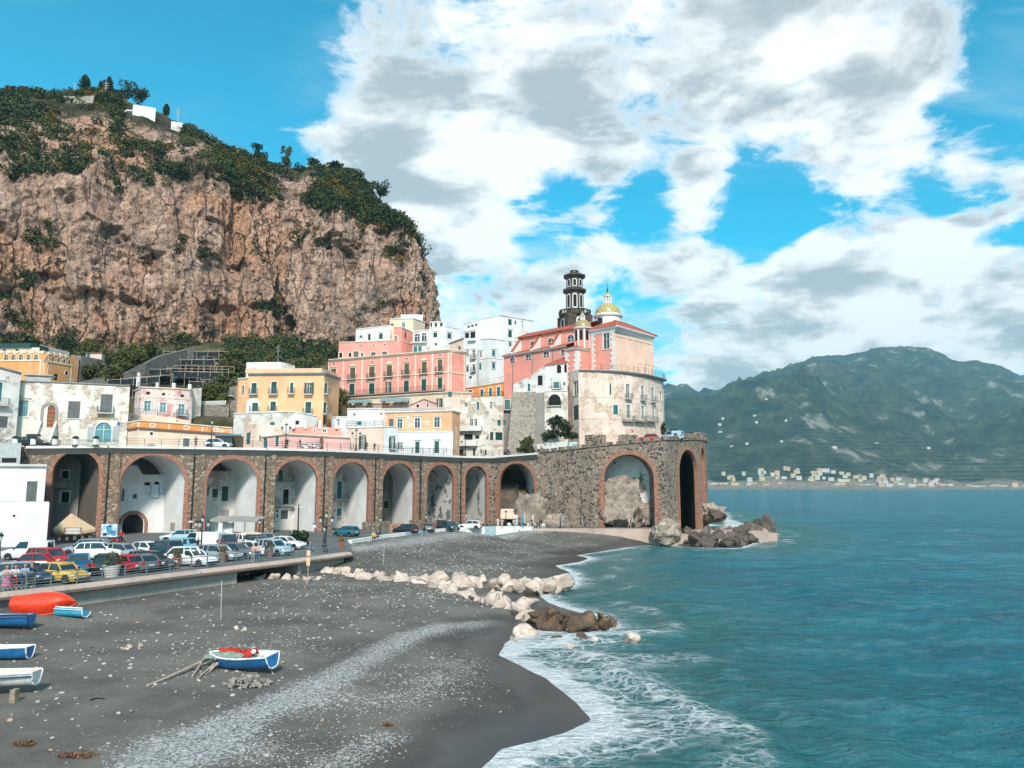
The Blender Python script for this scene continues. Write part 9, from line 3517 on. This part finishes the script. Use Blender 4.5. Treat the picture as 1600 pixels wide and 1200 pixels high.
person('person in dark clothes standing on the road before the pink house',468.5,0,RD,'walk',90,(0.05,0.05,0.06),(0.06,0.07,0.1),HD,Y=121)
person('rider in white seated on the white scooter',477,0,RD,'sit',90,WT,(0.3,0.3,0.32),HD,Y=121.5,z=RD + .3)
person('rider in pale blue seated on the grey scooter',495,0,RD,'sit',80,(0.36,0.46,0.52),(0.3,0.34,0.38),HD,Y=122.5,z=RD + .3)
person('person in dark green looking over the road railing',572.5,0,RD,'lean',10,(0.02,0.05,0.05),BK,HD,Y=127.8)
person('person in brown looking over the road railing',585,0,RD,'lean',20,(0.12,0.06,0.05),BK,HD,Y=128.9,s=.92)
person('person on the dark motor scooter by the stone tower',793,0,RD,'sit',70,(0.05,0.06,0.07),BK,WT,Y=147.5,z=RD + .3)
person('rider in a red shirt below the pine bush',845.5,0,15.12,'sit',60,(0.5,0.03,0.05),BK,HD,Y=143.5,z=15.4)
person('person in red beside the red scooter at the tunnel mouth',188,850,PROM,'hips',20,(0.4,0.03,0.03),BK,WT)
# ------------------------------------------------------------------ hilltop trees and houses, far town, air
def hill_pt(px,i=372):
 cols = CX[i,:] / CY[i,:] * F * 0.992 + 800
 j = int(np.argmin(np.abs(cols - px)))
 return Vector((CX[i,j],CY[i,j],CZ[i,j]))
def tree(name,label,px,ytop,w,kind,i=372):
 g = hill_pt(px,i)
 zt_ = ZZ(ytop,g.y)
 H = max(2.0,zt_ - g.z)
 root = empty(name,(g.x,g.y,g.z - .3),label,'tree')
 mb = MB()
 mb.tube([(g.x,g.y,g.z - .6),(g.x + .1,g.y,g.z + H * .45),(g.x,g.y,g.z + H * .85)],[.28,.18,.05],6)
 cl = []
 if kind == 'cyp':
  for k in range(12):
   t = (k + .5) / 12
   r = w * (.35 + .65 * math.sin(math.pi * min(1,t * .92 + .12)) ** .7)
   cl.append(((g.x + rng.uniform(-.1,.1),g.y,g.z + .4 + H * t * .93),(r,r,H / 11),110,.3))
 elif kind == 'pine':
  for k in range(9):
   a,q = rng.uniform(0,6.28),rng.uniform(.2,1)
   cl.append(((g.x + math.cos(a) * w * q * .8,g.y + math.sin(a) * w * q * .5,g.z + H * rng.uniform(.5,.9)),(w * .5,w * .5,H * .16),120,.32))
   mb.tube([(g.x,g.y,g.z + H * .4),(cl[-1][0][0],cl[-1][0][1],cl[-1][0][2])],[.1,.03],4)
 else:
  for k in range(8):
   a,q = rng.uniform(0,6.28),rng.uniform(.1,.8)
   cl.append(((g.x + math.cos(a) * w * q,g.y + math.sin(a) * w * q * .6,g.z + H * rng.uniform(.08,.85)),(w * .55,w * .5,H * .22),120,.32))
 mb.build('trunk',BARK,root)
 leaf_object('crown',cl,LEAFD if kind != 'thin' else LEAFM,nrs,root)
for a in (('cypress','tall dark cypress standing alone on the hilltop skyline',95,118,1.6,'cyp'),('cypress','cypress rising behind the utility pole on the hilltop',136.5,121,1.3,'cyp'),('cypress','ragged cypress beside the hilltop utility pole',127,126,1.4,'pine'),('cypress','small cypress beside the white hilltop house',233,164,1.1,'cyp'),
   ('pine_tree','broad dark pine behind the white hilltop house',166,127,4.2,'round'),('pine_tree','dark round tree at the edge of the hilltop pine group',186,138,3.0,'round'),('pine_tree','low dark tree between cypress and broad pine',147,140,2.6,'round'),('cypress','tiny cypress tip far along the hilltop',24,140,.5,'cyp'),
   ('tree','bushy tree on the skyline where pergola poles end',388,226,2.6,'round'),('tree','thin open tree on the cliff skyline',428,229,2.0,'thin'),('tree','dense tree pair on the cliff skyline',478,247,3.0,'round'),('tree','open pine on the cliff skyline above the scrub',515,254,3.0,'pine'),('tree','low tree below the open skyline pine',535,270,2.6,'round'),
   ('pine_tree','leaning umbrella pine near the cliff end',587,284,3.4,'pine'),('tree','small tree beside the leaning umbrella pine',560,290,2.2,'round'),('tree','bush tree on the rounded cliff end',632,333,1.8,'round')):
 tree(*a)
def hill_house(label,x0,y0,x1,y1,dep,m,wins=()):
 g = hill_pt((x0 + x1) / 2,352)
 Y = g.y - 3
 r,ff = bld('house',label,[(x0,Y,y0),(x1,Y + 1,y0 + (y1 - y0) * .35)],m,wins,zbot=ZZ(y1 + 6,Y) - 2,depth=dep,roofm=CONCL)
hill_house('white gabled farmhouse on the hilltop',171,163,209,180,6,WHITE,[(192,171,197,177,'G','t'),(202,177,205.5,184,'D','')])
hill_house('small white hut lower along the hilltop',236,189,255,198,4,WHITE2)
for (x,yt,lb,arms) in ((80,129,'plain utility pole on the hilltop beside the lone cypress',0),(130,128,'utility pole with insulators among the hilltop cypresses',3),(251.5,170,'utility pole with crossarms below the white hilltop house',3)):
 g = hill_pt(x,366)
 z1 = ZZ(yt,g.y)
 root = empty('utility_pole',tuple(g),lb,'utility pole')
 mb = MB()
 mb.tube([(g.x,g.y,g.z - .5),(g.x,g.y,z1)],[.2,.14],6)
 mb.build('post',PALEIRON,root)
 for k in range(arms):
  mb = MB()
  mb.box((g.x,g.y,z1 - .5 - .9 * k),(2.0,.12,.12))
  mb.build('crossarm',PALEIRON,root)
a,b = hill_pt(285,366),hill_pt(372,366)
root = empty('pergola',tuple(a),'thin pole pergola on the sloping hilltop skyline','pergola')
for k in range(9):
 q = hill_pt(285 + 87 * k / 8,368)
 mb = MB()
 mb.tube([q - Vector((0,0,.4)),q + Vector((0,0,3.0))],.09,5)
 mb.build('pole',DRIFT,root)
 if k < 8:
  q2 = hill_pt(285 + 87 * (k + 1) / 8,368)
  mb = MB()
  mb.tube([q + Vector((0,0,2.9)),q2 + Vector((0,0,2.9))],.07,4)
  mb.build('crossbar',DRIFT,root)
mb = MB()
pts = [hill_pt(x,352) for x in (62,90,112)]
mb.sweep(pts,[(.5,-2),(.5,2.0),(-.3,2.0),(-.3,-2)])
setp(mb.build('retaining_wall',TSTONE),'ochre retaining wall below the lone hilltop cypress','wall')
HM = [flat('far_wall_%d' % k,c,0.9,0.1,0.02) for k,c in enumerate(((0.62,0.56,0.48),(0.60,0.44,0.30),(0.55,0.52,0.50),(0.62,0.50,0.26),(0.58,0.38,0.30)))]
FARW = flat('far_window',(0.06,0.07,0.08),0.5)
FROOF = flat('far_roof',(0.30,0.17,0.12),0.9)
rs2 = random.Random(3)
def far_house(px,Y,w,d,h,k,label,group,z=None):
 zz = float(mount_z(np.array([px]),np.array([Y]))[0][0]) if z is None else z
 x = XY(px,Y)[0]
 root = empty('far_house',(x,Y,zz - 3),label,'house',group)
 mb = MB()
 mb.box((0,0,h / 2 + 1),(w,d,h + 2))
 mb.build('wall',HM[k],root,local=True)
 mb = MB()
 if k % 2:
  mb.add([(-w / 2 - .5,-d / 2 - .5,h + 2.01),(w / 2 + .5,-d / 2 - .5,h + 2.01),(w / 2 + .5,d / 2,h + 2.01),(-w / 2 - .5,d / 2,h + 2.01),(-w / 2,0,h + 4.4),(w / 2,0,h + 4.4)],[(0,1,5,4),(2,3,4,5),(1,2,5),(3,0,4)])
  mb.build('roof',FROOF,root,local=True)
 else:
  mb.box((0,0,h + 2.4),(w + .8,d + .8,.8))
  mb.build('roof',HM[k],root,local=True)
 nx = max(2,int(w / 5))
 for i in range(nx):
  for j in range(max(1,int(h / 4))):
   mb = MB()
   mb.box((-w / 2 + w * (i + .5) / nx,-d / 2 - .02,3.6 + 3.6 * j),(1.5,.2,1.9))
   mb.build('window',FARW,root,local=True)
px = 1106.0
while px < 1600:
 w = rs2.uniform(13,30)
 dense_ = 1105 < px < 1450
 if dense_ or rs2.random() < .85:
  far_house(px,2665 + rs2.uniform(0,25),w,14,rs2.choice((8,11,14,18)),rs2.randrange(5),'pale seafront house in the far town across the bay','seafront of the far town',4)
 px += w / 2680 * 1200 * rs2.uniform(.8,1.1) + .3
for _ in range(75):
 px = rs2.gauss(1270,95)
 if px < 1125 or px > 1595:
  continue
 far_house(px,2690 + rs2.uniform(0,70),rs2.uniform(10,22),12,rs2.choice((7,9,12)),rs2.randrange(5),'pale house in the second rows of the far town','upper rows of the far town')
for _ in range(14):
 far_house(rs2.uniform(1115,1590),rs2.uniform(2950,3400),rs2.uniform(9,18),10,7,rs2.choice((0,2)),'lone pale house high on the far mountain terraces','lone houses on the far mountain')
mb = MB()
mb.box((1500,3150,560),(6600,6500,1150))
hz = mb.build('haze',mat('haze_air'))
hm = MATS['haze_air']
t_ = NT(hm.node_tree)
out_ = t_.n('ShaderNodeOutputMaterial')
pv = t_.n('ShaderNodeVolumePrincipled')
pv.inputs['Color'].default_value = (0.40,0.78,0.95,1)
pv.inputs['Density'].default_value = 0.000085
pv.inputs['Anisotropy'].default_value = 0.0
t_.l(pv.outputs[0],out_.inputs['Volume'])
setp(hz,'thin blue haze over the bay','haze',kind='stuff')
